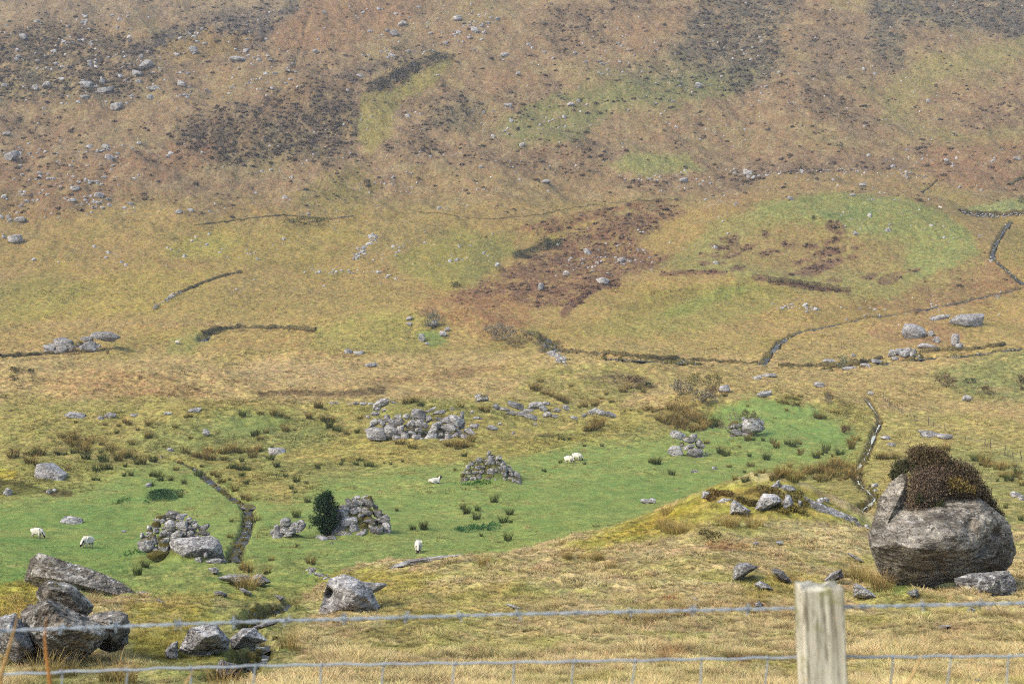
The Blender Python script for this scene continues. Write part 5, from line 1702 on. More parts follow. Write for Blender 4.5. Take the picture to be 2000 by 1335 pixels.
for _, px, py, w, h, D, roll, tone, moss, lb, gp, m, q in ALLB[:195]:
    put_stone(px, py, w, h, D, roll, tone, moss, .25, 'boulder', lb, 'boulder', gp, mesh=FARSTONES[m])


def rubble():
    """the countless small stones: hillside, stream beds and bracken bed, as one cover"""
    x, y, z, r = spots_px(9000, -20, 520, 61, 300)
    f = smooth(-.1, .5, fbm(x / 30, y / 40, 88, 3))
    k = r.uniform(0, 1, len(x)) < f * np.where(x < 0, .75, .5)
    P = [np.stack([x, y, z], 1)[k]]
    S = [np.clip(r.gamma(2.0, .17, k.sum()), .15, 1.3)]
    for pl, n, sz in (([(690, 505), (715, 482), (738, 460)], 70, .3), ([(610, 530), (660, 532), (720, 530), (790, 545)], 60, .3), ([(1440, 352), (1500, 340), (1640, 333), (1700, 336), (1800, 348)], 70, .35),
                      ([(600, 1112), (622, 1122), (640, 1128)], 70, .05), ([(1510, 600), (1560, 600), (1600, 608)], 40, .3), ([(1075, 690), (1090, 700), (1100, 706)], 60, .25)):
        p = np.array(pl, float)
        t = r.uniform(0, len(p) - 1, n)
        px = np.interp(t, np.arange(len(p)), p[:, 0]) + r.normal(0, 5, n)
        py = np.interp(t, np.arange(len(p)), p[:, 1]) + r.normal(0, 2.6, n)
        W = hit(px, py)
        P.append(W)
        S.append(np.clip(r.gamma(2.5, sz * .4, n), sz * .3, sz * 3))
    P.append(np.array([t[-1] for t in ALLB[195:]]))
    S.append(np.array([t[3] * t[5] / F / 2 for t in ALLB[195:]]))
    P, S = np.concatenate(P), np.concatenate(S)
    o = scatter('rubble', P, S, r.uniform(0, 6.28, len(P)), np.ones((len(P), 3)), FARSTONES[:6], r.integers(0, 6, len(P)), 'small grey stones strewn on the hillside and in the stream beds', r.uniform(-.5, .5, len(P)), 'stones')
    o.color = (1, 0, .3, 1)


rubble()


def stream_stones():
    r = np.random.default_rng(66)
    P, S = [], []
    for ch, n, sz, sp, lift in ((BROOK, 420, .10, .42, .14), (POOL, 160, .3, 2.2, .45), (TRIB, 210, .22, .7, .9), (RIVER, 300, .3, 1.8, .9), (GULLY, 160, .08, .4, .1), (BURN, 110, .22, .6, .55), (RILL, 140, .14, .7, .15)):
        q = ch[0]
        i = r.integers(0, len(q) - 1, n)
        t = r.uniform(0, 1, n)[:, None]
        c = q[i] * (1 - t) + q[i + 1] * t + r.normal(0, sp * .5, (n, 2))
        dd = poly_dist(c[:, 0], c[:, 1], q)
        P.append(np.column_stack([c, H(c[:, 0], c[:, 1]) + lift * (dd < .7 * ch[1])]))
        S.append(np.clip(r.gamma(2.5, sz * .4, n), sz * .3, sz * 3))
    P, S = np.concatenate(P), np.concatenate(S)
    sh = []
    for i in range(6):
        m = FARSTONES[i].copy()
        m.materials.clear()
        m.materials.append(M_STREAMROCK if i % 2 else M_FARROCK)
        sh.append(m)
    scatter('stream_stones', P, S, r.uniform(0, 6.28, len(P)), np.ones((len(P), 3)), sh, r.integers(0, 6, len(P)), 'dark wet stones in the stream beds', r.uniform(-.5, .5, len(P)), 'stones')


stream_stones()

# ================================================================ PLANTS THAT STAND ALONE
def rush_mesh(name, n, h, w, spread, lean, seed, lo, mid, hi):
    V, Fc, S = blades(n, h, w, spread, lean, seed, 3, (0.0, 1.0), .15)
    me = mesh_np(name, V, Fc, M_PLANT, False)
    r = np.random.default_rng(seed)
    z = np.array(V)[:, 2] / h
    t = np.clip(z, 0, 1)[:, None]
    lo, mid, hi = alb(lo), alb(mid), alb(hi)
    c = np.where(t < .5, lo + (mid - lo) * t * 2, mid + (hi - mid) * (t - .5) * 2)
    c = c * np.repeat(r.uniform(.7, 1.35, len(V) // 8), 8)[:, None]
    add_col(me, c)
    return me


GREEN = [rush_mesh('rush_blades', 90, .62, .024, .2, .5, 800 + i, (66, 80, 44), (88, 98, 52), (134, 114, 66)) for i in range(3)]
BROWN = [rush_mesh('rush_blades', 90, .60, .024, .22, .6, 810 + i, (92, 94, 50), (138, 116, 64), (176, 138, 82)) for i in range(3)]
STRAW = [rush_mesh('rush_blades', 110, .62, .011, .2, .5, 820 + i, (134, 124, 70), (178, 150, 92), (208, 176, 120)) for i in range(3)]


def rush(px, py, hp, kind, label, group, k):
    """a rush clump whose foot stands at the photo point, hp photo pixels tall"""
    ms = dict(g=GREEN, b=BROWN, s=STRAW)[kind]
    W = hit(px, py)[0]
    r = random.Random(int(px * 13 + py * 7) + k)
    o = bpy.data.objects.new('rush_clump', ms[r.randrange(3)])
    o.location = W - np.array([0, 0, .02])
    s = hp * W[1] / F / .6
    o.scale = (s * r.uniform(.85, 1.35), s * r.uniform(.85, 1.35), s)
    o.rotation_euler = (0, 0, r.uniform(0, 6.28))
    t = r.uniform(.8, 1.2)
    o.color = (t, t * r.uniform(.92, 1.05), t, 1)
    link(o)
    tag(o, label, 'rush clump', group)


RUSHES = [
    ('b', 13, 'brown-tipped rush clump on the left green mound', 'rushes on the left green mound', 0, 700, 3.03,
     [(450, 380), (625, 395), (690, 440), (815, 425), (870, 470), (885, 465), (1035, 410), (1128, 475), (1575, 440), (1540, 485), (1700, 355), (1830, 355), (1680, 420), (1745, 425), (430, 445), (740, 380), (760, 390), (700, 400), (1690, 430), (880, 395), (1100, 350), (1125, 345), (1540, 330), (1620, 335), (1660, 340)]),
    ('g', 15, 'dark green rush clump on the left green mound', 'dark rushes on the left green mound', 0, 700, 3.03,
     [(1435, 342), (1510, 458), (1610, 530), (1930, 375), (1950, 405), (690, 445)]),
    ('b', 19, 'tall brown rush clump in the band above the left brook', 'rushes above the left brook', 0, 700, 3.03,
     [(665, 560), (655, 545), (700, 605), (750, 585), (520, 560), (485, 560), (505, 540), (480, 520), (440, 520), (345, 568), (240, 570), (150, 570), (70, 585), (780, 510), (400, 500), (365, 470), (440, 480), (470, 500), (530, 500), (600, 510), (90, 560), (845, 620), (400, 660), (215, 630), (175, 618), (100, 580)]),
    ('g', 18, 'dark green rush clump above the left brook', 'dark rushes above the left brook', 0, 700, 3.03,
     [(195, 575), (600, 562), (795, 600), (755, 590), (615, 610), (605, 600), (440, 562), (700, 600), (345, 572), (385, 570)]),
    ('g', 15, 'small dark rush clump on the left pasture', 'rushes on the left pasture', 0, 700, 3.03,
     [(570, 665), (625, 655), (655, 655), (775, 692), (890, 695), (905, 695), (930, 700), (950, 722), (1010, 722), (895, 752), (1070, 820), (740, 640), (810, 625), (905, 610), (920, 610), (1090, 740), (510, 595), (735, 695), (580, 720), (555, 720)]),
    ('b', 18, 'brown rush clump in the row along the left brook', 'rushes along the left brook', 0, 700, 3.03,
     [(1225, 558), (1255, 556), (1240, 550), (1300, 560), (1320, 560), (1350, 560), (1365, 550), (1400, 555), (1430, 560), (1480, 555), (1510, 550), (1530, 545), (1170, 585), (1205, 592), (1325, 600), (1240, 600), (1150, 580), (1100, 560), (1495, 585), (1040, 660), (1215, 725), (1310, 735), (1390, 785), (1475, 840), (1450, 830), (1195, 640), (1260, 690), (1290, 700)]),
    ('g', 14, 'dark green rush clump by the left brook', 'dark rushes by the left brook', 0, 700, 3.03,
     [(1175, 695), (1400, 655), (1430, 660), (1465, 660), (1380, 650), (1345, 650), (1435, 700), (1360, 720), (1455, 742), (1690, 700), (1755, 730), (1815, 740), (1745, 795), (1640, 640), (1600, 600), (1430, 610), (1880, 650), (1725, 770)]),
    ('g', 20, 'dark rush clump near the stone heap, left pasture', 'rushes near the slab heap', 0, 700, 3.03, [(860, 1232), (815, 1278), (1755, 940), (1760, 1115), (1820, 850)]),
    ('b', 18, 'brown rush clump on the bank of the lower left brook', 'rushes on the lower brook bank', 0, 700, 3.03, [(1370, 965), (1360, 1060), (1450, 1240), (1840, 1215), (1605, 1195), (1580, 1270), (1510, 965), (1430, 1250), (1470, 1260), (1400, 1130)]),
    ('g', 17, 'dark rush clump standing on the open middle pasture', 'rushes of the open middle pasture', 600, 700, 3.03,
     [(530, 902), (625, 1012), (690, 1012), (690, 1000), (920, 890), (935, 918), (945, 915), (1008, 900), (1003, 950), (1108, 850), (1198, 922), (1205, 972), (1160, 970), (1030, 1050), (1187, 1072), (1187, 1080)]),
    ('g', 11, 'low dark rush clump on the upper pasture', 'low rushes of the upper pasture', 600, 700, 3.03,
     [(455, 620), (495, 628), (565, 612), (355, 638), (300, 605), (320, 605), (290, 630), (210, 608), (60, 645), (70, 655), (200, 630), (1410, 672), (1400, 665), (1640, 625), (1497, 618), (875, 662), (930, 580), (1495, 478), (1520, 482), (1550, 482), (1640, 520), (1745, 520), (780, 710), (380, 640)]),
    ('b', 16, 'brown rush clump around the tumbled ruin', 'rushes around the tumbled ruin', 600, 700, 3.03,
     [(545, 505), (570, 505), (620, 530), (830, 520), (850, 525), (880, 525), (900, 535), (920, 520), (970, 490), (990, 480), (940, 530), (240, 450), (225, 445), (90, 370), (120, 372), (145, 372), (10, 355), (570, 270), (590, 265), (620, 262), (640, 260), (910, 288), (60, 290), (75, 292), (1030, 310), (1050, 315), (1430, 312), (310, 358)]),
    ('b', 22, 'rust-brown rush clump at the corner of the upper pasture', 'rushes at the upper pasture corner', 600, 700, 3.03, [(1670, 430), (1695, 425), (1715, 415), (1730, 400), (1655, 432), (1700, 400)]),
    ('g', 12, 'green rush clump by the fallen wall', 'green rushes by the fallen wall', 600, 700, 3.03, [(125, 405), (120, 415), (185, 430), (295, 440), (160, 425), (670, 280)]),
    ('b', 14, 'brown rush clump on the mound behind the ruin', 'rushes on the mound behind the ruin', 600, 700, 3.03,
     [(1340, 180), (1360, 190), (1390, 205), (1410, 215), (1440, 225), (1470, 235), (1490, 245), (1510, 255), (1530, 262), (1380, 140), (1610, 290), (1640, 285), (1700, 280), (1800, 260), (1870, 200), (1900, 180), (1770, 215), (1740, 240), (1960, 180), (1990, 200), (1560, 170)]),
    ('g', 16, 'dark rush clump on the slope of the right green mound', 'dark rushes on the right green mound', 1200, 700, 2.5,
     [(525, 468), (545, 475), (515, 462), (745, 495), (740, 492), (635, 557), (985, 485), (1030, 460), (1035, 450), (680, 400), (725, 402), (775, 415), (845, 420), (870, 430), (205, 515), (280, 568), (175, 508), (660, 478), (1100, 470), (1065, 480), (1010, 470), (640, 600), (195, 515), (280, 830)]),
    ('b', 15, 'orange-brown rush clump on the right green mound', 'brown rushes on the right green mound', 1200, 700, 2.5,
     [(905, 418), (905, 470), (855, 530), (560, 530), (665, 528), (720, 560), (590, 592), (610, 435), (1160, 440), (1155, 420), (1120, 360), (1130, 350), (1005, 295), (990, 290), (1020, 292), (985, 480), (790, 435), (650, 400), (450, 415), (910, 460), (690, 570), (1180, 400)]),
    ('b', 22, 'rush clump in the thick brown bed beside the white rill', 'rush bed beside the rill', 1200, 700, 2.5,
     [(1010, 560), (1025, 545), (1040, 560), (1060, 570), (1080, 580), (1095, 545), (1110, 530), (1120, 560), (1140, 570), (1130, 590), (1155, 580), (1170, 575), (1160, 540), (1100, 600), (1060, 540), (1085, 520), (825, 575), (810, 580), (845, 568), (780, 590), (980, 590), (960, 560), (940, 565), (1000, 600), (990, 560), (1180, 600), (900, 590), (870, 600), (1030, 600)]),
    ('b', 18, 'rush clump in the tall brown bed on the upper right pasture', 'tall rush bed of the upper right pasture', 1200, 700, 2.5,
     [(280, 250), (300, 262), (320, 270), (335, 258), (345, 275), (360, 290), (375, 300), (390, 290), (405, 310), (420, 320), (440, 300), (450, 320), (465, 330), (470, 310), (350, 320), (330, 330), (310, 320), (370, 340), (390, 345), (410, 355), (430, 350), (320, 345), (260, 320), (240, 310), (215, 300), (300, 290), (280, 300), (440, 340), (340, 350), (380, 360)]),
    ('g', 18, 'dark rush clump at the end of the tall brown bed', 'dark rushes at the end of the tall bed', 1200, 700, 2.5, [(485, 330), (495, 320), (475, 340), (505, 335)]),
    ('b', 12, 'small brown rush clump on the tan ground above the green mounds', 'small rushes above the green mounds', 1200, 700, 2.5,
     [(120, 260), (150, 255), (170, 250), (190, 262), (210, 255), (230, 250), (830, 220), (850, 225), (870, 230), (890, 228), (845, 195), (870, 180), (880, 200), (900, 205), (800, 215), (910, 190), (840, 255), (1085, 272), (1060, 265), (80, 255), (50, 260), (440, 210), (540, 185), (650, 235), (1050, 195), (1040, 180)]),
    ('b', 18, 'brown rush clump right of the great boulder', 'rushes right of the great boulder', 1200, 700, 2.5,
     [(1630, 450), (1615, 445), (1800, 520), (1820, 530), (1810, 510), (1870, 540), (1890, 545), (1905, 540), (1915, 585), (1895, 578), (1960, 580), (1980, 590), (1940, 600), (1310, 490), (1330, 492), (1350, 490), (1375, 492), (1290, 488), (1990, 620), (1955, 530)]),
    ('g', 16, 'dark rush clump right of the great boulder', 'dark rushes right of the great boulder', 1200, 700, 2.5, [(1870, 598), (1985, 790), (1760, 500), (1925, 600), (1970, 565), (1910, 730)]),
    ('s', 26, 'straw-coloured rush clump on the near mossy ridge', 'straw rushes on the near ridge', 1200, 700, 2.5,
     [(215, 830), (235, 815), (250, 840), (270, 855), (290, 860), (310, 850), (330, 852), (345, 845), (250, 760), (685, 830), (670, 825), (700, 820), (540, 815), (560, 820), (580, 825), (595, 815), (500, 800)]),
    ('s', 22, 'straw rush clump on the near slope, in the middle of the photo', 'straw rushes on the near slope', 600, 700, 3.03,
     [(1030, 1225), (1045, 1222), (1060, 1215), (1530, 1180), (1545, 1182), (1620, 1185), (1635, 1188), (1680, 1190), (1700, 1195), (1720, 1192), (1740, 1190), (1790, 1235), (1815, 1238), (1510, 1100)]),
]
_k = 0
_all = []
for kind, hp, lb, gp, ox, oy, sc, pts in RUSHES:
    for x, y in pts:
        _k += 1
        h = hp * random.Random(_k).choice((.6, .75, .9, 1.0, 1.2, 1.35))
        _all.append((-h, ox + x / sc, oy + y / sc, h, kind, lb, gp, _k))
_all.sort()
for t in _all[:272]:
    rush(*t[1:])


def rest_of_rushes():
    V, Fc, C, o = [], [], [], 0
    for _, px, py, hp, kind, _, _, k in _all[272:]:
        r = random.Random(k)
        me = dict(g=GREEN, b=BROWN, s=STRAW)[kind][k % 3]
        v = np.array([q.co for q in me.vertices])
        c = np.array([q.color[:3] for q in me.attributes['col'].data])
        f = np.array([list(p.vertices) for p in me.polygons])
        W = hit(px, py)[0]
        s = hp * W[1] / F / .6
        V.append(v * [s * r.uniform(.85, 1.4), s * r.uniform(.85, 1.4), s] + W)
        C.append(c * r.uniform(.8, 1.2))
        Fc.append(f + o)
        o += len(v)
    me = mesh_np('small_rushes', np.concatenate(V), np.concatenate(Fc), M_PLANT, False)
    add_col(me, np.concatenate(C))
    tag(obj('small_rushes', me), 'the many smaller rush clumps dotted over the pastures', 'rushes', kind='stuff')


rest_of_rushes()
# tall grass against the great boulder and in the gully
for i, (px, py, h, kd, lb) in enumerate([(1672, 1135, 44, 's', 0), (1688, 1132, 40, 's', 0), (1704, 1142, 46, 's', 0), (1720, 1155, 52, 's', 0), (1655, 1126, 30, 's', 0), (1730, 1150, 34, 's', 0),
                                          (562, 1262, 44, 's', 1), (580, 1272, 36, 's', 1), (250, 1335, 60, 's', 1), (215, 1330, 64, 's', 1), (85, 1325, 60, 's', 1), (130, 1320, 50, 's', 1), (430, 1345, 60, 's', 1),
                                          (480, 1148, 40, 's', 2), (490, 1150, 36, 's', 2), (470, 1150, 34, 's', 2)]):
    rush(px, py, h, kd, ('tall pale grass clump leaning on the foot of the great boulder', 'tall straw grass clump by the rocks and gully, lower left', 'straw grass clump in front of the pale brook rocks')[lb],
         ('tall grass at the great boulder', 'tall grass by the lower left rocks', 'grass at the brook rocks')[lb], 900 + i)


def leaf_cloud(blobs, n, size, seed, cols, up=.3, fuzz=.14):
    """many small leaves through several ellipsoids: (x, y, z, rx, ry, rz, weight)"""
    r = np.random.default_rng(seed)
    B = np.array(blobs, float)
    w = B[:, 6] / B[:, 6].sum()
    k = r.choice(len(B), n, p=w)
    d = r.normal(0, 1, (n, 3))
    d /= np.linalg.norm(d, axis=1)[:, None]
    rad = r.uniform(.35, 1.0, n) ** .5
    c = B[k, :3] + d * B[k, 3:6] * (rad * (1 + fuzz * r.normal(0, 1, n)))[:, None]
    t1 = r.normal(0, 1, (n, 3)) + d * .6
    t1[:, 2] += up
    t1 /= np.linalg.norm(t1, axis=1)[:, None]
    t2 = np.cross(t1, r.normal(0, 1, (n, 3)))
    t2 /= np.linalg.norm(t2, axis=1)[:, None]
    L = (size * r.uniform(.6, 1.5, n))[:, None]
    Wd = L * .38
    V = np.stack([c - t1 * L, c - t2 * Wd, c + t1 * L, c + t2 * Wd], 1).reshape(-1, 3)
    f = np.arange(4 * n).reshape(n, 4)
    cl = np.array([alb(q) for q in cols])[r.integers(0, len(cols), n)] * r.uniform(.7, 1.35, (n, 1))
    return V, f, np.repeat(cl, 4, 0)


def twig_mesh(segs):
    """tapering square twigs from (p0, p1, r0, r1)"""
    V, Fc = [], []
    for p0, p1, r0, r1 in segs:
        p0, p1 = Vector(p0), Vector(p1)
        d = (p1 - p0)
        if d.length < 1e-5:
            continue
        q = d.to_track_quat('Z', 'Y').to_matrix()
        o = len(V)
        for p, rr in ((p0, r0), (p1, r1)):
            for a in range(5):
                V.append(tuple(p + q @ Vector((rr * math.cos(a * 1.2566), rr * math.sin(a * 1.2566), 0))))
        for a in range(5):
            b = (a + 1) % 5
            Fc.append((o + a, o + b, o + 5 + b, o + 5 + a))
    return np.array(V), np.array(Fc)


def grow(seed, h, spread, n1, levels, r0, up=.5, wig=.35):
    """branching stems; returns segments and tips"""
    r = random.Random(seed)
    segs, tips = [], []

    def go(p, d, L, rad, lv):
        k = 3
        for i in range(k):
            d = (d + Vector((r.gauss(0, wig), r.gauss(0, wig), r.gauss(0, wig * .6) + .06))).normalized()
            q = p + d * (L / k)
            segs.append((p, q, rad * (1 - i / k * .3), rad * (1 - (i + 1) / k * .3)))
            p = q
        tips.append(p)
        if lv:
            for _ in range(r.choice((2, 3, 3))):
                go(p, (d + Vector((r.gauss(0, .6), r.gauss(0, .6), r.gauss(.1, .35)))).normalized(), L * r.uniform(.55, .8), rad * .6, lv - 1)
    for i in range(n1):
        a = r.uniform(0, 6.28)
        go(Vector((r.gauss(0, .05), r.gauss(0, .05), 0)), Vector((math.cos(a) * spread, math.sin(a) * spread, up)).normalized(), h * .45, r0, levels)
    return segs, tips


def fit(V, h, w):
    """scale points to a given height and width"""
    V = np.array(V)
    V[:, 2] *= h / max(V[:, 2].max(), 1e-6)
    ext = max(V[:, 0].max() - V[:, 0].min(), V[:, 1].max() - V[:, 1].min())
    V[:, :2] *= w / ext
    return V


def bare_shrub(name, px, py, wpx, hpx, seed, leaf_cols, stem, label, n_leaf=500, leaf=.05, levels=3, cat='shrub', group=None, stems=7, crown_z=.45, thick=.022):
    W = hit(px, py)[0]
    s = W[1] / F
    w, h = wpx * s, hpx * s
    root = grp(name, label, cat, W, group)
    segs, tips = grow(seed, 1.0, .7, stems, levels, thick)
    V, Fc = twig_mesh(segs)
    ext = max(np.ptp(V[:, 0]), np.ptp(V[:, 1]))
    k = np.array([w / ext, w / ext, h / V[:, 2].max()])
    me = mesh_np('stems', V * k, Fc, M_PLANT, True)
    add_col(me, np.tile(alb(stem), (len(V), 1)) * np.random.default_rng(seed).uniform(.8, 1.2, (len(V), 1)))
    obj('stems', me, root)
    T = np.array([tuple(t) for t in tips]) * k
    r = np.random.default_rng(seed)
    blobs = [(t[0], t[1], max(t[2], .15 * h), .11 * w, .11 * w, .10 * h, 1) for t in T]
    if n_leaf:
        V, f, c = leaf_cloud(blobs, n_leaf, leaf * max(w, h) ** .5, seed, leaf_cols)
        me = mesh_np('foliage', V, f, M_PLANT, False)
        add_col(me, c)
        obj('foliage', me, root)
    return root


GREYB = [(142, 130, 112), (126, 116, 98), (154, 140, 120)]
BRNB = [(122, 100, 74), (140, 116, 84), (106, 90, 62)]
OLIVB = [(130, 120, 72), (144, 130, 80), (114, 106, 64)]
bare_shrub('lichened_shrub', 845, 640, 44, 34, 1, [(120, 122, 104), (92, 94, 78), (140, 140, 120)], (84, 78, 70), 'grey lichen-covered shrub with bare twigs on the middle knoll', 900, .07)
bare_shrub('bare_bush', 838, 620, 46, 22, 2, GREYB, (140, 122, 108), 'pale bare bush behind the lichen-covered shrub', 160, .05, 4)
for i, (px, py, w, h, cl, lb) in enumerate([(985, 662, 60, 34, GREYB, 'largest grey-brown bush left of the river pool'), (1025, 668, 36, 22, BRNB, 'dark brown bush at the left bank of the river pool'), (965, 650, 40, 22, GREYB, 'pale bush left end of the row by the river pool'),
                                            (1005, 676, 40, 16, BRNB, 'low brown bush below the row by the river pool'), (1358, 752, 34, 26, OLIVB, 'olive bush under the river, left of two'), (1392, 755, 40, 30, OLIVB, 'olive bush under the river, right of two'),
                                            (1330, 770, 46, 30, GREYB, 'thin grey bush above the tall rush bed'), (1372, 785, 50, 28, GREYB, 'grey-brown bush left of the round crest boulder'), (1390, 775, 36, 24, BRNB, 'brown bush just left of the round crest boulder'),
                                            (1245, 745, 60, 14, BRNB, 'long dark heather bush on the mound below the river'), (1262, 755, 36, 10, [(58, 64, 40), (70, 74, 46)], 'low dark green bush beside the heather on the mound'),
                                            (1646, 720, 24, 30, [(132, 136, 112), (112, 118, 94), (148, 150, 124)], 'grey-green willow bush on the river bank'), (1690, 712, 24, 16, [(52, 52, 38), (66, 62, 44)], 'dark bush in the river bank right of the willow'),
                                            (1848, 755, 44, 28, BRNB, 'big brown bush on the right moor'), (1925, 768, 40, 18, BRNB, 'low brown bush on the right moor'), (1996, 760, 24, 32, [(70, 60, 46), (84, 72, 54)], 'dark bush at the right edge of the moor'),
                                            (1894, 748, 24, 12, [(60, 74, 44), (80, 84, 50)], 'small green-brown bush on the right moor'), (1618, 785, 16, 22, GREYB, 'thin bare bush on the tan moor'), (1650, 845, 22, 18, BRNB, 'dark brown heather bush beside the rill'),
                                            (30, 728, 26, 14, [(80, 76, 46), (98, 90, 56)], 'dark olive bush on the left moor, upper'), (28, 742, 20, 12, [(92, 78, 52), (104, 90, 60)], 'brown bush on the left moor, lower'), (60, 727, 16, 10, [(84, 78, 48)], 'little bush right of the olive bush, left moor'),
                                            (148, 692, 30, 14, BRNB, 'brown bush in front of the left boulder group'), (210, 690, 12, 8, BRNB, 'small bush right of the left boulder group'), (1790, 611, 26, 12, [(92, 84, 78), (106, 94, 84)], 'dark grey bush at the right tributary'),
                                            (780, 98, 30, 12, [(56, 74, 52), (66, 82, 58)], 'bluish green bush on top of the gorse strip'), (742, 174, 60, 26, [(54, 56, 42), (64, 62, 46)], 'dark gorse bush at the lower end of the gorse strip'), (775, 160, 56, 30, [(54, 56, 42), (64, 62, 46)], 'dark gorse bush in the middle of the gorse strip'),
                                            (815, 142, 50, 24, [(54, 58, 42), (62, 62, 46)], 'dark gorse bush upper in the gorse strip'), (852, 122, 50, 16, [(58, 58, 44), (70, 64, 48)], 'low gorse bush at the upper end of the gorse strip'),
                                            (845, 108, 26, 14, [(60, 82, 58), (70, 90, 60)], 'green bush at the upper end of the gorse strip'), (1068, 482, 50, 22, [(78, 82, 50), (92, 92, 56)], 'dark green bush along the gully beside the bracken bed, right'), (1030, 503, 44, 20, [(72, 76, 48), (88, 86, 54)], 'dark green bush along the gully beside the bracken bed, left'),
                                            (975, 528, 24, 12, BRNB, 'brown bush at the lower gully beside the bracken bed'), (885, 560, 30, 12, [(72, 70, 46), (86, 82, 52)], 'dark bush at the foot of the bracken bed'), (1586, 428, 12, 10, [(60, 58, 42)], 'dark bush on the face of the big green knoll'),
                                            (600, 436, 100, 14, [(96, 92, 48), (112, 106, 56)], 'long olive rush bed on the upper left field'), (1995, 395, 14, 16, [(64, 52, 40)], 'dark bush at the right edge of the far green field'), (660, 218, 30, 16, [(74, 64, 54), (90, 78, 62)], 'dark heather bush left of the green strip'),
                                            (462, 95, 34, 24, [(112, 98, 86), (72, 68, 52)], 'bare grey bush by the twin boulder on the upper hill'), (62, 160, 40, 24, GREYB, 'bare pale bush at the far left boulder cluster'), (205, 92, 30, 20, GREYB, 'bare pale bush on the dark upper left heather')]):
    bare_shrub('bush', px, py + 1, w, h, 20 + i, cl, tuple(int(q * .9) for q in cl[0]), lb, int(120 + w * h * .26), .085, 3, stems=9, thick=.014)
# small tree on the right green mound: crown over a forked pale stem
bare_shrub('small_tree', 1427, 846, 44, 46, 71, [(126, 110, 74), (112, 100, 62), (140, 122, 86)], (156, 148, 134), 'small bare tree with a forked pale stem on the right green mound', 500, .05, 3, 'tree', None, 3, thick=.03)
bare_shrub('bush', 1462, 818, 36, 20, 72, [(98, 92, 56), (116, 104, 68)], (110, 100, 80), 'olive bush behind the mossy boulder on the right green mound', 500, .06, 2)


def low_patch(name, px, py, wpx, dpx, seed, cols, label, n=900, h=.35):
    """a bed of leafy herbs"""
    W = hit(px, py)[0]
    s = W[1] / F
    rx = wpx * s / 2
    a, b = hit(px, py + dpx / 2)[0][1], hit(px, py - dpx / 2)[0][1]
    ry = (b - a) / 2
    r = np.random.default_rng(seed)
    blobs = []
    for i in range(26):
        t, q = r.uniform(0, 6.28), math.sqrt(r.uniform(0, 1))
        x, y = W[0] + q * rx * math.cos(t), W[1] + q * ry * math.sin(t)
        blobs.append((x, y, float(H(np.array([x]), np.array([y]))[0]) + h * .4, rx * .28, ry * .28, h * r.uniform(.35, .7), 1))
    V, f, c = leaf_cloud(blobs, n, .09, seed, cols, .6)
    me = mesh_np(name, V - W, f, M_PLANT, False)
    add_col(me, c)
    tag(obj(name, me, None, W), label, 'plants')


low_patch('nettle_patch', 318, 966, 64, 22, 81, [(52, 84, 46), (62, 94, 50), (44, 74, 42)], 'dark green patch of nettles on the left pasture', 1700, .5)
low_patch('nettle_patch', 915, 1036, 50, 14, 82, [(66, 108, 60), (78, 118, 66)], 'bright green patch of leafy plants on the middle pasture, left', 500, .3)
low_patch('nettle_patch', 958, 1030, 40, 12, 83, [(70, 110, 62), (80, 118, 70)], 'bright green patch of leafy plants on the middle pasture, right', 350, .3)
low_patch('nettle_patch', 238, 979, 30, 12, 84, [(84, 112, 64), (96, 120, 70)], 'small faint patch of leafy plants left of the nettles', 260, .25)
low_patch('nettle_patch', 930, 946, 54, 8, 85, [(64, 108, 54), (80, 124, 58)], 'green nettles along the left foot of the cone-shaped cairn', 420, .3)
low_patch('nettle_patch', 285, 1078, 60, 14, 86, [(64, 104, 52), (76, 116, 56)], 'green herbs at the left foot of the slab heap', 420, .3)


# --- the dark evergreen bush by the cairn
def evergreen():
    W = hit(636, 1046)[0]
    s = W[1] / F
    w, h = 62 * s, 84 * s
    root = grp('evergreen_tree', 'dense dark green evergreen bush beside the mossy cairn, middle of the pasture', 'tree', W)
    segs = [(Vector((0, 0, -.1)), Vector((.02, 0, h * .3)), .16, .13), (Vector((.02, 0, h * .3)), Vector((0, .05, h * .85)), .12, .03)]
    r = random.Random(4)
    for i in range(22):
        z = h * r.uniform(.2, .8)
        a = r.uniform(0, 6.28)
        segs.append((Vector((0, 0, z)), Vector((math.cos(a) * w * .38, math.sin(a) * w * .38, z + h * .12)), .045, .012))
    V, Fc = twig_mesh(segs)
    me = mesh_np('trunk', V, Fc, M_PLANT)
    add_col(me, np.tile(alb((92, 84, 72)), (len(V), 1)))
    obj('trunk', me, root)
    blobs = []
    for i in range(95):
        t = r.uniform(.12, .97)
        prof = math.sin(min(1, (t - .06) / .5) * math.pi / 2) * (1 - max(0, (t - .55) / .45) ** 1.9) ** .8
        a = r.uniform(0, 6.28)
        q = .95 * math.sqrt(r.random()) * prof * w * .40
        blobs.append((q * math.cos(a), q * math.sin(a), t * h,   .19 * w * r.uniform(.6, 1.2), .19 * w * r.uniform(.6, 1.2), .10 * h * r.uniform(.7, 1.3), 1))
    for i in range(26):
        t, a = r.uniform(.2, .98), r.uniform(0, 6.28)
        q = w * (.50 - .42 * max(0, t - .45) ** 1.2 / .5)
        blobs.append((q * math.cos(a), q * math.sin(a), t * h, .06 * w, .06 * w, .07 * h, .25))
    V, f, c = leaf_cloud(blobs, 15000, .07, 9, [(38, 62, 36), (46, 72, 40), (30, 52, 32), (58, 84, 46)], .5)
    me = mesh_np('crown', V, f, M_PLANT, False)
    add_col(me, c)
    obj('crown', me, root)


evergreen()


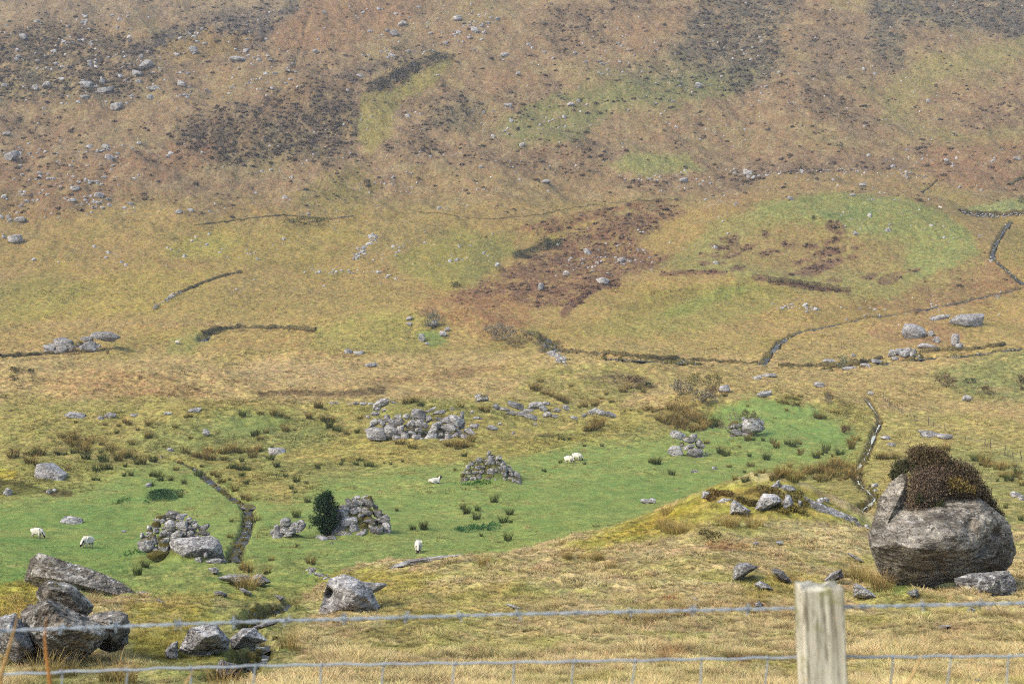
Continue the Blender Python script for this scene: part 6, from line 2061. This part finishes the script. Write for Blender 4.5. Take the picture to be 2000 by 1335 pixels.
# --- heather cap on the great boulder
def heather_cap():
    def at6(zx, zy, dd=0.0):
        px, py = 1660 + zx / 3.709, 830 + zy / 3.709
        ux, uz = ray(px, py)
        D = DB + dd
        return np.array([float(ux) * D, D, float(uz) * D])
    k = DB / F / 3.709
    base = at6(620, 500, .3)

    def cap(name, label, blobs, n, leaf, cols, seed, stem=None, up=.5):
        root = grp(name, label, 'heather', base)
        B = [(*(at6(x, y, dd) - base), rx * k, ry, rz * k, rx * rz) for x, y, dd, rx, ry, rz in blobs]
        V, f, c = leaf_cloud(B, n, leaf, seed, cols, up, .26)
        me = mesh_np('foliage', V, f, M_PLANT, False)
        add_col(me, c)
        obj('foliage', me, root)
        segs = []
        r = random.Random(seed)
        for q in B:
            for i in range(22):
                p0 = Vector(q[:3]) + Vector((r.gauss(0, .3) * q[3], r.gauss(0, .3) * q[4], -q[5] * .7))
                p1 = p0 + Vector((r.gauss(0, .5) * q[3], r.gauss(0, .4) * q[4], q[5] * r.uniform(.9, 2.0)))
                segs.append((p0, p1, .014, .006))
        V, Fc = twig_mesh(segs)
        me = mesh_np('stems', V, Fc, M_PLANT)
        add_col(me, np.tile(alb((104, 86, 74)), (len(V), 1)))
        obj('stems', me, root)
    brown = [(104, 86, 66), (120, 98, 76), (90, 76, 56), (98, 90, 62)]
    red = [(128, 106, 90), (110, 92, 78), (148, 124, 106), (96, 84, 68)]
    cap('heather_bush', 'tall brown heather bush on top of the great boulder', [(520, 215, .6, 95, .5, 70), (600, 230, .7, 100, .6, 70), (660, 260, .6, 70, .5, 60), (470, 260, .5, 50, .4, 60), (560, 280, .4, 120, .5, 50)], 13000, .042, brown, 91, up=.9)
    cap('heather_bush', 'reddish dry heather draped down the notch of the great boulder', [(540, 400, -.1, 120, .6, 90), (600, 350, .1, 110, .6, 70), (500, 500, -.35, 85, .5, 90), (590, 500, -.3, 90, .5, 80), (490, 580, -.5, 75, .4, 60), (640, 440, .0, 60, .5, 80)], 17000, .036, red, 92, up=.2)
    cap('heather_bush', 'dark brown heather along the right shoulder of the great boulder', [(780, 320, .5, 95, .6, 65), (850, 370, .5, 80, .6, 70), (900, 440, .4, 60, .5, 70), (960, 500, .5, 50, .5, 70), (1020, 575, .8, 36, .5, 55), (1075, 640, 1.0, 30, .5, 36), (720, 330, .4, 70, .5, 60)], 13000, .042,
        [(108, 90, 72), (94, 80, 64), (124, 104, 84), (98, 92, 66)], 93, up=.6)
    cap('gorse_bush', 'dark green bush at the left top of the great boulder', [(370, 305, .6, 55, .5, 45), (330, 360, .6, 40, .4, 45), (400, 280, .7, 40, .4, 30), (440, 290, .5, 40, .4, 40)], 3800, .045, [(78, 80, 54), (92, 92, 62), (66, 66, 46)], 94, up=.5)
    cap('moss_cushion', 'yellow moss cushion with dark underside on the great boulder', [(770, 430, -.2, 80, .4, 55), (840, 460, -.2, 70, .4, 40), (720, 420, -.1, 50, .4, 40)], 4200, .035, [(140, 122, 66), (122, 104, 58), (152, 130, 70), (108, 86, 60)], 95, up=.3)
    cap('heather_bush', 'dark hanging fringe of heather under the moss cushion', [(800, 500, -.35, 75, .35, 26), (880, 505, -.3, 60, .35, 24), (680, 460, -.2, 40, .35, 50)], 2600, .04, [(60, 50, 38), (72, 58, 42), (48, 44, 32)], 96, up=-.2)
    cap('heather_bush', 'small dark green heather tuft low in the notch of the great boulder', [(620, 590, -.55, 55, .35, 42), (640, 560, -.5, 40, .3, 36), (500, 530, -.75, 30, .25, 36)], 2400, .04, [(74, 76, 48), (86, 88, 54), (66, 62, 42)], 97, up=.3)


heather_cap()


# --- overgrown lip of the mossy ridge: dark heather fringe over the rock faces
def fringe(zpts, label, seed, cols, n=1500):
    B = []
    c0 = None
    for zx, zy, rw, rh in zpts:
        W = hit(1340 + zx / 5.263, 920 + zy / 5.263)[0]
        k = W[1] / F / 5.263
        if c0 is None:
            c0 = W
        B.append((*(W - c0 + np.array([0, -.1, .1])), rw * k * 1.1, .5, rh * k * 1.25, rw * rh))
    V, f, c = leaf_cloud(B, n, .055, seed, cols, .5)
    me = mesh_np('heather_fringe', V, f, M_PLANT, False)
    add_col(me, c)
    tag(obj('heather_fringe', me, None, c0), label, 'heather')


fringe([(760, 190, 40, 30), (820, 200, 60, 26), (900, 215, 60, 30), (960, 260, 50, 40), (900, 290, 40, 25), (780, 230, 30, 40)], 'dark heather hanging over the pale rock face, middle of the near ridge', 1, [(118, 100, 62), (100, 84, 52), (138, 122, 72)])
fringe([(1080, 260, 60, 40), (1120, 310, 50, 45), (1160, 250, 40, 35), (1220, 360, 40, 50), (1200, 440, 40, 45)], 'dark heather between the rock faces at the right of the near ridge', 2, [(118, 108, 60), (100, 88, 52), (140, 128, 70)])
fringe([(600, 320, 40, 24), (660, 345, 50, 26), (720, 350, 40, 26), (560, 300, 40, 20)], 'dark heather under the moss lip of the near ridge', 3, [(92, 82, 46), (80, 70, 42), (120, 106, 56)])
fringe([(270, 230, 60, 30), (340, 240, 60, 28), (420, 240, 60, 24), (250, 290, 50, 30)], 'brown heather strip under the yellow moss at the left of the near ridge', 4, [(118, 92, 54), (100, 78, 46), (132, 106, 60)])
fringe([(860, 340, 50, 30), (920, 350, 50, 30), (960, 390, 40, 25), (1080, 400, 60, 40), (1000, 430, 60, 30), (1150, 420, 50, 40)], 'olive heather below the rock faces of the near ridge', 5, [(122, 112, 56), (104, 94, 48), (140, 124, 64)], 3000)
fringe([(200, 650, 70, 30), (280, 680, 80, 34), (340, 700, 60, 26)], 'grey-green heather hummock on the dry slope of the near ridge', 6, [(136, 124, 80), (118, 106, 66), (150, 136, 92)], 3000)


# ================================================================ SHEEP
def sheep_mesh(lying=False, grazing=True):
    """one continuous skinned body: barrel, neck, head, ears and four jointed legs; +x is forward, metres"""
    V, E, R = [], [], []

    def v(x, y, z, r, p=None):
        V.append((x, y, z))
        R.append(r if isinstance(r, tuple) else (r, r))
        if p is not None:
            E.append((p, len(V) - 1))
        return len(V) - 1
    dz = -.30 if lying else 0.0
    a = v(0, 0, .58 + dz, (.235, .255))
    b = v(.24, 0, .58 + dz, (.225, .245), a)
    c = v(.40, 0, .60 + dz, (.16, .18), b)
    e = v(-.24, 0, .59 + dz, (.24, .25), a)
    t = v(-.43, 0, .57 + dz, (.15, .17), e)
    tl = v(-.50, 0, .44 + dz, (.04, .04), t)
    if grazing:
        n = v(.55, 0, .46 + dz, (.10, .12), c)
        h = v(.66, 0, .27 + dz, (.075, .08), n)
        m = v(.71, 0, .12 + dz, (.045, .05), h)
        ears = [(.60, .30), (.58, .34)]
    else:
        n = v(.52, 0, .76 + dz, (.10, .12), c)
        h = v(.61, 0, .88 + dz, (.075, .08), n)
        m = v(.76, 0, .83 + dz, (.045, .05), h)
    hx, hz = V[h][0], V[h][2]
    for s in (-1, 1):
        v(hx - .05, .15 * s, hz + .03, (.022, .03), h)
        if lying:
            k1 = v(.36, .19 * s, .16, .07, b)
            v(.52, .16 * s, .06, .045, k1)
            k2 = v(-.22, .24 * s, .18, .10, e)
            k3 = v(-.02, .26 * s, .08, .05, k2)
            v(.12, .24 * s, .05, .035, k3)
        else:
            k1 = v(.27, .13 * s, .34, (.075, .075), b)
            k2 = v(.29, .13 * s, .19, (.042, .042), k1)
            k3 = v(.27, .13 * s, .06, (.032, .032), k2)
            v(.30, .13 * s, .015, (.036, .03), k3)
            k1 = v(-.27, .14 * s, .36, (.095, .095), e)
            k2 = v(-.24, .14 * s, .28, (.06, .06), k1)
            k3 = v(-.34, .14 * s, .20, (.042, .042), k2)
            k4 = v(-.32, .14 * s, .06, (.032, .032), k3)
            v(-.29, .14 * s, .015, (.036, .03), k4)
    me = bpy.data.meshes.new('sheep')
    me.from_pydata(V, E, [])
    o = bpy.data.objects.new('sheep', me)
    link(o)
    sk = o.modifiers.new('skin', 'SKIN')
    for i, d in enumerate(me.skin_vertices[0].data):
        d.radius = R[i]
        d.use_root = (i == 0)
    ss = o.modifiers.new('sub', 'SUBSURF')
    ss.levels = ss.render_levels = 2
    dg = bpy.context.evaluated_depsgraph_get()
    m2 = bpy.data.meshes.new_from_object(o.evaluated_get(dg))
    bpy.data.objects.remove(o)
    m2.name = 'sheep'
    m2.materials.clear()
    for q in (M_WOOL, M_BLACK, M_PALE):
        m2.materials.append(q)
    P = np.array([q.co for q in m2.vertices])
    face = ((P[:, 0] - hx) * (V[m][0] - hx) + (P[:, 2] - hz) * (V[m][2] - hz) > -.004) & (P[:, 0] > .5)
    face |= (np.abs(P[:, 1]) > .075) & (P[:, 0] > .5)
    leg = (P[:, 2] < .27) & (P[:, 0] < .45) & (not lying)
    wool = ~face & ~leg
    N = np.array([q.normal for q in m2.vertices])
    curl = fbm3(P * 13, 5, 3)
    P = P + N * (np.where(wool, .012 + .03 * curl, 0))[:, None]
    m2.vertices.foreach_set('co', P.astype(np.float32).ravel())
    for p in m2.polygons:
        k = list(p.vertices)
        p.material_index = 1 if face[k].mean() > .5 else (2 if leg[k].mean() > .5 and P[k, 2].mean() > .08 else (1 if leg[k].mean() > .5 else 0))
        p.use_smooth = True
    # curled horns
    hs = []
    for s in (-1, 1):
        pts = [Vector((hx - .04, .055 * s, hz + .07)), Vector((hx - .10, .10 * s, hz + .09)), Vector((hx - .12, .14 * s, hz + .02)), Vector((hx - .06, .155 * s, hz - .03)), Vector((hx, .15 * s, hz - .01))]
        sg = [(pts[i], pts[i + 1], .024 - .005 * i, .024 - .005 * (i + 1)) for i in range(4)]
        hv, hf = twig_mesh(sg)
        hs.append(mesh_np('horn', hv, hf, M_HORN))
    return m2, hs


GRAZE = sheep_mesh(False, True)
STAND = sheep_mesh(False, False)
LIE = sheep_mesh(True, False)


def sheep(px, py, yaw, kind, label, size=1.0, horns=True):
    W = hit(px, py)[0]
    me, hs = kind
    o = obj('sheep', me, None, W)
    dx = .4 * size
    zf = float(H(np.array([W[0] + dx * math.cos(yaw)]), np.array([W[1] + dx * math.sin(yaw)]))[0])
    zb = float(H(np.array([W[0] - dx * math.cos(yaw)]), np.array([W[1] - dx * math.sin(yaw)]))[0])
    o.location.z = (zf + zb) / 2 - .01
    o.rotation_euler = (0, -math.atan2(zf - zb, 2 * dx), yaw)
    o.scale = (size, size, size)
    if horns:
        for h in hs:
            obj('horn', h, o)
    tag(o, label, 'sheep', 'sheep grazing in the valley')


R_ = math.radians
sheep(71, 1050, R_(-8), GRAZE, 'white sheep grazing side-on at the left edge of the pasture', 1.05)
sheep(171, 1069, R_(-118), GRAZE, 'white sheep grazing towards the viewer, second from the left edge', 1.1)
sheep(817, 1078, R_(-88), GRAZE, 'black-faced sheep grazing head-on below the cairn with the evergreen bush', 1.15)
sheep(1111, 905, R_(-38), GRAZE, 'nearer sheep of the pair on the right pasture, head down', 1.15)
sheep(1126, 899, R_(-25), GRAZE, 'farther sheep of the pair on the right pasture, facing right', 1.15)
sheep(848, 943, R_(22), LIE, 'white sheep lying down left of the cone-shaped cairn', 1.2)
sheep(346, 672, R_(10), STAND, 'far white sheep beside the curved peat bank, left', 1.1, False)
sheep(1835, 408, R_(170), GRAZE, 'tiny white sheep on the far green field, upper right', 1.3, False)


# ================================================================ WALLS AND BANKS
def dry_wall(name, pts, hgt, n, seed, label, size=.5, earth=False, dmin=120, cat='wall'):
    """tumbled dry stone wall or bank following the ground: stones in one mesh, on the line of the wall"""
    r = np.random.default_rng(seed)
    p = np.array(pts, float)
    t = np.linspace(0, len(p) - 1, (len(p) - 1) * 6 + 1)
    q = np.stack([np.interp(t, np.arange(len(p)), p[:, i]) for i in (0, 1)], 1)
    W = hit(q[:, 0], q[:, 1], None, dmin)
    L = np.concatenate([[0], np.cumsum(np.linalg.norm(np.diff(W[:, :2], axis=0), axis=1))])
    if earth:
        # one continuous overgrown bank: a lumpy ridge along the line
        m = max(12, int(L[-1] / .45))
        s = np.linspace(0, L[-1], m)
        c = np.stack([np.interp(s, L, W[:, k]) for k in (0, 1)], 1)
        c += np.stack([fbm(s / 6, s * 0 + seed, 3, 2), fbm(s / 6, s * 0 + seed + 9, 4, 2)], 1) * .8 * size
        t = np.gradient(c, axis=0)
        nn = np.stack([-t[:, 1], t[:, 0]], 1) / np.maximum(np.linalg.norm(t, axis=1), 1e-6)[:, None]
        k = 9
        hh = hgt * np.clip(.72 + .75 * fbm(s / 3.5, s * 0 + seed, 5, 3), .12, 1.4)
        V = []
        for j in range(k):
            a = math.pi * j / (k - 1)
            p = c + nn * (math.cos(a) * (.55 * hgt + .25 * size) * (1 + .4 * fbm(s / 1.5, s * 0 + j * 3.1, 8, 2)))[:, None]
            z = H(c[:, 0], c[:, 1]) - .25 + (hh + .25) * math.sin(a) ** .7 * (1 + .35 * fbm(s / .9, s * 0 + j * 2.3 + seed, 9, 2))
            V.append(np.column_stack([p, z]))
        V = np.concatenate(V)
        f = [(j * m + i, j * m + i + 1, (j + 1) * m + i + 1, (j + 1) * m + i) for j in range(k - 1) for i in range(m - 1)]
        b = W[len(W) // 2]
        tag(obj(name, mesh_np(name, V - b, f, M_BANK), None, b), label, cat)
        return
    V, Fc, C = [], [], []
    d, f = ico(1)
    o = 0
    for i in range(n):
        s = r.uniform(0, L[-1])
        c = np.array([np.interp(s, L, W[:, k]) for k in (0, 1)]) + r.normal(0, size * .5, 2)
        z = float(H(c[:1], c[1:])[0]) + r.uniform(0, 1) ** 1.3 * hgt * (.55 + .6 * abs(math.sin(s * .21 + seed)) * (.5 + .5 * math.sin(s * .05)))
        sc = size * np.array([r.uniform(.5, 1.2), r.uniform(.5, 1.2), r.uniform(.35, .8)]) * .6
        v = d * (1 + .22 * r.normal(0, 1, (len(d), 1))) * sc
        a = r.uniform(0, 6.28)
        v = v @ np.array([[math.cos(a), math.sin(a), 0], [-math.sin(a), math.cos(a), 0], [0, 0, 1]])
        V.append(v + [c[0], c[1], z])
        Fc.append(f + o)
        o += len(d)
    V = np.concatenate(V)
    b = W[len(W) // 2]
    ob = obj(name, mesh_np(name, V - b, np.concatenate(Fc), M_BANK if earth else M_FARROCK, False), None, b)
    ob.color = (.95, .1, .3, 1)
    tag(ob, label, cat)


M_BANK = mat_plain('peat_bank_earth', (100, 88, 58), 1.0, .05, 0, 2.2, .6)
dry_wall('stone_wall', [(300, 603), (320, 590), (340, 578), (360, 572)], .9, 90, 1, 'tumbled grey stone wall between the yellow fields, left', .55)
dry_wall('earth_bank', [(350, 572), (385, 557), (410, 547), (445, 536), (470, 532)], .9, 150, 2, 'dark overgrown bank continuing the tumbled wall up the yellow field', .6, True, cat='bank')
dry_wall('earth_bank', [(380, 440), (440, 433), (500, 425), (550, 420), (600, 424), (650, 428), (690, 422)], .5, 170, 3, 'dark field bank along the top of the upper left fields', .6, True, cat='bank')
dry_wall('earth_bank', [(820, 415), (860, 416), (900, 424), (960, 428), (1050, 420), (1150, 400), (1240, 393), (1320, 388)], .3, 170, 4, 'thin field bank running right below the tan slope', .5, True, cat='bank')
dry_wall('stone_wall', [(1880, 416), (1905, 423), (1940, 424), (2000, 420)], 1.3, 110, 5, 'stone wall under the far green field, upper right', .6)
dry_wall('earth_bank', [(1875, 413), (1905, 418), (1940, 419), (2005, 415)], 1.6, 120, 6, 'dark top of the bank under the far green field, upper right', .6, True, cat='bank')
dry_wall('earth_bank', [(1500, 546), (1560, 552), (1620, 561), (1660, 568)], 1.3, 150, 7, 'brown bracken bank across the foot of the big green knoll', .7, True, cat='bank')
dry_wall('earth_bank', [(395, 652), (420, 643), (470, 640), (540, 640), (617, 644)], 1.0, 200, 8, 'dark curved peat bank on the left valley floor', .55, True, cat='bank')
dry_wall('earth_bank', [(0, 696), (60, 694), (120, 690)], .9, 70, 9, 'dark peat bank at the left edge of the valley floor', .6, True, cat='bank')
dry_wall('earth_bank', [(1100, 686), (1200, 693), (1300, 700), (1400, 706), (1480, 710)], .7, 220, 10, 'dark river bank on the valley floor, centre right', .55, True, cat='bank')
dry_wall('earth_bank', [(1520, 714), (1600, 715), (1680, 711), (1720, 700)], .9, 120, 11, 'dark river bank under the grey-green willow', .55, True, cat='bank')
dry_wall('earth_bank', [(1800, 688), (1850, 684), (1890, 684), (1960, 674)], .9, 80, 12, 'dark river bank right of the round stones', .5, True, cat='bank')
dry_wall('stone_wall', [(1400, 850 - 515), (1460, 342), (1560, 336), (1640, 332), (1700, 334)], .8, 120, 13, 'broken stone wall on the hillside above the big green knoll', .5)
dry_wall('stone_wall', [(1755, 334), (1790, 342), (1812, 348)], .9, 40, 14, 'short dark wall piece at the rusty slope, upper right', .6)
dry_wall('earth_bank', [(1800, 376), (1815, 366), (1830, 352)], .7, 40, 15, 'short ridge-like bank above the far green field', .6, True, cat='bank')
dry_wall('earth_bank', [(1970, 362), (1985, 352), (2002, 344)], 1.2, 50, 16, 'dark bank at the right edge above the far green field', .7, True, cat='bank')
dry_wall('stone_wall', [(690, 505), (708, 488), (725, 473), (740, 460)], .4, 90, 17, 'pale stony watercourse between the upper fields', .5, cat='stones')


# slab bridge over the left brook
def slab_bridge():
    p = hit(487, 996)[0]
    root = grp('slab_bridge', 'low stone slab bridge over the left brook', 'bridge', p)
    s = p[1] / F
    d, f = ico(3)
    for nm, (x, y, w, h, dep) in (('abutment', (465, 994, 22, 10, .8)), ('abutment', (505, 992, 14, 9, .8)), ('deck', (490, 989, 34, 5, 1.0))):
        ux, uz = ray(x, y)
        D = p[1] + .2
        v = d * radial(d, np.concatenate([np.eye(3), -np.eye(3)]), np.ones(6), 9)[:, None] * np.array([w * s / 2, dep, h * s / 2])
        v = v * (1 + .10 * fbm3(d * 3, int(x), 3))[:, None] + np.array([float(ux) * D, D, float(uz) * D]) - p
        o = obj(nm, mesh_np(nm, v, f, M_ROCK), root)
        o.color = (.8, .5, .15, 1)


slab_bridge()

# ================================================================ FENCES
def tube(pts, rad, mat, name, parent=None, sides=6):
    V, Fc = [], []
    P = [Vector(p) for p in pts]
    for i, p in enumerate(P):
        d = (P[min(i + 1, len(P) - 1)] - P[max(i - 1, 0)]).normalized()
        q = d.to_track_quat('Z', 'Y').to_matrix()
        for k in range(sides):
            a = k * 2 * math.pi / sides
            V.append(tuple(p + q @ Vector((rad * math.cos(a), rad * math.sin(a), 0))))
    for i in range(len(P) - 1):
        for k in range(sides):
            b = (k + 1) % sides
            Fc.append((i * sides + k, i * sides + b, (i + 1) * sides + b, (i + 1) * sides + k))
    return np.array(V), np.array(Fc)


def merged(parts, name, mat, parent):
    o, V, Fc = 0, [], []
    for v, f in parts:
        V.append(v)
        Fc.append(f + o)
        o += len(v)
    return obj(name, mesh_np(name, np.concatenate(V), np.concatenate(Fc), mat), parent)


def near_fence():
    D = 3.4
    root = grp('wire_fence', 'near fence of weathered wooden post, barbed wire and sheep netting', 'fence', (0, D, -1.9))
    base = Vector((0, D, -1.9))

    def w3(px, py, dd=0.0):
        ux, uz = ray(px, py)
        return Vector((float(ux) * (D + dd), D + dd, float(uz) * (D + dd))) - base
    # posts: the one in view and its two neighbours
    tl, tr, bl, br = w3(1553, 1141), w3(1645, 1143), w3(1559, 1335), w3(1654, 1335)
    ax = ((tl + tr) - (bl + br)).normalized()
    top = (tl + tr) / 2
    wd = (tr - tl).length * .90
    for i, off in enumerate((0, -3.05, 3.0)):
        bm = bmesh.new()
        bmesh.ops.create_cube(bm, size=1.0)
        for v in bm.verts:
            v.co = Vector((v.co.x * wd, v.co.y * .085, v.co.z * 1.55))
        bmesh.ops.subdivide_edges(bm, edges=[e for e in bm.edges], cuts=5, use_grid_fill=True)
        bmesh.ops.subdivide_edges(bm, edges=[e for e in bm.edges if abs(e.verts[0].co.z - e.verts[1].co.z) > .1], cuts=6)
        bmesh.ops.bevel(bm, geom=[e for e in bm.edges if len(e.link_faces) == 2 and e.calc_face_angle() > 1.0], offset=.004, segments=1, affect='EDGES')
        P = np.array([v.co for v in bm.verts])
        n = fbm3(P * np.array([16, 16, 3.0]) + i * 9, 3, 3)
        n2 = fbm3(P * np.array([60, 60, 4.0]) + i * 9, 7, 2)
        for v, a, b in zip(bm.verts, n, n2):
            v.co += Vector((v.co.x / wd * .008 * a + .0012 * b, v.co.y * .05 * a + .0022 * b, (.008 * b + .012 * a) if v.co.z > .7 else 0))
            # drying crack from the top
            if v.co.z > .62 and v.co.y < -.03 and abs(v.co.x + .008) < .008:
                v.co.y += .010
        me = bpy.data.meshes.new('post')
        bm.to_mesh(me)
        bm.free()
        me.materials.append(M_POST)
        o = obj('post', me, root)
        o.rotation_euler = Vector(ax).to_track_quat('Z', 'Y').to_euler()
        q = Vector(ax).to_track_quat('Z', 'Y').to_euler()
        o.rotation_euler = (math.asin(-max(-1, min(1, ax.y))) * 0, math.atan2(ax.x, ax.z), 0)
        o.location = top - Vector(ax) * .775 + Vector((off, 0, 0))
    fr = .052                                    # the wires run along the far face of the post

    def line(keys, x0=-1400, x1=3400, n=140, sag=0.0):
        ks = np.array(keys, float)
        xs = np.linspace(x0, x1, n)
        ys = np.interp(xs, ks[:, 0], ks[:, 1])
        return [w3(a, b, fr) for a, b in zip(xs, ys)]
    barb = [(-1400, 1290), (0, 1231), (500, 1213), (1000, 1199), (1552, 1187), (2000, 1177), (3400, 1150)]
    P = line(barb, n=520)
    parts = []
    for s in (0, math.pi):
        Q = []
        for i, p in enumerate(P):
            a = i * .85 + s
            Q.append(p + Vector((0, .0026 * math.cos(a), .0026 * math.sin(a))))
        parts.append(tube(Q, .0021, None, '', sides=5))
    wire = merged(parts, 'barbed_wire', M_WIRE, root)
    bar = []
    r = random.Random(5)
    for px in range(-1340, 3400, 112):
        x = px + r.uniform(-8, 8)
        y = float(np.interp(x, [k[0] for k in barb], [k[1] for k in barb]))
        c = w3(x, y, fr)
        coil = [c + Vector((.016 * (t / 12 - .5), .0058 * math.cos(t * 1.3), .0058 * math.sin(t * 1.3))) for t in range(13)]
        bar.append(tube(coil, .0017, None, '', sides=5))
        for k in range(2):
            d = Vector((r.uniform(-.5, .5), r.uniform(-1, 1), r.choice((-1, 1)) * r.uniform(.5, 1))).normalized() * .016
            bar.append(tube([c - d * .9, c, c + d], .0014, None, '', sides=5))
    merged(bar, 'barbs', M_WIRE, wire)
    topw = [(-1400, 1350), (0, 1316), (300, 1305), (560, 1298), (1000, 1293), (1552, 1283), (2000, 1280), (3400, 1276)]
    lines = []
    for k, drop in enumerate((0, .17, .33, .48, .62, .75)):
        Q = [p - Vector((0, 0, drop)) + Vector((0, .002 * math.sin(i * .9), .0016 * math.sin(i * 1.7))) for i, p in enumerate(line(topw, n=200))]
        lines.append(tube(Q, .0030 if k == 0 else .0024, None, '', sides=6))
    net = merged(lines, 'netting', M_WIRE, root)
    stays = []
    knots = []
    for px in [-1290 + 122 * i for i in range(11)] + [120, 247, 372, 500, 628, 752, 890, 1005, 1123, 1241, 1370, 1497, 1622, 1742, 1856, 1972, 2094, 2216, 2338, 2460, 2582, 2704, 2826, 2948, 3070]:
        y = float(np.interp(px, [k[0] for k in topw], [k[1] for k in topw]))
        c = w3(px, y, fr)
        ln = -.075 + .00001 * px
        stays.append(tube([c + Vector((ln * t + .004 * math.sin(t * 9 + px), .001, -.75 * t)) for t in np.linspace(0, 1, 16)], .0021, None, '', sides=5))
        knots.append(tube([c + Vector((0, .004 * math.cos(t), .0048 * math.sin(t))) for t in np.linspace(0, 6.28, 9)], .002, None, '', sides=5))
    merged(stays + knots, 'stay_wires', M_WIRE, net)


near_fence()


def far_fence(label, feet, hp, lean=2.0, seed=0, wires=3):
    """posts at photo feet (x, y); hp their heights in photo px; wires between"""
    W = hit([a for a, b in feet], [b for a, b in feet])
    root = grp('post_fence', label, 'fence', W[0])
    r = random.Random(seed)
    tops = []
    for (q, h) in zip(W, hp):
        hh = h * q[1] / F
        V, Fc = twig_mesh([(Vector((0, 0, -.2)), Vector((r.gauss(0, .04), r.gauss(0, .04), hh * .5)), .055, .052), (Vector((0, 0, hh * .5)), Vector((r.gauss(0, .07), 0, hh)), .052, .05)])
        obj('post', mesh_np('post', V, Fc, M_OLDWOOD), root, q - W[0])
        tops.append((Vector(q - W[0]), hh))
    parts = []
    for (a, h1), (b, h2) in zip(tops[:-1], tops[1:]):
        for k in range(wires):
            f = .92 - .3 * k
            m = (a + b) / 2 + Vector((0, 0, f * (h1 + h2) / 2 - .03))
            parts.append(tube([a + Vector((0, 0, f * h1)), m, b + Vector((0, 0, f * h2))], .004, None, '', sides=4))
    merged(parts, 'wire', M_WIRE, root)


far_fence('line of thin leaning fence posts running down the right moor', [(1725, 779), (1729, 784), (1737, 792), (1740, 793), (1754, 801), (1761, 806), (1777, 812), (1786, 821), (1791, 822), (1813, 830), (1823, 833), (1845, 841), (1885, 858), (1924, 871), (1934, 875), (1963, 889), (1978, 896), (1994, 900)],
          [13, 7, 12, 7, 11, 15, 14, 9, 8, 17, 11, 15, 10, 15, 19, 20, 13, 18], seed=1)
far_fence('short far fence line above the river, centre right', [(1220, 684), (1242, 685), (1315, 690), (1376, 690), (1404, 692), (1442, 693), (1465, 690)], [10, 10, 14, 8, 7, 10, 8], seed=2)
far_fence('faint fence line across the left valley floor', [(20, 636), (62, 635), (103, 637), (160, 634), (214, 632), (246, 634), (278, 634), (303, 634), (320, 634), (345, 634), (375, 634), (395, 634), (420, 634), (450, 635), (500, 636), (560, 638)], [5, 5, 7, 5, 6, 5, 5, 7, 5, 5, 5, 6, 5, 5, 5, 5], seed=3)
far_fence('far fence posts between the river and its tributary', [(1585, 672), (1622, 681), (1640, 680), (1644, 681), (1660, 679), (1823, 631), (1876, 633), (1917, 646)], [10, 12, 12, 8, 8, 8, 8, 10], seed=4)


# dead stalks in front of the fence
def stalk(pts, rad, col, label, D=2.9):
    p = [Vector([float(q) for q in (ray(a, b)[0] * D, D, ray(a, b)[1] * D)]) for a, b in pts]
    foot = p[0] + Vector((.01, .02, -.75))
    c = [foot] + p
    t = np.linspace(0, len(c) - 1, 20)
    Q = [Vector([np.interp(u, np.arange(len(c)), [q[i] for q in c]) for i in range(3)]) for u in t]
    V, Fc = [], []
    sg = [(Q[i] - foot, Q[i + 1] - foot, rad * (1.1 - i / 20), rad * (1.1 - (i + 1) / 20)) for i in range(19)]
    v, f = twig_mesh(sg)
    me = mesh_np('dead_stalk', v, f, M_PLANT)
    add_col(me, np.tile(alb(col), (len(v), 1)))
    tag(obj('dead_stalk', me, None, foot), label, 'stalk')


stalk([(98, 1335), (90, 1270), (87, 1240), (91, 1205)], .0052, (186, 128, 72), 'orange-brown dead stalk in front of the wires at the lower left', 2.9)
stalk([(0, 1325), (16, 1270), (30, 1220), (37, 1190)], .0050, (192, 152, 100), 'pale dead stalk leaning right at the left edge', 2.8)
stalk([(1772, 1335), (1786, 1310), (1797, 1285), (1800, 1272)], .0046, (206, 172, 124), 'pale dead stalk right of the fence post', 2.9)
stalk([(362, 1335), (372, 1318), (380, 1304)], .0042, (200, 166, 118), 'short pale stalk at the lower netting, left', 3.0)

heather_cover()
grass_cover()


# ================================================================ AIR
def haze():
    bm = bmesh.new()
    bmesh.ops.create_cube(bm, size=1.0)
    lo, hi = Vector((-1900, -60, -48)), Vector((1900, 1730, 300))
    for v in bm.verts:
        v.co = Vector([lo[i] + (v.co[i] + .5) * (hi[i] - lo[i]) for i in range(3)])
    me = bpy.data.meshes.new('haze')
    bm.to_mesh(me)
    bm.free()
    m = bpy.data.materials.new('valley_air')
    m.use_nodes = True
    n = m.node_tree.nodes
    n.clear()
    out = n.new('ShaderNodeOutputMaterial')
    v = n.new('ShaderNodeVolumePrincipled')
    v.inputs['Color'].default_value = (.96, .96, 1.0, 1)
    v.inputs['Density'].default_value = HAZE
    v.inputs['Anisotropy'].default_value = 0.0
    m.node_tree.links.new(v.outputs[0], out.inputs['Volume'])
    me.materials.append(m)
    o = obj('haze', me)
    tag(o, kind='stuff')


HAZE = 0.0001
haze()
